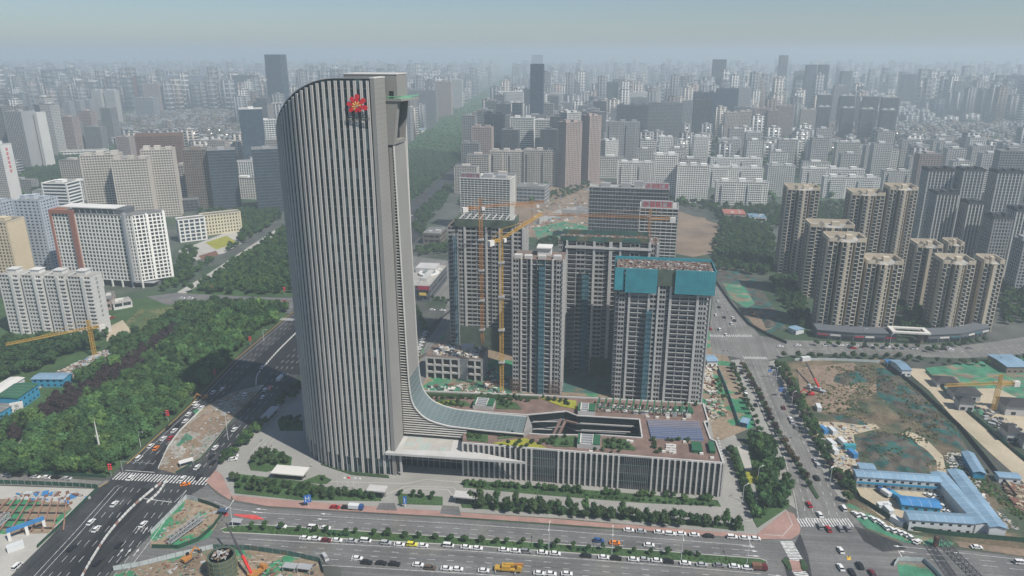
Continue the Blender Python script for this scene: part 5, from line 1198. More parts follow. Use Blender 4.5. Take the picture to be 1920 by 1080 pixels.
for row in [
 ('apartment_block', 'grey twin apartment slab across the tree belt, right of the tower head', 757, 820, 170, 238, 16, 'mid', 'g_std', 3, 1.2, 3.4, .9),
 ('apartment_tower', 'rose striped tower behind the grey twin slab across the belt', 816, 848, 154, 222, 18, 'rose', 'g_std', 3, 1.2, 3, 1.2),
 ('apartment_tower', 'pale slim tower right of the rose striped one', 846, 868, 150, 205, 16, 'pale', 'g_std', 3, 1.2, 3, 1),
 ('apartment_tower', 'grey apartment tower at the left end of the central cluster', 864, 902, 270, 342, 18, 'mid', 'g_std', 3, 1.1, 3.4, .8),
 ('apartment_tower', 'pinkish stepped apartment tower rising behind the central cluster', 884, 926, 240, 338, 20, 'rose', 'g_std', 3, 1.2, 3, 1),
 ('apartment_tower', 'dark tower with red netting around its unfinished crown', 908, 948, 214, 325, 20, 'dark', 'g_blue', 3.2, 1, 3, .5),
 ('apartment_block', 'beige gridded slab in the central cluster, left one of two', 918, 984, 285, 348, 17, 'beige', 'g_std', 3, 1.1, 3, 1),
 ('apartment_block', 'beige gridded slab in the central cluster, right one of two', 982, 1044, 283, 350, 17, 'beige', 'g_std', 3, 1.1, 3, 1),
 ('office_block', 'pale green glass office behind the central cluster, left one', 957, 1004, 222, 312, 24, 'white', 'g_green', 3.6, 1, 3, .5),
 ('office_block', 'pale green glass office behind the central cluster, right one', 1003, 1046, 226, 318, 24, 'white', 'g_green', 3.6, 1, 3, .5),
 ('apartment_tower', 'tall rose beige tower with crenellated roof, left of the pair', 1046, 1092, 230, 352, 22, 'rose', 'g_std', 3, .9, 2.8, 1.1),
 ('apartment_tower', 'tall rose beige tower with crenellated roof, right of the pair', 1090, 1128, 218, 344, 22, 'rose', 'g_std', 3, .9, 2.8, 1.1),
 ('apartment_tower', 'small white topped tower behind the rose beige pair', 1050, 1090, 212, 330, 20, 'pale', 'g_std', 3, 1.1, 3, .8),
 ('office_block', 'low grey and white office right of the rose beige pair', 1124, 1160, 264, 312, 18, 'pale', 'g_std', 3.2, 1.2, 3.4, 1),
 ('apartment_block', 'plain grey apartment slab with a stepped end', 1136, 1200, 230, 310, 18, 'grey', 'g_std', 3, 1.4, 3, 1.2),
 ('office_block', 'white crowned office above the belt with open roof grid', 940, 984, 173, 246, 24, 'white', 'g_blue', 3.6, 1.1, 3, 1),
 ('office_block', 'dark capped white office next to the roof grid office', 981, 1002, 168, 246, 20, 'slate', 'g_blue', 3.6, 1, 3, .8),
 ('apartment_block', 'pale wide slab behind the roof grid office', 1000, 1056, 176, 232, 18, 'pale', 'g_std', 3, 1.1, 3, .9),
 ('office_block', 'dark green glass office with a lit sign front, behind the grey slab', 1121, 1160, 155, 225, 30, 'slate', 'g_green', 4, .7, 3, .4),
 ('apartment_block', 'big dark grey apartment slab, left one of the large pair', 1156, 1216, 198, 285, 20, 'slate', 'g_std', 3, 1, 3.2, .8),
 ('apartment_block', 'big dark grey apartment slab, right one of the large pair', 1214, 1282, 194, 280, 20, 'mid', 'g_std', 3, 1, 3.2, .8),
 ('apartment_block', 'white roofed slab above the large dark grey pair', 1180, 1240, 174, 232, 18, 'white', 'g_std', 3, 1.2, 3.2, 1),
 ('office_block', 'dark blue curved roof office, left part of the long one', 1300, 1346, 174, 258, 26, 'navy', 'g_blue', 4, .6, 3, .4),
 ('office_block', 'dark blue curved roof office, right part of the long one', 1343, 1386, 167, 250, 26, 'navy', 'g_blue', 4, .6, 3, .4),
 ('office_block', 'plain pale grey blank office right of the dark blue one', 1382, 1410, 166, 250, 24, 'grey', 'g_green', 4, 2.6, 3, 1.6),
 ('apartment_tower', 'black tower with warm striped edge in front of the dark blue office', 1300, 1336, 188, 262, 22, 'dark', 'g_std', 3, .8, 3, .4),
 ('apartment_tower', 'grey tower with pale stripe, behind the dark grey pair', 1278, 1300, 190, 262, 20, 'grey', 'g_std', 3, 1.1, 3, .8),
 ('apartment_tower', 'beige twin tower below the dark blue office, left one', 1358, 1386, 212, 282, 18, 'beige', 'g_std', 3, 1, 3, 1),
 ('apartment_tower', 'beige twin tower below the dark blue office, right one', 1384, 1410, 210, 280, 18, 'beige', 'g_std', 3, 1, 3, 1),
 ('apartment_tower', 'rose edged tower in the right middle distance, first of four', 1412, 1440, 204, 268, 18, 'rose', 'g_std', 3, .9, 3, .8),
 ('apartment_tower', 'rose edged tower in the right middle distance, second of four', 1438, 1462, 208, 270, 18, 'rose', 'g_std', 3, .9, 3, .8),
 ('apartment_tower', 'rose edged tower in the right middle distance, third of four', 1456, 1490, 200, 258, 18, 'rose', 'g_std', 3, .9, 3, .8),
 ('apartment_tower', 'rose edged tower in the right middle distance, fourth of four', 1500, 1532, 206, 252, 18, 'beige', 'g_std', 3, .9, 3, .8),
 ('apartment_block', 'white balconied slab right of the far junction, nearest the belt cluster', 1158, 1226, 306, 350, 16, 'white', 'g_std', 3, 1.0, 3.2, .9),
 ('apartment_block', 'white balconied tower with stepped roof, left of the white row', 1226, 1272, 292, 376, 18, 'white', 'g_std', 3, 1.1, 3, .9),
 ('apartment_block', 'white balconied tower with stepped roof, right of the white row', 1268, 1332, 312, 380, 18, 'white', 'g_std', 3, 1.1, 3, .9),
 ('apartment_block', 'white balconied slab in front of the leafy street, right of the white row', 1340, 1442, 342, 384, 15, 'white', 'g_std', 3, 1.1, 3, .9),
 ('apartment_block', 'long white slab behind the leafy street slab, lower row', 1322, 1432, 316, 352, 14, 'white', 'g_std', 3, 1.2, 3, 1),
 ('apartment_block', 'long white slab behind the leafy street slab, upper row', 1330, 1430, 298, 330, 14, 'white', 'g_std', 3, 1.2, 3, 1),
 ('apartment_tower', 'pale tower above the white rows, first from the left', 1236, 1262, 258, 318, 18, 'white', 'g_std', 3, 1.1, 3, .9),
 ('apartment_tower', 'pale tower above the white rows, second from the left', 1300, 1330, 258, 312, 18, 'white', 'g_std', 3, 1.1, 3, .9),
 ('apartment_tower', 'pale tower above the white rows, third from the left', 1345, 1390, 262, 310, 18, 'pale', 'g_std', 3, 1.1, 3, .9),
 ('apartment_tower', 'pale tower above the white rows, fourth from the left', 1396, 1430, 250, 308, 18, 'pale', 'g_std', 3, 1.1, 3, .9),
 ('apartment_tower', 'pale stepped tower over the right roofs, first of three', 1512, 1560, 264, 315, 18, 'pale', 'g_std', 3, 1.1, 3, .9),
 ('apartment_tower', 'pale stepped tower over the right roofs, second of three', 1564, 1614, 268, 320, 18, 'pale', 'g_std', 3, 1.1, 3, .9),
 ('apartment_tower', 'pale stepped tower over the right roofs, third of three', 1618, 1674, 274, 325, 18, 'pale', 'g_std', 3, 1.1, 3, .9),
 ('apartment_tower', 'grey white tower beside the lone tan tower, upper left of it', 1436, 1492, 312, 368, 17, 'pale', 'g_std', 3, 1.1, 3, .9),
 ('apartment_block', 'white slab right behind the lone tan tower', 1500, 1622, 318, 352, 14, 'white', 'g_std', 3, 1.2, 3, 1),
 ('apartment_block', 'white slab between the lone tan tower and the tall tan pair', 1540, 1652, 334, 372, 14, 'white', 'g_std', 3, 1.2, 3, 1),
 ('apartment_block', 'white slab right above the tall tan pair', 1652, 1730, 322, 358, 14, 'pale', 'g_std', 3, 1.2, 3, 1),
 ('apartment_tower', 'slate blue tower with white portal frame, first of the right trio', 1726, 1790, 322, 470, 20, 'mid', 'g_blue', 3, .8, 3.2, .8),
 ('apartment_tower', 'slate blue tower with white portal frame, second of the right trio', 1790, 1850, 322, 476, 20, 'mid', 'g_blue', 3, .8, 3.2, .8),
 ('apartment_tower', 'slate blue tower with white portal frame, third of the right trio', 1852, 1922, 326, 478, 20, 'mid', 'g_blue', 3, .8, 3.2, .8),
 ('apartment_tower', 'dark slate tower in front of the right trio, leftmost', 1740, 1800, 366, 505, 20, 'slate', 'g_std', 3, .9, 3.2, .8),
 ('apartment_tower', 'dark slate tower in front of the right trio, middle', 1798, 1846, 384, 512, 19, 'slate', 'g_std', 3, .9, 3.2, .8),
 ('apartment_tower', 'dark slate tower with white window grid above the end tan tower', 1842, 1902, 412, 528, 20, 'grey', 'g_std', 3, .9, 2.8, .9),
 ('apartment_tower', 'dark slate tower at the right edge behind the end tan tower', 1884, 1950, 398, 520, 20, 'slate', 'g_std', 3, .9, 3, .8),
 ('apartment_tower', 'pale grey tower cut by the right edge', 1898, 1960, 455, 552, 18, 'grey', 'g_std', 3, .9, 3, .8),
 ('apartment_tower', 'grey tower in the left cluster of five, first', 116, 138, 192, 240, 18, 'grey', 'g_std', 3, 1, 3, .9),
 ('apartment_tower', 'grey tower in the left cluster of five, second', 136, 158, 190, 238, 18, 'grey', 'g_std', 3, 1, 3, .9),
 ('apartment_tower', 'grey tower in the left cluster of five, third', 156, 176, 188, 236, 18, 'grey', 'g_std', 3, 1, 3, .9),
 ('apartment_tower', 'taller grey tower in the left cluster of five, fourth', 170, 196, 170, 234, 18, 'pale', 'g_std', 3, 1, 3, .9),
 ('apartment_tower', 'taller grey tower in the left cluster of five, fifth', 194, 222, 170, 234, 18, 'pale', 'g_std', 3, 1, 3, .9),
 ('office_block', 'rose gridded office behind the left cluster', 266, 304, 158, 212, 22, 'rose', 'g_std', 3.4, 1.2, 3, 1),
 ('office_block', 'brick red office left of the rose gridded office', 244, 272, 144, 205, 22, 'brick', 'g_std', 3.4, 1.2, 3, 1),
 ('office_block', 'low grey civic building in front of the rose gridded office', 250, 296, 184, 222, 26, 'grey', 'g_blue', 4, 1.2, 5, 1),
 ('apartment_block', 'bluish slab in the left distance, left one of two', 302, 342, 142, 200, 18, 'blue', 'g_std', 3, 1.1, 3, .8),
 ('apartment_block', 'bluish slab in the left distance, right one of two', 346, 392, 142, 198, 18, 'blue', 'g_std', 3, 1.1, 3, .8),
 ('office_block', 'dark slab pair left of the very tall dark tower', 434, 486, 142, 205, 30, 'slate', 'g_blue', 4, .8, 3, .6)]:
    nm, lb, u0, u1, vt, vb, d_, wl2, gl2, fh_, bd, by, pr_ = row
    tower(nm, lb, u0, u1, vt, vb, None, d_, R(-32) if 'rose beige' in lb else R(8), wl2, gl2, fh_, bd, by, pr_, .35, mp='pale' if ('slate' in lb and wl2 != 'grey') else None, hutwall='dark' if 'slate' in lb else None, crown=1.5 if 'slate' in lb else 0, huts=2 if u1 - u0 < 60 else 3, steps=(2 if 'slab' in lb and vb > 300 else 0))
for row in [('far_tower', 'slim tall dark tower on the skyline right of centre', 997, 1018, 103, 188, 30, 'navy'), ('far_tower', 'wider base of the slim skyline tower', 994, 1021, 121, 178, 34, 'navy'), ('far_tower', 'blunt dark tower on the right skyline', 1336, 1363, 112, 178, 40, 'slate'), ('far_tower', 'slender pale tower highest on the right skyline', 1461, 1479, 104, 192, 30, 'grey'),
            ('far_tower', 'dark skyline tower right of the slender pale one, left of two', 1510, 1533, 122, 160, 34, 'slate'), ('far_tower', 'dark skyline tower right of the slender pale one, right of two', 1534, 1556, 122, 160, 34, 'slate'), ('far_tower', 'pale rounded tower beyond the skyline pair', 1575, 1597, 134, 140, 34, 'grey'),
            ('far_tower', 'hazy square block on the right skyline, left of two', 1690, 1720, 140, 120, 34, 'slate'), ('far_tower', 'hazy square block near the right edge of the skyline', 1872, 1925, 142, 120, 40, 'slate')]:
    tower(row[0], row[1], row[2], row[3], row[4], None, row[5], row[6], R(8), row[7], 'g_blue', 4, .7, 3.4, .5, .3, huts=0)
for i, (u0, u1, v, h_) in enumerate([(1532, 1560, 178, 95), (1574, 1604, 180, 95), (1618, 1650, 181, 95), (1652, 1688, 183, 95), (1532, 1558, 201, 76), (1577, 1604, 203, 76), (1612, 1640, 205, 76), (1650, 1680, 207, 76)]):
    tower('apartment_block', ['dark slab with pale top', 'dark slab lower in front'][i // 4] + ' in the hazy right row, ' + ['1st', '2nd', '3rd', '4th'][i % 4] + ' from the left', u0, u1, v, None, h_, 16, R(8), 'slate', 'g_std', 3, .8, 3.4, .5, .3, huts=2, hutwall='pale', group='dark slabs in the hazy right row')
# low blocks: mall, curved shopping centre, sheds
def lowbox(name, label, u0, u1, v, h, d, wall, roofm='roof_pale', th=TH, glass='g_std', fh=5, band=2.2, bay=6, pier=.8):
    w, _, c = site(u0, u1, v, None, h, d, th); FOOT.append((c.x, c.y, max(w, d) * .6)); t = thing(name, label, 'building', c, -th); W = MB(); Gl = MB()
    facade(W, Gl, -w / 2 + .4, w / 2 - .4, -d / 2 + .4, d / 2 - .4, 0, h, fh, band, bay, pier, .3); W.build('wall', M[wall], t); Gl.build('glazing', M[glass], t)
    mb = MB(); mb.box(-w / 2, -d / 2, h, w / 2, d / 2, h + .5); r = mb.build('roof', M[roofm], t)
    for i in range(max(3, int(w * d / 160))):
        q = MB(); x, y = random.uniform(-w / 2 + 3, w / 2 - 3), random.uniform(-d / 2 + 3, d / 2 - 3); a = random.uniform(.6, 2.4); q.box(x - a, y - a * .6, h + .5, x + a, y + a * .6, h + .5 + random.uniform(.6, 2)); q.build('roof_unit', M['white_trim'], r)
    return t, w, d, h
t, w, d, h = lowbox('shopping_mall', 'grey shopping mall with a dark red fascia between the tower and the site', 752, 842, 536, 14, 62, 'w_slate', 'roof_pale')
mb = MB(); mb.box(2, -d / 2 - .6, h - 3.2, w / 2, -d / 2 - .3, h + .4); mb.build('fascia', M['sign_dim'], t)
mb = MB(); mb.lathe([(9, h + .5), (9.4, h + 2), (9, h + 2.4)], 24, (w / 2 - 9, 2)); mb.build('roof_ring', M['white_wall'], t)
mb = MB(); mb.lathe([(6, h + 2.4), (6, h + 2.6)], 24, (w / 2 - 9, 2)); mb.build('roof_skylight', M['glass_ramp'], t)
mb = MB(); mb.box(-w / 2 + 2, 5, h + .5, -w / 2 + 20, 22, h + 5); mb.box(-w / 2 + 14, -20, h + .5, -w / 2 + 19, 25, h + 3.5); mb.build('roof_hall', M['concrete'], t)
for i in range(3): mb = MB(); mb.box(-w / 2 + 3 + i * 5.5, -d / 2 - .5, 3, -w / 2 + 7 + i * 5.5, -d / 2 - .3, 10); mb.build('shop_window', M['g_blue'], t)
mb = MB(); mb.box(w / 2 - 9, -d / 2 - .75, 6, w / 2 - 3, -d / 2 - .4, 8.4); mb.build('shop_sign', M['sign_yellow'], t)
lowbox('office_low', 'low dark office with a cream upper wall above the mall', 792, 838, 438, 12, 30, 'w_umber', 'roof_grey')
lowbox('shopping_centre', 'curved glassy shopping centre right of the white banded office', 964, 1032, 352, 22, 36, 'w_grey', 'roof_grey', R(14), 'g_blue')
lowbox('low_building', 'low civic hall with white cornice left of the lake of old roofs', 90, 170, 262, 10, 30, 'w_white', 'roof_pale', R(10))
lowbox('low_building', 'long low white hall left of the beige joined towers', 112, 205, 282, 12, 18, 'w_white', 'roof_pale', R(-12))
lowbox('low_building', 'low grey block behind the grey slab end wall', 192, 216, 562, 9, 22, 'w_rose', 'roof_grey', R(-20))
lowbox('low_building', 'long flat shed beside the grey slab end wall', 205, 248, 568, 5, 14, 'w_pale', 'roof_pale', R(-38))
lowbox('low_building', 'brown roofed sheds beside the leafy park, right of the brownfield', 1352, 1400, 402, 8, 30, 'w_rose', 'roof_red', R(10))
lowbox('low_building', 'pale blue roofed shed right of the brown roofed sheds', 1400, 1438, 408, 6, 22, 'w_white', 'roof_blue', R(10))
lowbox('low_building', 'pale market hall with blue roof across the tree belt', 758, 800, 244, 10, 50, 'w_white', 'roof_blue', R(8))

# ------------------------------------------------------------ the city beyond: individual blocks first, then the far mass
def proto(w, d, h, wall, fh=3.0, band=1.1, bay=3.6, pier=.8, hut=True, lod=0):
    W = MB()
    if lod == 0:
        Gl = MB(); facade(W, Gl, -w / 2, w / 2, -d / 2, d / 2, 0, h, fh, band, bay, pier, .35)
        W.box(-w / 2, -d / 2, 0, w / 2, d / 2, h - .1, 1)
    else:
        W.box(-w / 2, -d / 2, 0, w / 2, d / 2, h - .1, 1); f2 = fh * (2 if lod == 1 else 4); z = 0
        while z < h: W.box(-w / 2 - .4, -d / 2 - .4, z, w / 2 + .4, d / 2 + .4, min(h, z + f2 * .45)); z += f2
        for i in range(3 if lod == 1 else 2): x = -w / 2 + w * (i + .5) / (3 if lod == 1 else 2); W.box(x - w * .07, -d / 2 - .6, 0, x + w * .07, d / 2 + .6, h)
    W.box(-w / 2 - .5, -d / 2 - .5, h, w / 2 + .5, d / 2 + .5, h + .8, 2)
    if hut: W.box(-w * .2, -d * .25, h + .8, w * .15, d * .25, h + 3.8)
    return W
KINDS = []
for key, w, d, h, wall, kw in [('slab', 46, 14, 26, 'pale', {}), ('slab', 52, 13, 20, 'grey', {}), ('slab', 40, 14, 36, 'white', {}), ('slab', 34, 15, 52, 'beige', {}), ('tower', 26, 20, 84, 'grey', {}), ('tower', 24, 22, 96, 'pale', {}), ('tower', 30, 18, 74, 'rose', {}), ('tower', 28, 20, 88, 'slate', {}), ('tower', 40, 17, 64, 'mid', {}),
                               ('tower', 26, 22, 98, 'mid', {}), ('tower', 30, 20, 80, 'beige', {}), ('tower', 44, 16, 86, 'grey', {}), ('tower', 28, 20, 78, 'umber', {}), ('office', 36, 28, 58, 'navy', dict(fh=4, band=.8, pier=.4)), ('office', 40, 26, 44, 'grey', dict(fh=4)), ('white', 26, 17, 56, 'white', {}), ('white', 30, 15, 46, 'pale', {}), ('white', 44, 13, 34, 'white', {}), ('white', 28, 18, 62, 'pale', {}), ('low', 26, 11, 15, 'grey', {}), ('low', 22, 12, 12, 'mid', {}), ('low', 30, 12, 18, 'umber', {})]:
    ms = [M['w_' + wall], M['g_std'], M['roof_grey']]
    KINDS.append(dict(key=key, w=w, d=d, h=h, wall=wall, mesh=proto(w, d, h, wall, **kw).mesh('block', ms), mats=ms, lods=[proto(w, d, h, wall, lod=1, **{k: v for k, v in kw.items() if k == 'fh'}), proto(w, d, h, wall, lod=2, hut=False, **{k: v for k, v in kw.items() if k == 'fh'})]))
BELT = [(640, 540), (762, 385), (830, 330), (880, 296), (915, 245), (955, 165), (972, 128), (945, 128), (920, 158), (752, 280), (640, 370)]
NOB = [BELT, [(530, 620), (700, 440), (860, 300), (900, 310), (800, 450), (700, 620)], [(880, 470), (960, 380), (1110, 330), (1290, 390), (1370, 480), (1000, 500)], [(20, 345), (50, 305), (190, 285), (210, 330), (60, 370)]]
rnd = random.Random(5); cand = []; far_trees = []
def zone(u, v, x, y):
    if 60 < u < 455 and 212 < v < 268: return 'low'
    if 1530 < u < 1960 and 236 < v < 292: return 'low'
    if u > 1130 and 262 < v < 372: return 'white'
    if u < 0 and v > 300: return 'tower'
    nz = noise.noise(Vector((x * .0016, y * .0011, 3.3))); n2 = noise.noise(Vector((x * .004, y * .004, 8.1)))
    if v < 160: return 'tower' if nz > -.42 else 'slab'
    if nz > -.12: return 'tower'
    if nz > -.3: return 'slab' if n2 > -.2 else 'office'
    return 'slab' if n2 > -.15 else 'trees'
y = 760.0
while y < 8200:
    cx, cy = (54, 44) if y < 2000 else ((64, 56) if y < 4000 else (98, 88))
    span = y * .78 + 160; x = -span
    while x < span:
        jx, jy = x + rnd.uniform(-.12, .12) * cx, y + rnd.uniform(-.12, .12) * cy
        wx, wy = jx * math.cos(TH) + jy * math.sin(TH) * .0, jy - jx * math.sin(TH); x += cx
        u, v = PX(wx, wy)
        if v > 440 or v < 108 or u < -120 or u > 2040: continue
        if v > 385 and not (u < 0): continue
        if any(in_poly(u, v, P) for P in NOB): continue
        z = zone(u, v, wx, wy)
        # streets every few blocks
        if int(math.floor(jx / cx)) % 7 == 0 or int(math.floor(jy / cy)) % 6 == 0:
            if rnd.random() < .8: far_trees.append((wx, wy)); continue
        if z == 'trees': far_trees.append((wx, wy)); far_trees.append((wx + 15, wy + 9)); continue
        sub = [(0, 0)] if z != 'low' or y > 2600 else [(-cx * .25, -cy * .25), (cx * .25, -cy * .25), (-cx * .25, cy * .25), (cx * .25, cy * .25)]
        for sx, sy in sub:
            px_, py_ = wx + sx, wy + sy
            ks = [k for k in KINDS if k['key'] == z]
            k = rnd.choice(ks)
            if rnd.random() < (.12 if z != 'low' else .06): far_trees.append((px_, py_)); continue
            if any((px_ - a) ** 2 + (py_ - b) ** 2 < (r_ + k['w'] * .55) ** 2 for a, b, r_ in FOOT): continue
            s = rnd.uniform(.72, 1.05 if z != 'tower' else 1.15) * (1 if y < 2300 or z != 'tower' else rnd.uniform(1.0, 1.45))
            s = min(s, 150 / k['h'])
            cand.append((k, px_, py_, s, k['w'] * k['h'] * s / wy ** 2)); 
        if rnd.random() < .5: far_trees.append((wx + cx * .42, wy + cy * .4))
    y += cy
cand.sort(key=lambda c: -c[4])
NIND = 190
word = {'white': 'white', 'pale': 'pale', 'beige': 'beige', 'grey': 'grey', 'rose': 'rose', 'slate': 'dark grey', 'mid': 'grey', 'blue': 'bluish', 'navy': 'dark blue', 'umber': 'brown'}
kindw = {'slab': 'apartment slab', 'tower': 'apartment tower', 'office': 'office block', 'low': 'low housing block', 'white': 'balconied block'}
for k, x, y, s, a in cand[:NIND]:
    u, v = PX(x, y, 0); side = next(s_ for l_, s_ in ((250, 'behind the grey government tower'), (480, 'behind the joined beige towers'), (760, 'behind the main tower'), (880, 'across the tree belt'), (1060, 'behind the central cluster'), (1300, 'behind the dark grey slab pair'), (1500, 'around the white slab rows'), (1730, 'behind the tan towers'), (9999, 'behind the slate blue trio')) if u < l_); side = ('near' if y < 1150 else 'halfway out' if y < 1700 else 'far out') + ' ' + side
    lb = '%s %s standing %s' % (word[k['wall']], kindw[k['key']], side)
    o = link({'slab': 'city_apartment_block', 'tower': 'city_tower', 'office': 'city_office', 'low': 'city_house', 'white': 'city_white_block'}[k['key']], k['mesh'], None, (x, y, 0), -TH); o.scale = (1, 1, s); tag(o, lb, 'building', lb.replace(' standing ', 's standing ', 1))
def merge(name, insts, label, cat):
    """many copies of small templates in one mesh: (template MB, x, y, z, scale xyz, angle); materials by list"""
    mats = []; V = []; Fs = []; Ms = []; off = 0
    for tm, tmm, x, y, z, sx, sz, a in insts:
        key = id(tm)
        if key not in _arr:
            _arr[key] = (np.array(tm.v, dtype=np.float32), np.array(tm.f, dtype=np.int32), np.array(tm.m, dtype=np.int32))
        v, f, m = _arr[key]; ca, sa = math.cos(a), math.sin(a)
        o = np.empty_like(v); o[:, 0] = x + sx * (v[:, 0] * ca - v[:, 1] * sa); o[:, 1] = y + sx * (v[:, 0] * sa + v[:, 1] * ca); o[:, 2] = z + v[:, 2] * sz
        idx = []
        for mm in tmm:
            if mm not in mats: mats.append(mm)
            idx.append(mats.index(mm))
        V.append(o); Fs.append(f + off); Ms.append(np.array(idx, dtype=np.int32)[m]); off += len(v)
    V = np.concatenate(V); Fs = np.concatenate(Fs); Ms = np.concatenate(Ms); nf, k = Fs.shape
    me = bpy.data.meshes.new(name); me.vertices.add(len(V)); me.vertices.foreach_set('co', V.ravel())
    me.loops.add(nf * k); me.loops.foreach_set('vertex_index', Fs.ravel()); me.polygons.add(nf)
    me.polygons.foreach_set('loop_start', np.arange(0, nf * k, k, dtype=np.int32)); me.polygons.foreach_set('loop_total', np.full(nf, k, dtype=np.int32))
    for m in mats: me.materials.append(m)
    me.polygons.foreach_set('material_index', Ms); me.update(calc_edges=True); me.validate()
    return tag(link(name, me), label, cat, None, 'stuff')
_arr = {}
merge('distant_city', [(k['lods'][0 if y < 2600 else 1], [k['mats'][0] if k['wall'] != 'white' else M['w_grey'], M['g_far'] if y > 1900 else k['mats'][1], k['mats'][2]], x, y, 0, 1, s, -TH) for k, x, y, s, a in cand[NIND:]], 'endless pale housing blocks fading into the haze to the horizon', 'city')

# ------------------------------------------------------------ trees
def crown(seed, n, lobes=9, rz=.85, leaf_s=.16, conic=0.0, core=True):
    """unit crown (radius about 1, base at z=0): leaf clumps spread over uneven lobes, with an inner mass"""
    rn = random.Random(seed); mb = MB(); Lb = []
    for i in range(lobes):
        a = rn.uniform(0, 6.283); q = rn.uniform(.15, .62); z = rn.uniform(.35, 1.35) * rz
        if conic: q *= (1 - conic * z / (1.5 * rz))
        Lb.append((Vector((q * math.cos(a), q * math.sin(a), z)), rn.uniform(.34, .52) * (1 - .35 * conic * z / (1.5 * rz))))
    Lb.append((Vector((0, 0, .8 * rz)), .55))
    for i in range(n):
        c, r = Lb[rn.randrange(len(Lb))]
        d = Vector((rn.gauss(0, 1), rn.gauss(0, 1), rn.gauss(.25, 1))).normalized(); p = c + d * r * rn.uniform(.72, 1.08)
        if p.z < .05: continue
        nn = (d + Vector((rn.gauss(0, .5), rn.gauss(0, .5), rn.gauss(.3, .5)))).normalized(); t = nn.orthogonal().normalized(); b = nn.cross(t); s = leaf_s * rn.uniform(.6, 1.25); ang = rn.uniform(0, 6.28)
        t, b = t * math.cos(ang) + b * math.sin(ang), b * math.cos(ang) - t * math.sin(ang)
        mb.add((p - t * s, p - b * s * .6, p + t * s, p + b * s * .6), ((0, 1, 2, 3),))
    if core:
        for c, r in Lb:
            rr = r * .74; V = [c + Vector((math.cos(k * 1.0472) * math.cos(e), math.sin(k * 1.0472) * math.cos(e), math.sin(e))) * rr for e in (-.9, -.1, .7) for k in range(6)]
            o = len(mb.v); mb.v.extend([tuple(p) for p in V])
            for j in range(2):
                for k in range(6): mb.f.append([o + j * 6 + k, o + j * 6 + (k + 1) % 6, o + (j + 1) * 6 + (k + 1) % 6, o + (j + 1) * 6 + k]); mb.m.append(0)
            mb.f.append([o + 12, o + 13, o + 14, o + 15]); mb.m.append(0); mb.f.append([o + 12, o + 15, o + 16, o + 17]); mb.m.append(0)
    return mb
HI = [crown(100 + i, 620, 9, .85 + .1 * (i % 3), .125) for i in range(5)]; HIC = [crown(200 + i, 520, 9, 1.25, .125, .8) for i in range(3)]
MD = [crown(300 + i, 210, 7, .9, .19) for i in range(4)]; LO = [crown(400 + i, 34, 4, .85, .34, core=False) for i in range(4)]
for t_ in LO:
    t_.lathe([(.35, .15), (.78, .5), (.72, .95), (.3, 1.3)], 5)
    t_.f = [f for f in t_.f if len(f) == 4]; t_.m = [0] * len(t_.f)
tb = MB(); tb.lathe([(.10, -.2), (.06, .5), (.045, 1.0)], 6)
for a in range(4): tb.beam((0, 0, .55), (.4 * math.cos(a * 1.6), .4 * math.sin(a * 1.6), 1.25), .05)
trunk_me = tb.mesh('trunk', M['bark'])
crown_me = {}
def cmesh(i, con, m):
    k = (i, con, m)
    if k not in crown_me: crown_me[k] = (HIC if con else HI)[i % (3 if con else 5)].mesh('crown', M[m])
    return crown_me[k]
TREES = []                                                          # x, y, z, r, height of crown base, leaf, conic, label
rt = random.Random(21)
def fill(q, sp, r0, r1, leaves, label, base=2.2, skip=(), con=False, z=0.0, px=True, jit=.45):
    W = [G(u, v, z) for u, v in q] if px else q; PP = [(p[0], p[1]) for p in W]; xs = [p[0] for p in PP]; ys = [p[1] for p in PP]
    SK = [[(G(u, v, z).x, G(u, v, z).y) for u, v in s] for s in skip]
    y = min(ys); row = 0
    while y < max(ys):
        x = min(xs) + (row % 2) * sp / 2
        while x < max(xs):
            a, b = x + rt.uniform(-jit, jit) * sp, y + rt.uniform(-jit, jit) * sp; x += sp
            if in_poly(a, b, PP) and not any(in_poly(a, b, s) for s in SK):
                TREES.append((a, b, z, rt.uniform(r0, r1), base * rt.uniform(.8, 1.25), rt.choice(leaves), con, label))
        y += sp * .87; row += 1
def rowt(q, sp, r0, r1, leaves, label, base=2.0, con=False, z=0.0, jit=.5):
    W = [G(u, v, z) for u, v in q]; acc = 0
    for a, b in zip(W, W[1:]):
        n = max(1, int((b - a).length / sp))
        for i in range(n):
            p = a + (b - a) * (i + rt.uniform(-.15, .15)) / n; TREES.append((p.x + rt.uniform(-jit, jit), p.y + rt.uniform(-jit, jit), z, rt.uniform(r0, r1), base * rt.uniform(.85, 1.2), rt.choice(leaves), con, label))
GRN = ['leaf', 'leaf', 'leaf_dark', 'leaf_light', 'leaf']
SKP = [[(232, 606), (262, 582), (330, 574), (338, 592), (285, 618), (250, 630)], [(-200, 705), (20, 735), (100, 690), (200, 650), (222, 668), (150, 720), (138, 765), (100, 780), (0, 800), (-200, 830)], [(195, 612), (235, 598), (255, 625), (225, 650), (195, 642)], [(35, 835), (80, 766), (98, 770), (60, 815)]]
PLUM = [[(75, 800), (95, 745), (140, 735), (160, 760), (120, 800)], [(140, 740), (230, 685), (262, 700), (175, 755)], [(225, 690), (330, 612), (342, 622), (250, 705)], [(10, 830), (30, 800), (45, 815), (30, 850)]]
fill([(-60, 900), (-60, 800), (60, 760), (150, 700), (215, 650), (260, 615), (305, 578), (400, 574), (536, 578), (528, 598), (462, 645), (428, 680), (345, 762), (225, 870), (200, 888)], 6.0, 3.6, 5.4, GRN, 'WOOD', 3.0, SKP + PLUM)
for q in PLUM: fill(q, 5.2, 3.0, 4.0, ['leaf_plum'], 'dark purple leaved tree in the wood beside the avenue', 2.4)
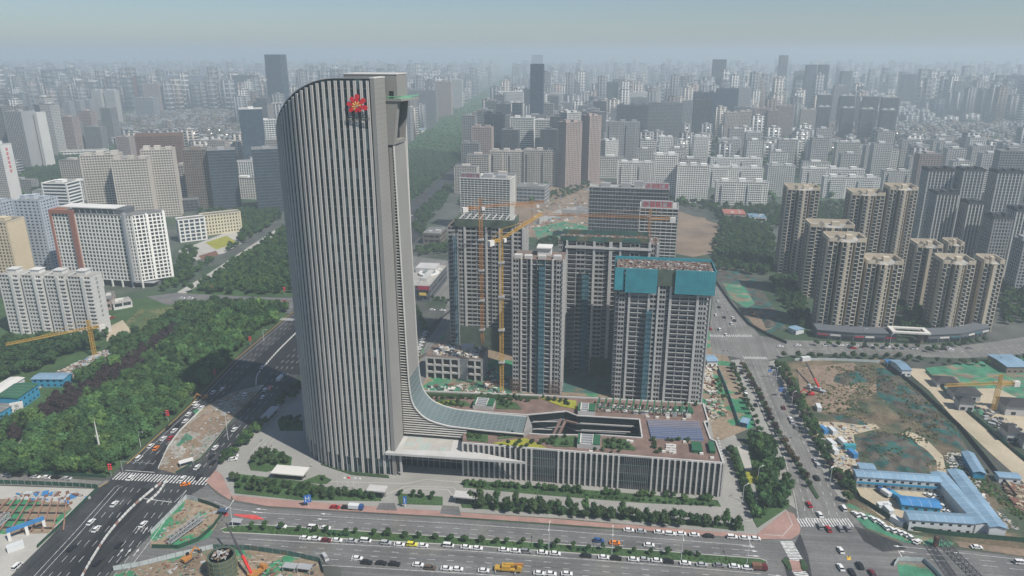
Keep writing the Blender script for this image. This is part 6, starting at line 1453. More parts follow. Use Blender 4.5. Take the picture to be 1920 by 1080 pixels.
fill([(-60, 660), (60, 640), (205, 630), (160, 660), (60, 700), (-60, 745)], 6.5, 3.4, 4.8, ['leaf_dark', 'leaf'], 'dark green tree between the grey slab and the crane yard', 3.0)
fill([(350, 552), (392, 528), (528, 436), (600, 440), (640, 520), (560, 552)], 7.0, 3.4, 4.6, GRN, 'green tree in the grove between the park path and the tower', 3.0)
fill([(335, 520), (380, 500), (440, 465), (520, 420), (525, 395), (450, 395), (455, 440), (400, 490), (345, 540)], 7.0, 3.0, 4.2, GRN, 'green tree left of the diagonal park path', 2.6, [[(372, 488), (440, 440), (452, 456), (400, 478)]])
fill([(20, 340), (50, 308), (190, 290), (150, 330), (70, 365)], 10, 4, 5.5, ['leaf_dark', 'leaf'], 'green tree in the gardens below the grey government tower', 3)
fill([(640, 520), (762, 388), (828, 333), (866, 299), (890, 262), (800, 250), (757, 285), (650, 370)], 9.5, 4.6, 6.2, ['leaf', 'leaf_dark', 'leaf'], 'green tree in the long tree belt behind the tower', 2.5)
fill([(1335, 485), (1350, 425), (1385, 415), (1445, 425), (1458, 500), (1440, 520), (1345, 505)], 7.5, 3.5, 4.6, ['leaf_dark', 'leaf'], 'dark green tree in the grove left of the lone tan tower', 2.5)
fill([(1440, 525), (1490, 520), (1520, 600), (1500, 620), (1470, 575)], 6.0, 2.6, 3.6, ['leaf', 'leaf_dark'], 'green tree at the foot of the lone tan tower', 2.2)
fill([(1535, 395), (1580, 400), (1590, 500), (1560, 520), (1530, 470)], 9, 3.2, 4.2, ['leaf', 'leaf_dark'], 'green tree in the garden between the tan towers', 2.2)
fill([(1680, 570), (1745, 560), (1752, 632), (1715, 632), (1690, 632)], 7, 2.8, 3.8, ['leaf', 'leaf_dark'], 'green tree behind the square shop gateway', 2.4)
fill([(1875, 540), (1960, 510), (1960, 600), (1880, 612)], 8, 3.4, 4.8, ['leaf', 'leaf_dark'], 'green tree in the grove at the right edge', 2.4)
rowt([(1528, 648), (1600, 652), (1700, 656), (1745, 655)], 7, 1.9, 2.7, ['leaf_street', 'leaf'], 'street tree in front of the dark shop row')
rowt([(1740, 660), (1790, 650), (1860, 640)], 6, 2.0, 2.8, ['leaf_street', 'leaf'], 'street tree in front of the pale signed shop row')
rowt([(1470, 672), (1560, 672), (1640, 674), (1700, 676), (1780, 684), (1850, 686), (1940, 676)], 7.0, 2.2, 3.0, ['leaf_street', 'leaf_dark'], 'street tree between the cross road and the earthworks')
rowt([(1392, 690), (1420, 738), (1450, 800), (1490, 866), (1518, 912), (1532, 934)], 5.4, 1.8, 2.5, ['leaf_rust', 'leaf_plum', 'leaf_street'], 'small reddish tree on the planted strip of the east road', 1.6)
rowt([(1372, 690), (1395, 748), (1420, 800), (1448, 860)], 6.5, 1.9, 2.6, ['leaf', 'leaf_street'], 'green street tree on the podium side of the east road')
rowt([(1456, 690), (1490, 752), (1520, 815), (1550, 870), (1575, 915)], 4.4, 2.6, 3.4, ['leaf', 'leaf_dark', 'leaf', 'leaf_plum'], 'green street tree on the building site side of the east road')
rowt([(1470, 690), (1500, 752), (1528, 805), (1556, 858)], 5.4, 2.0, 2.8, ['leaf', 'leaf_light'], 'green street tree on the building site side of the east road')
fill([(1562, 895), (1590, 888), (1600, 925), (1585, 945), (1570, 925)], 4.5, 2.4, 3.2, ['leaf_dark', 'leaf'], 'dark green tree at the corner of the blue cabin yard')
fill([(1408, 830), (1440, 818), (1486, 925), (1478, 945), (1422, 985), (1412, 970), (1430, 950)], 4.2, 2.7, 3.7, ['leaf', 'leaf_dark', 'leaf_dark', 'leaf'], 'leafy tree in the dense corner wood beside the podium car park', 2.0)
rowt([(1368, 845), (1385, 885), (1402, 930), (1418, 968)], 3.4, 2.0, 2.6, ['leaf', 'leaf_dark'], 'leafy tree in the strip between the car park and the corner wood', 1.4)
rowt([(885, 944), (980, 953), (1080, 962), (1180, 972), (1280, 981), (1392, 992)], 3.6, 2.3, 3.2, ['leaf_street', 'leaf_dark', 'leaf'], 'upright street tree in the row in front of the podium', 2.2, True)
rowt([(905, 956), (1000, 963), (1100, 971), (1200, 980), (1300, 989)], 5.6, 2.2, 3.0, ['leaf_street', 'leaf_dark'], 'upright street tree in the row in front of the podium', 2.2, True)
rowt([(436, 902), (500, 912), (560, 920), (620, 928), (715, 938)], 3.4, 1.8, 2.4, ['leaf_street', 'leaf', 'leaf_dark'], 'slender tree in the row before the tower forecourt', 1.6, True)
rowt([(450, 916), (540, 928), (640, 938)], 4.0, 1.7, 2.2, ['leaf_street', 'leaf'], 'slender tree in the row before the tower forecourt', 1.4, True)
for u, v in [(476, 868), (488, 858), (500, 852), (494, 872), (515, 856), (528, 860), (538, 868), (520, 872), (508, 866)]: p = G(u, v); TREES.append((p.x, p.y, 0, rt.uniform(2, 2.8), 2.0, 'leaf_street', False, 'tree on the rounded forecourt lawn'))
for u, v in [(530, 794), (545, 790), (556, 798), (540, 803), (560, 788)]: p = G(u, v); TREES.append((p.x, p.y, 0, rt.uniform(1.6, 2.2), 1.6, 'leaf_dark', False, 'tree in the shaded bed behind the tower foot'))
p = G(607, 900); TREES.append((p.x, p.y, 0, 1.5, 1.2, 'leaf', False, 'small lone tree on the forecourt wedge of lawn'))
fill([(412, 872), (440, 842), (490, 790), (500, 790), (480, 822), (450, 845), (425, 878)], 4.4, 2.0, 2.8, ['leaf', 'leaf_dark', 'leaf_light'], 'green tree between the avenue and the tower court', 2)
fill([(505, 775), (560, 720), (560, 745), (515, 780)], 5, 2.2, 3.0, ['leaf_dark'], 'shaded tree between the avenue and the tower court', 2)
rowt([(752, 930), (828, 938)], 4.0, 1.5, 2.0, ['leaf_dark', 'leaf'], 'tree on the lawn between the two forecourt entries', 1.5)
rowt([(470, 992), (560, 997), (700, 1005), (900, 1017), (1100, 1031), (1280, 1045)], 6.0, 1.4, 2.0, ['leaf_street', 'leaf', 'leaf_dark'], 'small thin tree on the boulevard median', 1.8)
for u in (618, 628, 640, 1012, 1026, 1038, 1088, 1098, 645, 652): p = G(u, 1003 + (u - 618) * .063); TREES.append((p.x, p.y, .2, 1.1, .5, 'leaf_teal', False, 'dense round shrub on the boulevard median'))
rowt([(1283, 1040), (1322, 1046)], 2.6, 1.3, 1.6, ['leaf_dark'], 'dense round shrub on the boulevard median', .6)
for u, v in [(873, 908), (890, 911), (898, 912), (906, 913), (931, 912), (940, 913), (951, 914), (960, 915), (969, 916), (990, 915), (1010, 917), (1020, 918), (1029, 918), (1037, 919), (1055, 921), (1066, 922), (1078, 923), (1086, 924), (1135, 926), (1146, 927), (1158, 927), (1200, 930), (1210, 930), (1222, 931), (1247, 930), (1262, 933), (1285, 938), (1318, 938), (1330, 938)]:
    p = G(u, v); TREES.append((p.x, p.y, .1, rt.uniform(1.8, 2.4), .4, rt.choice(['leaf', 'leaf_light', 'leaf']), False, 'rounded green shrub at the foot of the podium fins'))
rowt([(1100, 932), (1345, 950)], 3.0, .8, 1.1, ['leaf_dark'], 'low clipped shrub along the podium lawn', .1)
for q in ([(795, 752), (830, 747), (870, 750)], [(845, 757), (862, 756), (880, 756)], [(935, 752), (950, 757), (970, 763)], [(975, 750), (990, 753), (1005, 757)], [(1018, 748), (1040, 753), (1060, 757), (1076, 763)], [(885, 822), (910, 826)], [(955, 832), (975, 832), (985, 833)], [(1020, 828), (1040, 823), (1060, 822), (1076, 826)], [(1145, 832), (1165, 834), (1185, 840)], [(1226, 825), (1228, 840), (1232, 856)], [(1000, 832), (1025, 838)], [(1120, 846), (1170, 850)], [(1250, 826), (1296, 828)], [(905, 743), (935, 745), (975, 746)], [(800, 745), (880, 748), (1000, 752)], [(820, 754), (850, 760), (880, 764)], [(935, 758), (960, 766)], [(1030, 750), (1070, 756)], [(880, 816), (915, 820)], [(935, 818), (975, 815)], [(1015, 833), (1075, 833)], [(1135, 828), (1170, 829)], [(1140, 838), (1190, 843)], [(940, 838), (1000, 840)], [(1236, 848), (1240, 858)], [(1290, 760), (1310, 762)]):
    rowt(q, 2.7, .9, 1.7, ['leaf_dark', 'leaf', 'leaf_street'], 'shrub in the roof garden on the podium', .3, False, ZP, .8)
fill([(772, 428), (782, 400), (835, 350), (850, 350), (830, 390), (800, 420), (795, 450)], 7, 2.4, 3.4, ['leaf', 'leaf_dark'], 'street tree beside the road past the white banded office', 2)
fill([(780, 468), (845, 455), (848, 475), (785, 480)], 6, 2.2, 3.0, ['leaf', 'leaf_light', 'leaf_dark'], 'green tree behind the shopping mall', 2)
rowt([(800, 560), (830, 565), (850, 572)], 5, 1.8, 2.4, ['leaf', 'leaf_dark'], 'green tree at the junction behind the mall', 1.8)
rowt([(775, 600), (780, 580), (800, 625)], 5, 1.8, 2.4, ['leaf', 'leaf_dark'], 'green tree beside the row of parked white cars', 1.8)
fill([(1000, 455), (1042, 445), (1052, 462), (1010, 470)], 6, 2.4, 3.2, ['leaf_dark'], 'dark tree behind the raw concrete towers', 2)
rowt([(1345, 720), (1360, 760)], 6, 1.8, 2.4, ['leaf'], 'green tree inside the east site fence', 2)
fill([(1160, 352), (1340, 385), (1440, 392), (1440, 402), (1330, 398), (1230, 385)], 11, 3.2, 4.4, ['leaf_dark', 'leaf'], 'green tree in front of the white apartment rows', 2.4)
fill([(1000, 375), (1045, 360), (1100, 340), (1110, 350), (1060, 372)], 11, 3, 4, ['leaf_dark', 'leaf'], 'green tree by the curved shopping centre', 2.4)
fill([(340, 395), (470, 395), (530, 398), (530, 418), (400, 405)], 10, 3.2, 4.4, ['leaf_dark', 'leaf'], 'green tree below the dark pair of towers', 2.4)
fill([(300, 548), (335, 500), (345, 470), (372, 464), (368, 490), (342, 538)], 7, 2.8, 4.0, GRN, 'green tree at the foot of the white hotel wing', 2.4)
fill([(1338, 398), (1460, 386), (1472, 432), (1440, 425), (1385, 415), (1350, 425)], 10, 3.4, 4.6, ['leaf_dark', 'leaf'], 'green tree in the street behind the grove', 2.4)
fill([(1470, 388), (1590, 380), (1730, 372), (1730, 400), (1600, 410), (1480, 420)], 11, 3.4, 4.6, ['leaf_dark', 'leaf'], 'green tree behind the tan towers', 2.4)
def psize(t): return t[3] * FPX / math.sqrt(t[0] ** 2 + t[1] ** 2 + (HC - t[2]) ** 2)
TREES.sort(key=lambda t: -psize(t) * (0.55 if t[2] > 1 or 'shrub' in t[7] else 1))
NT = 300
for i, (x, y, z, r, hb, lf, con, lb) in enumerate(TREES[:NT]):
    if lb == 'WOOD':
        u, v = PX(x, y); ed = min(abs(u - (233 + (873 - v) * 1.02)), 999)
        lb = '%s%s tree in the avenue wood %s' % ('big ' if r > 4.9 else ('small ' if r < 4.1 else ''), {'leaf': 'mid green', 'leaf_dark': 'dark green', 'leaf_light': 'light green'}[lf], ('by the kerb, ' if ed < 45 else '') + next(s_ for l_, s_ in ((610, 'just below the side street'), (660, 'beside the grass clearing'), (720, 'level with the tower shadow'), (780, 'level with the road works'), (840, 'above the white mast'), (9999, 'behind the pale street')) if v < l_))
    sh = 'shrub' in lb; t = thing('shrub' if sh else 'tree', lb, 'shrub' if sh else 'tree', (x, y, z), rt.uniform(0, 6.28), lb.replace('tree ', 'trees ').replace('shrub ', 'shrubs '))
    c = link('crown', cmesh(i % 5, con, lf), t, (0, 0, hb * .75)); c.scale = (r, r, r * rt.uniform(.9, 1.2) * (1.3 if con else 1.0))
    k = link('trunk', trunk_me, t, (0, 0, 0)); k.scale = (r * .7, r * .7, hb + r * .7)
insts = []
for i, (x, y, z, r, hb, lf, con, lb) in enumerate(TREES[NT:]):
    tm = (MD if psize((x, y, z, r)) > 3.2 else LO)[i % 4]; insts.append((tm, [M[lf]], x, y, z + hb * .7, r, r * (1.15 if con else 1.0), (i * 2.4) % 6.28))
merge('smaller_trees', insts, 'smaller and farther trees and shrubs filling parks, kerbs and gardens', 'trees')
insts = []; bp = [(G(u, v).x, G(u, v).y) for u, v in [(868, 296), (905, 245), (948, 165), (958, 140), (948, 140), (925, 160), (757, 283)]]
ys = [p[1] for p in bp]; xs = [p[0] for p in bp]; y = min(ys)
while y < min(max(ys), 7000):
    sp = 11 if y < 2500 else 17; x = min(xs)
    while x < max(xs):
        a, b = x + rt.uniform(-4, 4), y + rt.uniform(-4, 4); x += sp
        if in_poly(a, b, bp): insts.append((LO[int(a) % 4], [M['leaf_far']], a, b, 1.5, rt.uniform(.5, .62) * sp, rt.uniform(5, 7.5), rt.uniform(0, 6)))
    y += sp
for x, y in far_trees:
    for k in range(3 if y < 2600 else 2): insts.append((LO[k], [M['leaf_far']], x + rt.uniform(-18, 18), y + rt.uniform(-14, 14), 1, rt.uniform(4, 6.5), rt.uniform(5, 7.5), k * 2.0))
merge('distant_wood', insts, 'far tree belt and street trees running away to the horizon', 'trees')

# weeds and low scrub on the waste ground
insts = []
for q, n_, lfs, s0, s1 in (([(1500, 690), (1660, 682), (1725, 740), (1800, 810), (1840, 870), (1900, 935), (1840, 960), (1790, 890), (1620, 800), (1540, 770)], 1500, ['leaf_dark', 'leaf_street', 'leaf_rust', 'leaf_dry', 'leaf_dry'], .35, 1.1), ([(1600, 822), (1650, 808), (1742, 845), (1756, 868), (1700, 888), (1620, 860)], 260, ['leaf_teal', 'leaf_dark', 'leaf_dry'], .3, .9), ([(-60, 900), (-60, 800), (60, 760), (215, 650), (305, 578), (536, 578), (428, 680), (225, 870)], 700, ['leaf_dark', 'leaf', 'leaf_light'], .5, 1.2),
                              ([(1790, 870), (1850, 900), (1960, 990), (1960, 1010), (1860, 960)], 300, ['leaf_dark', 'leaf_dry', 'leaf'], .4, 1.2), ([(420, 994), (480, 986), (900, 1013), (1420, 1050), (1425, 1062), (900, 1022), (470, 999)], 900, ['leaf_dark', 'leaf', 'leaf_street'], .35, .8), ([(870, 902), (1200, 929), (1345, 940), (1350, 948), (1200, 941), (868, 912)], 500, ['leaf_dark', 'leaf'], .4, .9), ([(440, 890), (560, 904), (715, 927), (715, 938), (560, 936), (442, 923)], 500, ['leaf_dark', 'leaf'], .4, .9), ([(235, 605), (262, 580), (330, 575), (335, 590), (285, 615), (250, 625)], 150, ['leaf_dry', 'leaf_light'], .4, 1.0)):
    PP = [(G(u, v).x, G(u, v).y) for u, v in q]; k = 0
    while k < n_:
        x, y = rt.uniform(min(p[0] for p in PP), max(p[0] for p in PP)), rt.uniform(min(p[1] for p in PP), max(p[1] for p in PP))
        if not in_poly(x, y, PP): continue
        k += 1
        if noise.noise(Vector((x * .05, y * .05, 1.7))) < -.05: continue
        r = rt.uniform(s0, s1); insts.append((LO[k % 4], [M[rt.choice(lfs)]], x, y, HZ.get((round(x / 1.5), round(y / 1.5)), 0) - .2 * r, r, r * rt.uniform(.4, .9), k * 1.3))
merge('undergrowth', insts, 'weeds and scrub scattered over waste ground and wood floor', 'weeds')

# ------------------------------------------------------------ vehicles
CARC = dict(white=(.72, .72, .71), black=(.018, .018, .02), grey=(.22, .225, .23), silver=(.42, .43, .44), red=(.34, .02, .025), blue=(.03, .09, .25), orange=(.75, .22, .03), yellow=(.70, .62, .06), brown=(.12, .085, .06), maroon=(.14, .02, .03))
for k, c in CARC.items(): dm('car_' + k, c, rough=.3, var=.02, spec=.5)
def car_parts(ty):
    b = MB(); gl = MB()
    if ty == 'van': Ln, wd, pr, cab, rf = 2.35, .88, [(-2.35, .35), (-2.35, 1.0), (1.7, 1.0), (2.3, .85), (2.35, .35)], [(-2.3, 1.0), (-2.2, 1.75), (1.0, 1.78), (1.75, 1.0)], (-2.2, 1.0, 1.78, 1.88)
    elif ty == 'suv': Ln, wd, pr, cab, rf = 2.3, .92, [(-2.3, .38), (-2.3, 1.0), (1.0, 1.05), (2.15, .95), (2.3, .38)], [(-2.2, 1.0), (-1.95, 1.58), (.35, 1.60), (1.15, 1.03)], (-2.02, .5, 1.59, 1.68)
    else: Ln, wd, pr, cab, rf = 2.3, .90, [(-2.3, .35), (-2.28, .92), (-1.6, .98), (.9, .98), (2.15, .82), (2.3, .35)], [(-1.9, .96), (-1.25, 1.38), (.5, 1.40), (1.25, .96)], (-1.3, .55, 1.385, 1.45)
    n = len(pr); b.add([(x, -wd, z) for x, z in pr] + [(x, wd, z) for x, z in pr], [tuple(range(n)), tuple(range(2 * n - 1, n - 1, -1))] + [(i, n + i, n + (i + 1) % n, (i + 1) % n) for i in range(n)])
    b.box(rf[0], -wd * .79, rf[2], rf[1], wd * .79, rf[3])
    w0, w1 = wd * .93, wd * .76; m = len(cab)
    A = [(x, -(w0 if i in (0, m - 1) else w1), z) for i, (x, z) in enumerate(cab)]; C = [(x, -yy, z) for x, yy, z in A]
    gl.add(A + C, [tuple(range(m)), tuple(range(2 * m - 1, m - 1, -1))] + [(i, m + i, m + (i + 1) % m, (i + 1) % m) for i in range(m)])
    for x in ((-.55, .5) if ty == 'van' else (-.35,)): b.box(x - .06, -w0 * .98, 1.0, x + .06, w0 * .98, rf[2] - .04)
    return b, gl
CP_ = {k: car_parts(k) for k in ('sedan', 'suv', 'van')}; CG_ = {k: v[1].mesh('windows', M['car_glass']) for k, v in CP_.items()}; CB_ = {}
wh = MB(); V_ = [(.33 * math.cos(i * .7854), .33 * math.sin(i * .7854)) for i in range(8)]
wh.add([(x, -.11, z) for x, z in V_] + [(x, .11, z) for x, z in V_], [tuple(range(8)), tuple(range(15, 7, -1))] + [(i, 8 + i, 8 + (i + 1) % 8, (i + 1) % 8) for i in range(8)]); wheel_me = wh.mesh('wheel', M['tyre'])
def car(u, v, col, ang, label, ty='sedan', group=None, wheels=True, z=0.05):
    p = G(u, v); k = (ty, col)
    if k not in CB_: CB_[k] = CP_[ty][0].mesh('body', M['car_' + col])
    t = link({'sedan': 'car', 'suv': 'suv_car', 'van': 'van'}[ty], CB_[k], None, (p.x, p.y, z), ang); tag(t, label, 'van' if ty == 'van' else 'car', group)
    link('windows', CG_[ty], t)
    if wheels:
        for sx in (-1.42, 1.42):
            for sy in (-.82, .82): link('wheel', wheel_me, t, (sx, sy, .33))
    return t
ORD = ['1st', '2nd', '3rd'] + ['%dth' % i for i in range(4, 40)]
TYN = dict(sedan='car', suv='boxy car', van='van')
def row(cars, ang, where, order='from the left', wheels=True, jit=.03):
    grp = 'vehicles ' + where
    for i, c in enumerate(cars):
        u, v = c[0], c[1]; col = c[2] if len(c) > 2 else 'white'; ty = c[3] if len(c) > 3 else 'sedan'
        a = (c[4] if len(c) > 4 else ang) + random.uniform(-jit, jit)
        car(u, v, col, a, '%s %s, %s %s %s' % (col, TYN[ty], ORD[i], order, where), ty, grp, wheels)
AE = -TH + R(2.0); AN = math.pi / 2 - R(5.5); AR = math.pi / 2 - R(9.5)
row([(528, 989, 'white'), (588, 991, 'white', 'van'), (610, 992, 'white')], AE, 'beside the north edge of the median')
row([(572, 1011), (592, 1012), (612, 1015, 'maroon'), (632, 1015), (660, 1016, 'silver'), (686, 1016, 'white', 'van'), (724, 1020, 'silver', 'suv'), (749, 1023), (773, 1023, 'yellow', 'suv'), (793, 1025), (841, 1025, 'white', 'van'), (874, 1028), (895, 1030), (945, 1033), (967, 1035), (987, 1036, 'grey', 'suv'), (1017, 1038), (1041, 1040), (1099, 1044, 'black'), (1132, 1047), (1155, 1049, 'black', 'suv'), (1188, 1051), (1208, 1051, 'silver'), (1232, 1053), (1253, 1055, 'black', 'suv'), (1285, 1058), (1316, 1061, 'silver'), (1348, 1062, 'grey'), (1377, 1064), (1401, 1067)], AE, 'in the line south of the median')
row([(670, 1049), (688, 1057, 'black', 'suv'), (715, 1058, 'black'), (740, 1060, 'black', 'suv'), (784, 1061), (807, 1067, 'brown', 'suv'), (837, 1068), (858, 1069), (907, 1072), (1011, 1077), (1033, 1078), (1063, 1078)], AE, 'in the nearest boulevard lanes')
row([(1179, 996), (1202, 998, 'silver'), (1236, 1000), (1257, 1003, 'white', 'suv'), (1277, 1003), (1302, 1005), (1329, 1007, 'black'), (1373, 1009, 'white', 'suv'), (1396, 1011), (1416, 1012)], AE, 'parked along the pink boulevard pavement')
row([(628, 953, 'red'), (650, 954, 'black', 'suv'), (1123, 1016, 'blue', 'suv'), (1153, 1020, 'orange'), (1217, 1024)], AE, 'moving on the upper boulevard lanes')
car(610, 1048, 'silver', AE - R(48), 'silver van parked askew at the corner of the netted bridge site', 'van')
row([(33, 1064, 'white', 'van'), (171, 981), (181, 994), (215, 947), (135, 1030, 'black'), (184, 1057, 'black'), (224, 1024, 'black'), (269, 985)], AN, 'on the avenue below the zebra crossing')
row([(245, 898), (343, 899), (373, 897, 'black', 'suv')], AN, 'on the long zebra crossing', wheels=True)
car(348, 910, 'orange', R(20), 'orange taxi turning just below the long zebra crossing')
row([(261, 861, 'white', 'van'), (283, 838), (293, 842, 'orange'), (307, 824), (320, 823, 'red'), (317, 803, 'black'), (327, 809), (333, 800, 'black'), (348, 791), (354, 778), (369, 763), (378, 766), (366, 758), (400, 737), (417, 731)], AN, 'queueing left of the road works island', 'from the crossing')
row([(370, 878), (397, 858, 'black'), (400, 869, 'black', 'suv'), (404, 841), (440, 807), (413, 762, 'silver'), (459, 741), (493, 746)], AN, 'passing right of the road works island', 'from the crossing')
row([(492, 690), (497, 733, 'white', 'suv'), (507, 729)], AN, 'in the tower shade on the avenue', 'from the left')
row([(437, 863, 'white', 'suv'), (439, 857)], R(10), 'parked at the edge of the tower court')
row([(14, 893), (34, 893, 'black', 'suv'), (67, 896), (88, 897), (104, 897, 'black'), (126, 899, 'silver')], AE, 'on the pale street at the left edge')
row([(342, 560), (357, 560), (409, 565), (433, 568), (443, 564, 'black', 'suv'), (443, 572), (472, 570), (497, 567, 'orange'), (515, 572), (524, 567), (533, 566, 'red'), (535, 573)], AE, 'queueing on the side street above the wood', wheels=False)
row([(202, 595), (210, 597, 'red')], R(30), 'parked by the shed near the grey slab', wheels=False)
row([(1517, 948, 'red'), (1537, 967), (1537, 989, 'grey'), (1553, 994, 'red'), (1575, 993, 'grey'), (1589, 993, 'grey'), (1531, 898, 'black', 'suv'), (1576, 1034), (1576, 1066), (1597, 1075, 'black'), (1612, 1063, 'black', 'suv'), (1635, 1077, 'maroon')], AR + R(8), 'at the junction before the east road')
car(1581, 955, 'white', AR + R(8), 'white van waiting right of the east zebra crossing', 'van')
row([(1604, 966), (1617, 969), (1636, 975), (1646, 979), (1653, 984), (1659, 990), (1672, 995), (1684, 999), (1695, 1003), (1706, 1009), (1720, 1018, 'white', 'sedan', R(35))], AR + R(22), 'on the verge outside the cabin yard')
row([(1831, 1028), (1913, 1057, 'white', 'van')], AE, 'on the road right of the junction')
row([(1741, 931, 'white'), (1752, 932), (1760, 933, 'silver'), (1765, 950), (1777, 962)], AR + R(40), 'parked inside the blue roofed cabin yard')
row([(1397, 735), (1399, 741), (1417, 761, 'black'), (1442, 788), (1457, 813), (1454, 834, 'black')], AR, 'on the podium side of the east road', 'from the top')
row([(1469, 766, 'maroon'), (1482, 787), (1485, 793, 'silver'), (1492, 802, 'grey'), (1528, 865, 'silver'), (1533, 874, 'silver', 'suv'), (1560, 880), (1562, 886)], AR, 'on the site side of the east road', 'from the top')
row([(1387, 712), (1390, 700, 'black')], AR, 'at the kerb near the top of the east road', 'from the left', wheels=False)
row([(1346, 566), (1348, 577, 'black'), (1342, 592), (1358, 596, 'black'), (1374, 597), (1377, 602, 'black'), (1371, 608), (1349, 619, 'white', 'suv'), (1361, 629), (1332, 618, 'red')], AR + R(6), 'beside the green netted cutting', 'from the top', wheels=False)
row([(1463, 651), (1496, 649), (1549, 649), (1562, 649, 'silver'), (1576, 649), (1590, 650), (1600, 654, 'red'), (1605, 650), (1623, 651, 'black'), (1636, 651), (1657, 652), (1668, 653), (1689, 654), (1715, 655), (1742, 654, 'black', 'suv'), (1770, 656, 'black'), (1782, 657), (1818, 654, 'grey')], AE + R(4), 'along the cross road below the shops', wheels=False)
row([(798 - i * 2.6, 625 + i * 6.2, ['white', 'white', 'silver', 'white'][i % 4]) for i in range(9)] , R(40), 'in the slanting parked line behind the tower', 'from the top', wheels=False)
row([(811, 582), (830, 583)], AE, 'at the junction behind the mall', wheels=False)
row([(772, 405), (778, 398, 'black'), (770, 415, 'red'), (766, 430), (775, 425, 'silver'), (782, 412)], AN, 'on the far avenue beyond the tower', 'from the left', wheels=False)
row([(1040 + (i % 6) * 14 + random.uniform(-5, 5), 372 + (i // 6) * 9 + random.uniform(-3, 3), random.choice(['white', 'white', 'silver', 'black'])) for i in range(16)], AE, 'in the far junction by the shopping centre', 'in turn', wheels=False)
# lorries and machines
def lorry(u, v, ang, label, cab='blue', load='cabin_wall', ln=7.0):
    p = G(u, v); t = thing('lorry', label, 'lorry', (p.x, p.y, .06), ang)
    mb = MB(); mb.box(-ln / 2, -1.15, .8, ln / 2 - 2.2, 1.15, 2.6); mb.build('load_bed', M[load], t)
    mb = MB(); mb.prism([(ln / 2 - 2.0, -1.1), (ln / 2, -1.1), (ln / 2, 1.1), (ln / 2 - 2.0, 1.1)], .6, 1.7); mb.box(ln / 2 - 1.9, -1.05, 1.7, ln / 2 - .25, 1.05, 2.5); mb.build('cab', M['car_' + cab], t)
    mb = MB(); mb.box(ln / 2 - .28, -.95, 1.72, ln / 2 - .18, .95, 2.4); mb.build('windscreen', M['car_glass'], t)
    for x in (-ln / 2 + 1.2, ln / 2 - 1.0):
        for y in (-1, 1): w_ = link('wheel', wheel_me, t, (x, y, .45)); w_.scale = (1.4, 1.4, 1.4)
lorry(668, 955, AE, 'small blue lorry behind the black car on the upper boulevard')
lorry(1657, 927, AR + R(30), 'blue lorry in the cabin yard, left of the two'); lorry(1673, 931, AR + R(30), 'blue lorry in the cabin yard, right of the two', 'blue', 'cabin_blue')
lorry(526, 712, AN, 'white and blue lorry in the tower shade on the avenue', 'blue', 'white_wall', 9); lorry(1424, 1068, AE, 'maroon lorry at the end of the long parked line', 'maroon', 'rust', 6)
def truck_crane(u, v, ang, label, boom=None, bodym='crane_orange', segs=('crane_orange',)):
    p = G(u, v); t = thing('truck_crane', label, 'crane', (p.x, p.y, .1), ang)
    mb = MB(); mb.box(-5.5, -1.3, .7, 5.5, 1.3, 1.5); mb.build('chassis', M[bodym], t)
    mb = MB(); mb.box(3.6, -1.3, 1.5, 5.6, 1.3, 2.7); mb.box(3.8, -1.2, 2.7, 5.2, 1.2, 3.1); mb.build('cab', M[bodym], t)
    mb = MB(); mb.box(-2.6, -1.2, 1.5, 1.0, 1.2, 2.8); mb.build('turntable', M[bodym], t)
    for x in (-4.4, -3.0, 1.6, 3.0, 4.4):
        for y in (-1.15, 1.15): w_ = link('wheel', wheel_me, t, (x, y, .5)); w_.scale = (1.5, 1.5, 1.5)
    for x in (-5, 3):
        mb = MB(); mb.box(x - .2, -2.6, .2, x + .2, 2.6, .7); mb.build('outrigger', M['steel_grey'], t)
    inv = Matrix.Rotation(-ang, 3, 'Z'); base = Vector((-1.5, 0, 2.8))
    if boom is None: tip = Vector((6.2, 0, 3.4))
    else: tip = inv @ (Vector(boom) - Vector((p.x, p.y, .1)))
    for i, sm in enumerate(segs):
        k = len(segs); a = base + (tip - base) * (i / k); b = base + (tip - base) * ((i + 1) / k); mb = MB(); mb.beam(a, b, 1.0 - .22 * i, 1.1 - .22 * i); mb.build('boom', M[sm], t)
truck_crane(953, 1070, AE, 'folded yellow truck crane parked in the near lanes', None, 'crane_yellow', ('crane_yellow', 'crane_orange'))
tip = G(424, 981, 12.0); truck_crane(478, 1082, R(60), 'truck crane with a red and black boom lifted over the netted pier', (tip.x, tip.y, 12.0), 'crane_orange', ('crane_red', 'steel_dark', 'steel_dark'))
tip = G(1511, 679, 7); truck_crane(1530, 733, R(140), 'truck crane with red and green boom in the earthworks', (tip.x, tip.y, 7), 'steel_grey', ('crane_red', 'steel_dark', 'steel_dark'))
def digger(u, v, ang, label, m='crane_red'):
    p = G(u, v); t = thing('excavator', label, 'excavator', (p.x, p.y, .05), ang)
    for y in (-1.2, 1.2): mb = MB(); mb.box(-2, y - .35, 0, 2, y + .35, .9); mb.build('track', M['steel_dark'], t)
    mb = MB(); mb.box(-2.2, -1.3, 1, 1.3, 1.3, 2.2); mb.build('body', M[m], t); mb = MB(); mb.box(.2, .2, 2.2, 1.4, 1.2, 3.2); mb.build('cab', M['car_glass'], t)
    mb = MB(); mb.beam((1, 0, 1.6), (4, 0, 4.2), .5, .6); mb.beam((4, 0, 4.2), (6, 0, 1.6), .4, .5); mb.build('arm', M[m], t); mb = MB(); mb.prism([(5.5, -.6), (6.6, -.6), (6.6, .6), (5.5, .6)], .3, 1.5); mb.build('bucket', M['steel_dark'], t)
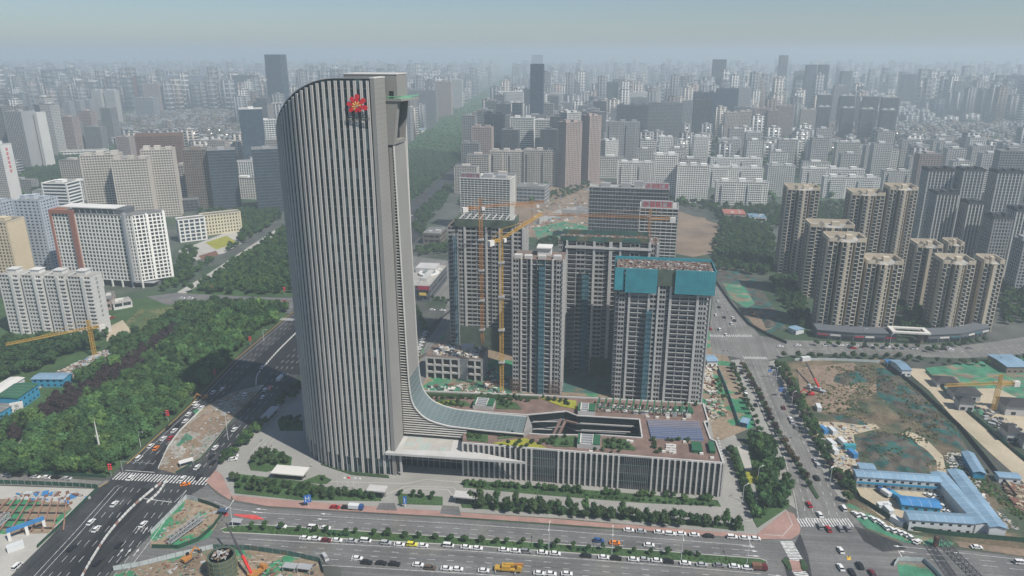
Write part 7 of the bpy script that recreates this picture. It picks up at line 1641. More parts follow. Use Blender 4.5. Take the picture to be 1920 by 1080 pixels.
digger(1519, 742, R(170), 'red excavator in the earthworks below the truck crane'); digger(1412, 592, R(100), 'orange excavator in the green netted cutting', 'crane_orange'); digger(352, 1052, R(60), 'orange drilling excavator beside the netted bridge pier', 'crane_orange'); digger(384, 748, R(200), 'orange excavator at the head of the road works', 'crane_orange')

# ------------------------------------------------------------ site cabins with blue roofs
def cabin(label, q0, q1, depth, h, roofm='roof_blue', wallm='cabin_wall', storeys=2, balcony=False, px_h=0.0, gable=1.0):
    """long prefabricated cabin whose front foot runs from photo pixel q0 to q1"""
    a, b = G(*q0), G(*q1); d = (b - a); ln = d.length; ang = math.atan2(d.y, d.x); t = thing('site_cabin', label, 'site cabin', a, ang, 'blue roofed site cabins')
    mb = MB(); mb.box(0, 0, 0, ln, depth, h); mb.build('wall', M[wallm], t)
    mb = MB(); e = .5; mb.add([(-e, -e, h), (ln + e, -e, h), (ln + e, depth / 2, h + gable), (-e, depth / 2, h + gable), (ln + e, depth + e, h), (-e, depth + e, h), (-e, -e, h + .15), (ln + e, -e, h + .15), (ln + e, depth / 2, h + gable + .15), (-e, depth / 2, h + gable + .15), (ln + e, depth + e, h + .15), (-e, depth + e, h + .15)],
        ((6, 7, 8, 9), (9, 8, 10, 11), (0, 1, 7, 6), (1, 2, 8, 7), (2, 4, 10, 8), (4, 5, 11, 10), (5, 3, 9, 11), (3, 0, 6, 9), (0, 3, 2, 1), (3, 5, 4, 2))); r = mb.build('roof', M[roofm], t)
    n = max(2, int(ln / 3.6)); jm = MB(); jm.box(-.03, -e, 0, .03, depth / 2, .05); 
    seam = MB()
    for i in range(1, n):
        x = ln * i / n
        seam.add([(x - .05, -e, h + .16), (x + .05, -e, h + .16), (x + .05, depth / 2, h + gable + .19), (x - .05, depth / 2, h + gable + .19), (x - .05, depth + e, h + .16), (x + .05, depth + e, h + .16)], ((0, 1, 2, 3), (3, 2, 5, 4)))
    seam.build('roof_seam', M['cabin_wall'], r)
    wm = MB(); wm.box(-.7, -.06, 0, .7, .02, 1.0); wme = wm.mesh('window', M['car_glass'])
    for s in range(storeys):
        for i in range(n):
            x = ln * (i + .5) / n; link('window', wme, t, (x, 0, h / storeys * s + .95))
    if balcony:
        mb = MB(); mb.box(0, -1.1, h * .5 - .1, ln, -.02, h * .5); mb.box(0, -1.15, h * .5, ln, -1.05, h * .5 + 1.1); mb.build('balcony', M['cabin_blue'], t)
        for i in range(n + 1): x = min(max(ln * i / n, .1), ln - .1); mb = MB(); mb.box(x - .07, -1.12, 0, x + .07, -.98, h); mb.build('post', M['cabin_wall'], t)
cabin('long two storey cabin with a bright blue balcony along the yard', (1604, 914), (1760, 925), 6, 6.2, balcony=True)
cabin('long blue roofed cabin wing closing the yard on its right side', (1855, 1003), (1768, 906), 6.5, 5.6, gable=.8)
cabin('longest blue roofed cabin, outermost on the right', (1882, 1012), (1800, 903), 6.5, 5.8, gable=.9)
cabin('white walled two storey cabin with windows facing the road', (1702, 995), (1822, 1003), 6.5, 5.8)
cabin('deep blue roofed low cabin in the middle of the yard', (1690, 957), (1762, 964), 7, 3.2, 'roof_blue_deep', 'cabin_blue', 1)
cabin('small grey blue cabin behind the balcony cabin', (1612, 888), (1640, 890), 5, 3.0, 'roof_blue', 'cabin_wall', 1, gable=.3)
cabin('blue roofed shed on the rubble field near the pale track', (1845, 900), (1822, 862), 5, 3.6, 'roof_blue', 'cabin_blue', 1)
cabin('short blue roofed cabin beside the pale track', (1872, 905), (1912, 908), 4.5, 3.2, 'roof_blue', 'cabin_wall', 1, gable=.4)
cabin('pale cabin with blue roof at the top of the pale track', (1690, 706), (1707, 706), 16, 4.6, 'roof_blue', 'cabin_wall', 1)
cabin('little blue roofed hut left of the pale track', (1664, 688), (1678, 688), 5, 3, 'roof_blue_deep', 'cabin_wall', 1, gable=.4)
cabin('large blue roofed shed in the far right site', (1886, 700), (1930, 700), 20, 4.6, 'roof_blue', 'w_umber', 1, gable=.6)
cabin('blue roofed store behind the teal screened tower', (1326, 688), (1345, 688), 10, 4.2, 'roof_blue', 'cabin_wall', 1, gable=.5)
cabin('blue roofed hut beside the east site gate', (1388, 800), (1400, 803), 6, 3, 'roof_blue', 'cabin_blue', 1, gable=.4)
cabin('blue roofed two storey cabin behind the scrap yard building', (62, 726), (122, 726), 9, 5.5, 'roof_blue', 'cabin_blue', 2, gable=.6)
cabin('long pale roofed hall at the left edge of the wood', (-60, 790), (48, 722), 9, 5.0, 'white_trim', 'cabin_wall', 1, gable=.5)
cabin('green roofed hall with blue glass front beside the wood', (38, 770), (76, 742), 14, 8, 'green_metal', 'cabin_blue', 2, gable=.8)
cabin('blue glass fronted hall at the left edge of the wood', (-60, 838), (30, 782), 12, 8, 'roof_grey', 'cabin_blue', 2, gable=.3)
cabin('blue roofed hut near the slanting parked cars', (1478, 622), (1492, 628), 8, 3.5, 'roof_blue', 'cabin_wall', 1, gable=.5)
t = thing('gable_panel', 'white wall panel with dark curved letters on the blue hall', 'sign', G(36, 782), R(30)); mb = MB(); mb.box(-3.2, -.3, 0, 3.2, .3, 9.5); mb.build('panel', M['white_wall'], t)
mb = MB()
for i in range(10):
    a0, a1 = -2.6 + i * .42, -2.6 + (i + 1) * .42; mb.beam((1.4 * math.cos(a0), -.36, 3 + 1.6 * math.sin(a0)), (1.4 * math.cos(a1), -.36, 3 + 1.6 * math.sin(a1)), .1, .4)
mb.box(-1, -.4, 6.6, 1, -.31, 7.0); mb.box(-1, -.4, 7.6, 1, -.31, 8.0); mb.build('mark', M['w_slate'], t)
# containers and crates round the earthworks yard
cm = {}
for k, c in (('w', 'cabin_wall'), ('b', 'roof_blue_deep'), ('t', 'net_teal')):
    mb = MB(); mb.box(-3, -1.25, 0, 3, 1.25, 2.6); mb.box(-3.05, -1.3, 2.6, 3.05, 1.3, 2.75); mb.box(2.98, -.5, 0, 3.04, .5, 2.1); cm[k] = mb.mesh('container', M[c])
for i, (u, v, k, a, lb) in enumerate([(1560, 812, 'w', 95, 'white container beside the blue huts in the earthworks yard'), (1543, 810, 'b', 100, 'blue container hut in the earthworks yard'), (1558, 835, 'w', 100, 'white container cabin by the east road trees, upper of two'), (1562, 848, 'w', 100, 'white container cabin by the east road trees, lower of two'), (1578, 832, 'w', 96, 'white container right of the stacked pair in the yard'), (1592, 842, 't', 5, 'teal covered container among the yard clutter'), (1598, 855, 'b', 100, 'blue container at the edge of the netted mound'),
                                      (1534, 768, 'w', 80, 'small white hut above the yard clutter'), (1656, 953, 'w', 5, 'white container inside the cabin yard, left of two'), (1664, 960, 'w', 95, 'white container inside the cabin yard, right of two'), (1682, 982, 'w', 120, 'white container next to the road facing cabin'), (1510, 676, 'w', 10, 'white gate hut at the top corner of the earthworks'), (30, 1030, 'w', 40, 'white office container at the strutted pit'), (430, 1005, 'w', 0, '')]):
    if lb: p = G(u, v); tag(link('container', cm[k], None, (p.x, p.y, .06), R(a)), lb, 'container')
for n_, lb, q, cnt, ms, a, b, c_ in [('debris', 'coloured scrap and planks heaped in the crane yard by the wood', [(30, 742), (120, 690), (200, 655), (212, 664), (150, 705), (100, 722)], 460, ['rust', 'concrete', 'roof_blue', 'steel_dark', 'site_sand', 'dirt', 'concrete_raw', 'white_trim'], .25, 1.3, .8),
        ('debris', 'clutter of pallets, sheets and pipes in the earthworks yard', [(1522, 792), (1640, 800), (1600, 815), (1612, 878), (1572, 886), (1548, 845)], 420, ['concrete', 'roof_blue', 'site_sand', 'rust', 'site_sand', 'steel_grey', 'dirt', 'white_trim'], .2, 1.0, .7),
        ('debris', 'white rubble spread right of the netted mound', [(1770, 850), (1800, 848), (1830, 880), (1850, 940), (1900, 980), (1880, 990), (1830, 930), (1785, 885)], 260, ['white_trim', 'steel_grey', 'site_sand'], .2, 1.1, .4),
        ('debris', 'broken stone and timber in the road works island', [(300, 875), (340, 815), (385, 768), (430, 740), (480, 728), (430, 788), (375, 858), (330, 884)], 360, ['concrete_raw', 'works', 'steel_grey', 'net_green', 'concrete', 'dirt'], .15, .8, .5),
        ('debris', 'brown timber stacks along the dark fence at the right edge', [(1880, 905), (1925, 915), (1930, 965), (1900, 945)], 160, ['rust', 'site_sand', 'dirt'], .5, 2.2, 1.4),
        ('debris', 'timber, nets and pipes around the netted bridge pier', [(230, 1078), (330, 1050), (400, 1035), (590, 1060), (600, 1085), (240, 1090)], 420, ['dirt', 'net_green', 'rust', 'steel_dark', 'dirt', 'concrete_raw'], .2, 1.0, .45),
        ('debris', 'pipes and nets lying in the triangular site island', [(290, 1010), (350, 942), (405, 957), (385, 1003), (330, 1024)], 160, ['dirt', 'net_green', 'steel_grey', 'rust'], .2, .9, .4),
        ('debris', 'red beams and bundles beside the strutted pit', [(25, 925), (165, 925), (170, 935), (140, 945), (30, 940)], 70, ['rust', 'concrete_raw', 'fence_panel', 'rust', 'roof_blue_deep'], .4, 2.2, .8),
        ('debris', 'stones and formwork in the tiled roof site', [(1820, 760), (1900, 790), (1940, 840), (1900, 830), (1850, 790)], 120, ['steel_dark', 'concrete_dark_and_shade', 'steel_grey'], .4, 2.0, .9),
        ('debris', 'earth lumps and weeds of the earthworks', [(1500, 690), (1660, 680), (1760, 800), (1840, 880), (1750, 890), (1620, 800), (1540, 770)], 500, ['dirt', 'dark_earth', 'dirt_weed', 'dirt'], .15, .7, .35),
        ('debris', 'litter at the far excavated site', [(1000, 385), (1110, 345), (1250, 390), (1100, 440), (1000, 440)], 300, ['white_trim', 'rust', 'roof_blue', 'dirt', 'net_green'], .6, 3.0, 1.5),
        ('debris', 'weeds on the rubble slope', [(1790, 880), (1860, 960), (1930, 1000), (1880, 990), (1800, 900)], 200, ['dirt', 'concrete_raw'], .2, .6, .3)]: poly_clutter(n_, lb, q, cnt, ms, a, b, c_)
# unfinished tiled houses in the far right site
for u, v, w, d, h, lb in [(1805, 745, 15, 10, 5, 'low house with a grey tiled hip roof in the netted site'), (1770, 722, 12, 9, 4, 'pale flat block in front of the tiled house'), (1806, 766, 8, 7, 6, 'small pale gatehouse below the tiled house'), (1905, 772, 18, 12, 6, 'big open fronted grey house at the right edge'), (1890, 822, 6, 9, 6, 'tall narrow grey house by the site road'), (1925, 835, 8, 8, 5, 'grey house cut by the right edge')]:
    p = G(u, v); t = thing('tiled_house', lb, 'house', p, -TH); mb = MB(); mb.box(-w / 2, -d / 2, 0, w / 2, d / 2, h); mb.build('wall', M['concrete'], t)
    e = .8; mb = MB(); mb.add([(-w / 2 - e, -d / 2 - e, h), (w / 2 + e, -d / 2 - e, h), (w / 2 + e, d / 2 + e, h), (-w / 2 - e, d / 2 + e, h), (-w * .22, 0, h + 2), (w * .22, 0, h + 2)], ((0, 1, 5, 4), (1, 2, 5), (2, 3, 4, 5), (3, 0, 4), (3, 2, 1, 0))); mb.build('roof', M['concrete_dark_and_shade'], t)
    for i in range(2): mb = MB(); x = -w / 4 + i * w / 2; mb.box(x - 1.2, -d / 2 - .1, .8, x + 1.2, -d / 2 + .02, 2.6); mb.build('window', M['car_glass'], t)

# ------------------------------------------------------------ fences and barriers
def fence(label, q, h, m, step=3.0, z=0.06, cap=None):
    W = [G(u, v) for u, v in q]; t = thing('site_fence', label, 'fence'); ms = {}
    for a, b in zip(W, W[1:]):
        d = b - a; n = max(1, round(d.length / step)); ln = d.length / n; ang = math.atan2(d.y, d.x); k = round(ln, 2)
        if k not in ms: mb = MB(); mb.box(.03, -.04, 0, k - .03, .04, h); mb.box(-.05, -.07, 0, .05, .07, h + .08, 1); ms[k] = mb.mesh('panel', [M[m], M[cap or m]])
        for i in range(n): p = a + d * (i / n); link('panel', ms[k], t, (p.x, p.y, z), ang)
fence('grey panel fence along the avenue side of the triangular site island', [(283, 1003), (318, 968), (350, 935), (372, 941)], 2.2, 'fence_panel', 3.2, .08, 'steel_dark')
fence('dark green fence round the boulevard side of the triangular island', [(372, 941), (395, 948), (413, 956), (416, 968), (400, 990), (372, 1015), (335, 1029), (285, 1028)], 2.0, 'fence_green', 3.0)
fence('pale panel fence along the near lane beside the netted pier', [(213, 1070), (262, 1062), (330, 1045), (400, 1029)], 2.2, 'fence_panel', 3.2, .08, 'steel_dark')
fence('teal grey panel fence around the netted pier site', [(400, 1029), (470, 1031), (540, 1041), (600, 1054), (607, 1076)], 2.2, 'net_dark', 3.2, .08, 'steel_grey')
fence('dark green hedge fence below the cabin yard', [(1594, 905), (1612, 938), (1650, 962), (1700, 994), (1790, 1006), (1930, 1018)], 2.4, 'fence_green', 3.2)
fence('white lettered green fence along the strutted pit', [(-30, 906), (60, 909), (150, 913), (184, 916)], 2.2, 'fence_green', 3.4, .06, 'white_trim')
fence('green fence between the strutted pit and the avenue', [(184, 917), (150, 950), (110, 990), (70, 1028)], 1.6, 'fence_green', 3.2)
fence('white barrier line left of the road works island', [(297, 880), (316, 838), (337, 810), (380, 767)], 1.2, 'fence_white', 3.0)
fence('green barrier line right of the road works island', [(330, 888), (378, 861), (437, 788), (498, 724)], 1.1, 'fence_green', 3.0)
fence('dark green fence along the wood above the pale street', [(-30, 884), (100, 890), (200, 896)], 1.6, 'fence_green', 3.2)
fence('dark fence along the pale site track', [(1660, 685), (1692, 707), (1727, 735), (1764, 769), (1800, 802), (1843, 855), (1905, 935)], 2.0, 'steel_dark', 4.5)
fence('green screen fence along the far side of the pale track', [(1736, 697), (1782, 743), (1819, 775), (1928, 868)], 1.6, 'net_green', 4.5)
fence('teal screen fence between the towers site and the east road', [(1345, 690), (1362, 730), (1378, 775), (1386, 800)], 2.2, 'net_teal', 4.0)
fence('dark brick fence behind the podium', [(772, 738), (900, 742), (1020, 745), (1140, 752)], 2.2, 'w_umber', 5.0)
fence('grey panel fence round the green netted pit at the bottom right', [(1676, 1062), (1684, 1051), (1732, 1053), (1755, 1075), (1770, 1092)], 1.8, 'fence_panel', 2.6)
fence('railing fence at the top of the earthworks', [(1490, 676), (1560, 676), (1650, 680)], 1.8, 'fence_panel', 4.0)
fence('dark hoarding beside the slanting parked cars', [(800, 640), (812, 612), (845, 585)], 2.4, 'steel_dark', 5.0)
fence('dark hoarding along the green netted cutting', [(1343, 530), (1375, 575), (1405, 610), (1440, 630), (1475, 645)], 2.2, 'steel_dark', 5.0)
sheet('site_net', [(1682, 1056), (1731, 1058), (1752, 1078), (1760, 1100), (1690, 1100)], M['net_green'], 0.10)
# water filled barriers dividing the avenue
W = smooth_line(wline([(150, 1090), (172, 1050), (205, 1000), (245, 955), (285, 920), (303, 906)]), 2.0); t = thing('barrier_line', 'curved line of pink and white barriers dividing the avenue', 'barrier'); me = None
mb = MB(); mb.prism([(-.95, -.3), (.95, -.3), (.95, .3), (-.95, .3)], 0, .45); mb.box(-.9, -.18, .45, .9, .18, .95); mew = mb.mesh('barrier', M['fence_white']); mer = mb.mesh('barrier', M['pave_pink'])
for i, (a, b) in enumerate(zip(W, W[1:])): link('barrier', mer if i % 7 == 3 else mew, t, (a.x, a.y, .08), math.atan2(b.y - a.y, b.x - a.x))
W = smooth_line(wline([(300, 903), (285, 925), (262, 945)]), 2.0); t = thing('barrier_line', 'short spur of white barriers below the zebra crossing', 'barrier')
for i, (a, b) in enumerate(zip(W, W[1:])): link('barrier', mew, t, (a.x + 3, a.y, .08), math.atan2(b.y - a.y, b.x - a.x))
W = smooth_line(wline([(480, 722), (482, 706), (492, 692), (520, 660), (550, 630), (580, 600)]), 3.0); t = thing('barrier_line', 'white barrier line along the middle of the shaded avenue', 'barrier')
for i, (a, b) in enumerate(zip(W, W[1:])): link('barrier', mew, t, (a.x, a.y, .08), math.atan2(b.y - a.y, b.x - a.x))

# strutted pit at the lower left
PIT = [(-60, 938), (20, 935), (125, 942), (135, 955), (90, 1000), (30, 1002), (-60, 1000)]
sheet('site_pit', PIT, M['dirt_net'], 0.06)
ST = thing('pit_bracing', 'red brown steel struts bracing the excavation pit', 'bracing')
for i in range(9):
    a = G(-40 + i * 20, 1000 - i * .3); b = G(18 + i * 13.5, 938); mb = MB(); mb.beam(a + Vector((0, 0, 1.2)), b + Vector((0, 0, 1.2)), .5, .5); mb.build('strut', M['strut'], ST)
for k in range(4):
    v = 948 + k * 14; a, b = G(-60, v), G(128 - k * 10, v + 2); mb = MB(); mb.beam(a + Vector((0, 0, .7)), b + Vector((0, 0, .7)), .4, .5); mb.build('waler', M['steel_dark'], ST)
GT = thing('site_gate', 'blue and white portal gate of the strutted pit site', 'gate', G(52, 1002), R(42)); mb = MB(); mb.box(-7, -.4, 4.2, 7, .4, 6.0); mb.build('beam', M['roof_blue_deep'], GT)
for x in (-6.5, 0, 6.5): mb = MB(); mb.box(x - .6, -.5, 0, x + .6, .5, 4.2); mb.build('post', M['white_wall'], GT)
for u, v, lb in [(14, 965, 'grey lattice gantry beam over the strutted pit'), (378, 968, 'grey lattice gantry lying across the triangular site island')]:
    t = thing('gantry', lb, 'gantry'); mb = MB(); p = G(u, v, 3); q = G(u - (62 if u > 100 else 30), v + (45 if u > 100 else 25), 3); lattice(mb, p, q, 2.4, 2.2, .3); mb.build('truss', M['steel_grey'], t)
    for k, e in enumerate((p, q)): mb = MB(); mb.beam((e.x, e.y, 0), (e.x, e.y, 2.2), .6); mb.build('foot', M['steel_grey'], t)
# netted bridge pier
p = G(420, 1078); t = thing('bridge_pier', 'round bridge pier wrapped in green scaffold netting', 'pier', p)
mb = MB(); mb.lathe([(4.6, 0), (4.6, 9.4)], 24); mb.build('shaft', M['concrete'], t)
mb = MB(); mb.lathe([(5.3, 0), (5.4, 4), (5.3, 9.8), (4.9, 9.8), (4.9, 9.4)], 28); mb.build('netting', M['net_screen'], t)
for k in range(14):
    mb = MB(); a = k * .4488; mb.beam((5.55 * math.cos(a), 5.55 * math.sin(a), 0), (5.55 * math.cos(a), 5.55 * math.sin(a), 10.4), .09); mb.build('scaffold_pole', M['scaffold_tube'], t)
for k in range(5):
    mb = MB(); z = 1.5 + k * 2
    for i in range(20): a, b = i * .314, (i + 1) * .314; mb.beam((5.6 * math.cos(a), 5.6 * math.sin(a), z), (5.6 * math.cos(b), 5.6 * math.sin(b), z), .07)
    mb.build('scaffold_ring', M['scaffold_tube'], t)
clutter('debris', 'rebar and timber on top of the netted pier', p.x, p.y, 9.4, 3, 3, 40, ['concrete', 'rust', 'steel_grey', 'dirt'], smax=.8, hmax=.5)
for u, v in [(545, 1070), (572, 1072)]:
    p = G(u, v); t = thing('rebar_cage', 'grey framed rebar shelter at the netted pier site' + (', left one' if u < 560 else ', right one'), 'shelter', p, R(-10)); mb = MB(); mb.box(-2.8, -1.6, 2.4, 2.8, 1.6, 2.7); mb.build('roof', M['steel_grey'], t)
    for x in (-2.6, 2.6):
        for y in (-1.4, 1.4): mb = MB(); mb.box(x - .12, y - .12, 0, x + .12, y + .12, 2.4); mb.build('post', M['steel_grey'], t)
# lattice boom reaching in at the bottom right
t = thing('lattice_boom', 'dark lattice crane boom slanting down at the bottom right', 'crane boom'); mb = MB(); lattice(mb, G(1846, 1098, 7), G(1757, 1008, 4), 2.6, 2.4, .22); mb.build('truss', M['steel_dark'], t)
mb = MB(); e = G(1757, 1008, 4); mb.beam((e.x, e.y, 0), (e.x, e.y, 4.5), 1.6); mb.build('support', M['rust'], t); mb = MB(); e = G(1835, 1088, 6); mb.beam((e.x, e.y, 0), (e.x, e.y, 6), .8); mb.build('support', M['steel_dark'], t)

# ------------------------------------------------------------ street furniture
def lamp(u, v, h, ang, label, m='lamp_pole', arm=2.4, group='street lamps', two=False):
    t = thing('street_lamp', label, 'street lamp', G(u, v), ang, group); mb = MB(); mb.lathe([(.16, 0), (.09, h)], 6); mb.build('pole', M[m], t)
    for s in ((1, -1) if two else (1,)):
        mb = MB(); mb.beam((0, 0, h - .1), (s * arm, 0, h + .5), .12); mb.build('arm', M[m], t); mb = MB(); mb.box(min(s * arm, s * arm + s * 1.0), -.2, h + .42, max(s * arm, s * arm + s * 1.0), .2, h + .6); mb.build('lamp_head', M['white_wall'], t)
LM = [(1029, 1031), (1147, 1040), (1277, 1050), (1400, 1060), (437, 990)]
for i, (u, v) in enumerate(LM): lamp(u, v, 11.5, R(82), 'tall white double street lamp on the median, %s from the left' % ORD[[1, 2, 3, 4, 0][i]], two=True)
for i, (u, v) in enumerate([(264, 838), (428, 825), (388, 702), (495, 640), (425, 800)]): lamp(u, v, 9, R(-20) if i != 1 else R(180), ['street lamp at the wood edge near the zebra crossing', 'street lamp between the avenue and the tower court', 'street lamp at the wood edge beside the tower shade', 'street lamp at the far wood edge before the side street', 'second street lamp between avenue and tower court'][i])
for i, (u, v) in enumerate([(1392, 940), (1484, 760), (1455, 712), (1556, 905), (1618, 638), (1668, 648), (1420, 905)]): lamp(u, v, 8.5, R(20), ['slim street lamp in the podium car park strip', 'slim street lamp beside the upper earthworks', 'slim street lamp near the top of the east road', 'slim street lamp at the cabin yard corner', 'slim street lamp before the red shop sign', 'slim street lamp before the shop gateway', 'slim street lamp in the corner wood'][i], arm=1.6)
for i, (u, v) in enumerate([(209, 893), (316, 790), (404, 712), (470, 648), (398, 550), (534, 553), (508, 742)]):
    t = thing('lantern_post', ['lantern post with red lanterns at the zebra crossing corner', 'lantern post with red lanterns on the wood side of the queue', 'lantern post with red lanterns inside the tower shadow', 'lantern post with red lanterns beside the sunlit avenue', 'lantern post with red lanterns left on the side street', 'lantern post with red lanterns right on the side street', 'lantern post with red lanterns beside the shaded forecourt'][i], 'lantern post', G(u, v), 0, 'red lantern posts')
    mb = MB(); mb.lathe([(.12, 0), (.08, 7.5)], 6); mb.build('pole', M['steel_grey'], t)
    for k in range(3):
        for s in (-1, 1): mb = MB(); mb.lathe([(.2, 0), (.5, .25), (.5, .6), (.2, .85)], 8, (s * .55, 0)); o = mb.build('lantern', M['lantern'], t); o.location.z = 3.6 + k * 1.3
t = thing('mast', 'tall slim white mast rising out of the wood', 'mast', G(190, 856)); mb = MB(); mb.lathe([(.55, 0), (.4, 12), (.3, 15.5), (.12, 21)], 10); mb.build('shaft', M['white_wall'], t); mb = MB(); mb.beam((-1.1, 0, 12), (1.1, 0, 12), .12); mb.box(.9, -.2, 12, 1.3, .2, 12.3); mb.box(-1.3, -.2, 12, -.9, .2, 12.3); mb.build('floodlight_bar', M['white_wall'], t)
def gantry_sign(u, v, ang, ln, label, panels=1, h=6.0, m='sign_blue'):
    t = thing('road_sign', label, 'road sign', G(u, v), ang); mb = MB(); mb.lathe([(.16, 0), (.12, h)], 6); mb.beam((0, 0, h - .3), (ln, 0, h - .3), .18); mb.build('post', M['lamp_pole'], t)
    for k in range(panels): mb = MB(); mb.box(ln * .45, -.1, h - 1.3 - k * 1.4, ln, .1, h - .1 - k * 1.4); mb.build('panel', M[m], t); mb = MB(); mb.box(ln * .5, -.13, h - .75 - k * 1.4, ln * .92, -.1, h - .55 - k * 1.4); mb.box(ln * .5, -.13, h - 1.05 - k * 1.4, ln * .8, -.1, h - .9 - k * 1.4); mb.build('sign_lettering', M['white_wall'], t)
gantry_sign(1452, 708, R(190), 5.0, 'blue road sign on the right kerb near the top of the east road'); gantry_sign(1473, 742, R(190), 5.0, 'double blue road sign on the right kerb beside the earthworks', 2)
t = thing('road_sign', 'tall blue map sign standing on the boulevard pavement', 'road sign', G(578, 950), R(20)); mb = MB(); mb.lathe([(.15, 0), (.12, 3)], 6); mb.build('post', M['lamp_pole'], t); mb = MB(); mb.box(-1.6, -.1, 2.2, 1.6, .1, 6.2); mb.build('panel', M['sign_blue'], t); mb = MB(); mb.box(-1.0, -.13, 3.0, -.7, -.1, 5.6); mb.box(-1.0, -.13, 4.4, 1.0, -.1, 4.65); mb.box(.5, -.13, 3.0, .75, -.1, 5.6); mb.build('sign_lettering', M['white_wall'], t)
t = thing('road_sign', 'tall blue map sign standing on the middle forecourt kerb', 'road sign', G(760, 952), R(20)); mb = MB(); mb.lathe([(.15, 0), (.12, 3)], 6); mb.build('post', M['lamp_pole'], t); mb = MB(); mb.box(-.8, -.1, 2.2, .8, .1, 6.0); mb.build('panel', M['sign_blue'], t); mb = MB(); mb.box(-.4, -.13, 2.8, -.2, -.1, 5.4); mb.box(-.4, -.13, 4.2, .4, -.1, 4.4); mb.build('sign_lettering', M['white_wall'], t)
def signal(u, v, ang, ln, label):
    t = thing('traffic_signal', label, 'traffic signal', G(u, v), ang, 'traffic signals'); mb = MB(); mb.lathe([(.15, 0), (.11, 6)], 6); mb.beam((0, 0, 5.8), (ln, 0, 6.1), .14); mb.build('post', M['steel_grey'], t)
    for x in (ln, ln * .7): mb = MB(); mb.box(x - .5, -.15, 5.5, x + .5, .15, 5.95); mb.build('signal_head', M['steel_dark'], t)
signal(230, 884, R(-8), 18, 'traffic signal arm reaching over the avenue at the zebra crossing'); signal(292, 790, R(-12), 8, 'traffic signal arm at the wood edge above the crossing'); signal(340, 752, R(-12), 8, 'traffic signal arm at the wood edge, farther up the queue'); signal(1455, 838, R(0), 7, 'traffic signal arm over the podium side of the east road'); signal(1482, 745, R(185), 8, 'traffic signal arm over the east road beside the earthworks'); signal(1380, 672, R(180), 9, 'traffic signal arm at the upper east junction')
for i, (u, v) in enumerate([(420, 965), (445, 985)]):
    t = thing('sun_awning', ['purple rain awning at the red painted lane start', 'grey rain awning at the tip of the median'][i], 'awning', G(u, v), R(-8)); mb = MB(); mb.add([(-2.4, -1.2, 2.3), (2.4, -1.2, 2.3), (2.4, 1.2, 2.7), (-2.4, 1.2, 2.7), (-2.4, -1.2, 2.45), (2.4, -1.2, 2.45), (2.4, 1.2, 2.85), (-2.4, 1.2, 2.85)], ((3, 2, 1, 0), (4, 5, 6, 7), (0, 1, 5, 4), (1, 2, 6, 5), (2, 3, 7, 6), (3, 0, 4, 7))); mb.build('roof', M['w_navy' if i == 0 else 'steel_grey'], t)
    for x in (-2.2, 2.2): mb = MB(); mb.box(x - .1, -.1, 0, x + .1, .1, 2.4); mb.build('post', M['steel_grey'], t)
mb = MB(); mb.box(-3.4, -1.7, 2.5, 3.4, 1.7, 2.7); tw = thing('site_canopy', 'white roofed site canopy in the road works island', 'canopy', G(350, 872), R(35)); mb.build('roof', M['white_wall'], tw)
for x in (-3, 3):
    for y in (-1.4, 1.4): mb = MB(); mb.box(x - .1, y - .1, 0, x + .1, y + .1, 2.5); mb.build('post', M['steel_grey'], tw)

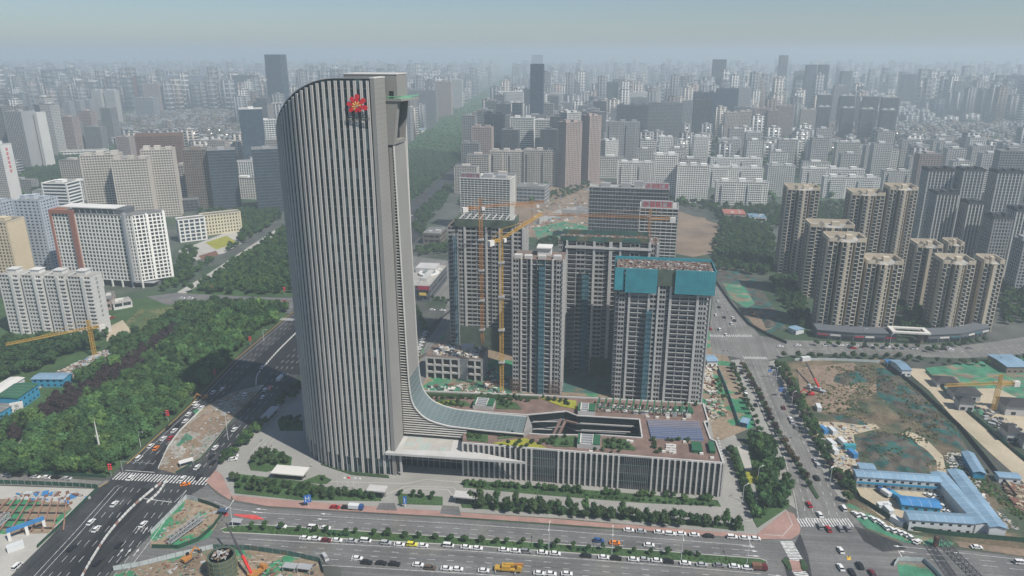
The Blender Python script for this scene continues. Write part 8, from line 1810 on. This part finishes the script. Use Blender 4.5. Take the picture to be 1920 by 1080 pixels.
# ------------------------------------------------------------ people on foot
def make_person(shirt, pose):
    V = [(0, 0, .95), (0, 0, 1.22), (0, 0, 1.42), (0, 0, 1.52), (0, .01, 1.66), (-.10, 0, .9), (-.12, .06 * pose, .5), (-.12, -.06 * pose, .05), (.10, 0, .9), (.12, .18 * pose, .5), (.12, .22 * pose, .05), (-.2, 0, 1.40), (-.26, 0, 1.14), (-.25, .1 * pose, .88), (.2, 0, 1.40), (.26, .02, 1.14), (.25, -.1 * pose, .88), (-.12, .06, .03), (.12, .32 * pose, .04)]
    Ed = [(0, 1), (1, 2), (2, 3), (3, 4), (0, 5), (5, 6), (6, 7), (0, 8), (8, 9), (9, 10), (2, 11), (11, 12), (12, 13), (2, 14), (14, 15), (15, 16), (7, 17), (10, 18)]
    rad = [.15, .15, .14, .055, .105, .1, .07, .05, .1, .07, .05, .06, .05, .04, .06, .05, .04, .05, .05]
    me = bpy.data.meshes.new('body'); me.from_pydata(V, Ed, []); o = bpy.data.objects.new('body', me); COL.objects.link(o)
    md = o.modifiers.new('s', 'SKIN')
    for i, s in enumerate(me.skin_vertices[0].data): s.radius = (rad[i], rad[i] * .8); s.use_root = i == 0
    o.modifiers.new('u', 'SUBSURF').levels = 1
    dg = bpy.context.evaluated_depsgraph_get(); out = bpy.data.meshes.new_from_object(o.evaluated_get(dg)); bpy.data.objects.remove(o)
    for m in (M['cloth_dark'], M[shirt], M['skin'], M['tyre']): out.materials.append(m)
    for p in out.polygons:
        z = p.center.z; p.material_index = 3 if z > 1.68 else (2 if z > 1.47 else (1 if z > .92 else 0))
    return out
PM = [make_person('white_wall', 1), make_person('w_navy', .6), make_person('sign_dim', 1.2)]
for i, (u, v, a, lb) in enumerate([(497, 838, 0, 'person in white top walking in the tower court'), (500, 840, 30, 'person in dark top beside the one in white in the tower court'), (509, 838, 80, 'person in red top walking alone in the tower court'), (490, 828, 50, 'person in dark top farther back in the tower court'), (584, 875, 10, 'person in white top on the curved drive by the tower'), (1703, 1017, 40, 'person in dark top near the last car on the verge'), (1591, 1047, 0, 'person in dark top standing at the island in the junction'), (1728, 1022, 60, 'person in red top on the verge by the lattice boom')]):
    p = G(u, v); tag(link('person', PM[[0, 1, 2, 1, 0, 1, 1, 2][i]], None, (p.x, p.y, .06), R(a)), lb, 'person')
sheet('road_paint', [(1587, 1044), (1594, 1043), (1596, 1050), (1589, 1051)], M['paint_yellow'], 0.12)

# ------------------------------------------------------------ hazy air
hz = bpy.data.materials.new('haze'); hz.use_nodes = True; nt = hz.node_tree
for n_ in list(nt.nodes):
    if n_.type == 'BSDF_PRINCIPLED': nt.nodes.remove(n_)
pv = nt.nodes.new('ShaderNodeVolumePrincipled'); pv.inputs['Color'].default_value = (0.74, 0.858, 0.925, 1); pv.inputs['Density'].default_value = HAZE_DENSITY; pv.inputs['Anisotropy'].default_value = 0.1
nt.links.new(pv.outputs[0], nt.nodes['Material Output'].inputs['Volume'])
mb = MB(); mb.box(-15500, -3500, -1.2, 15500, 15500, 262); o = mb.build('haze', hz); tag(o, 'thin pale blue summer haze over the whole city', 'haze', None, 'stuff')
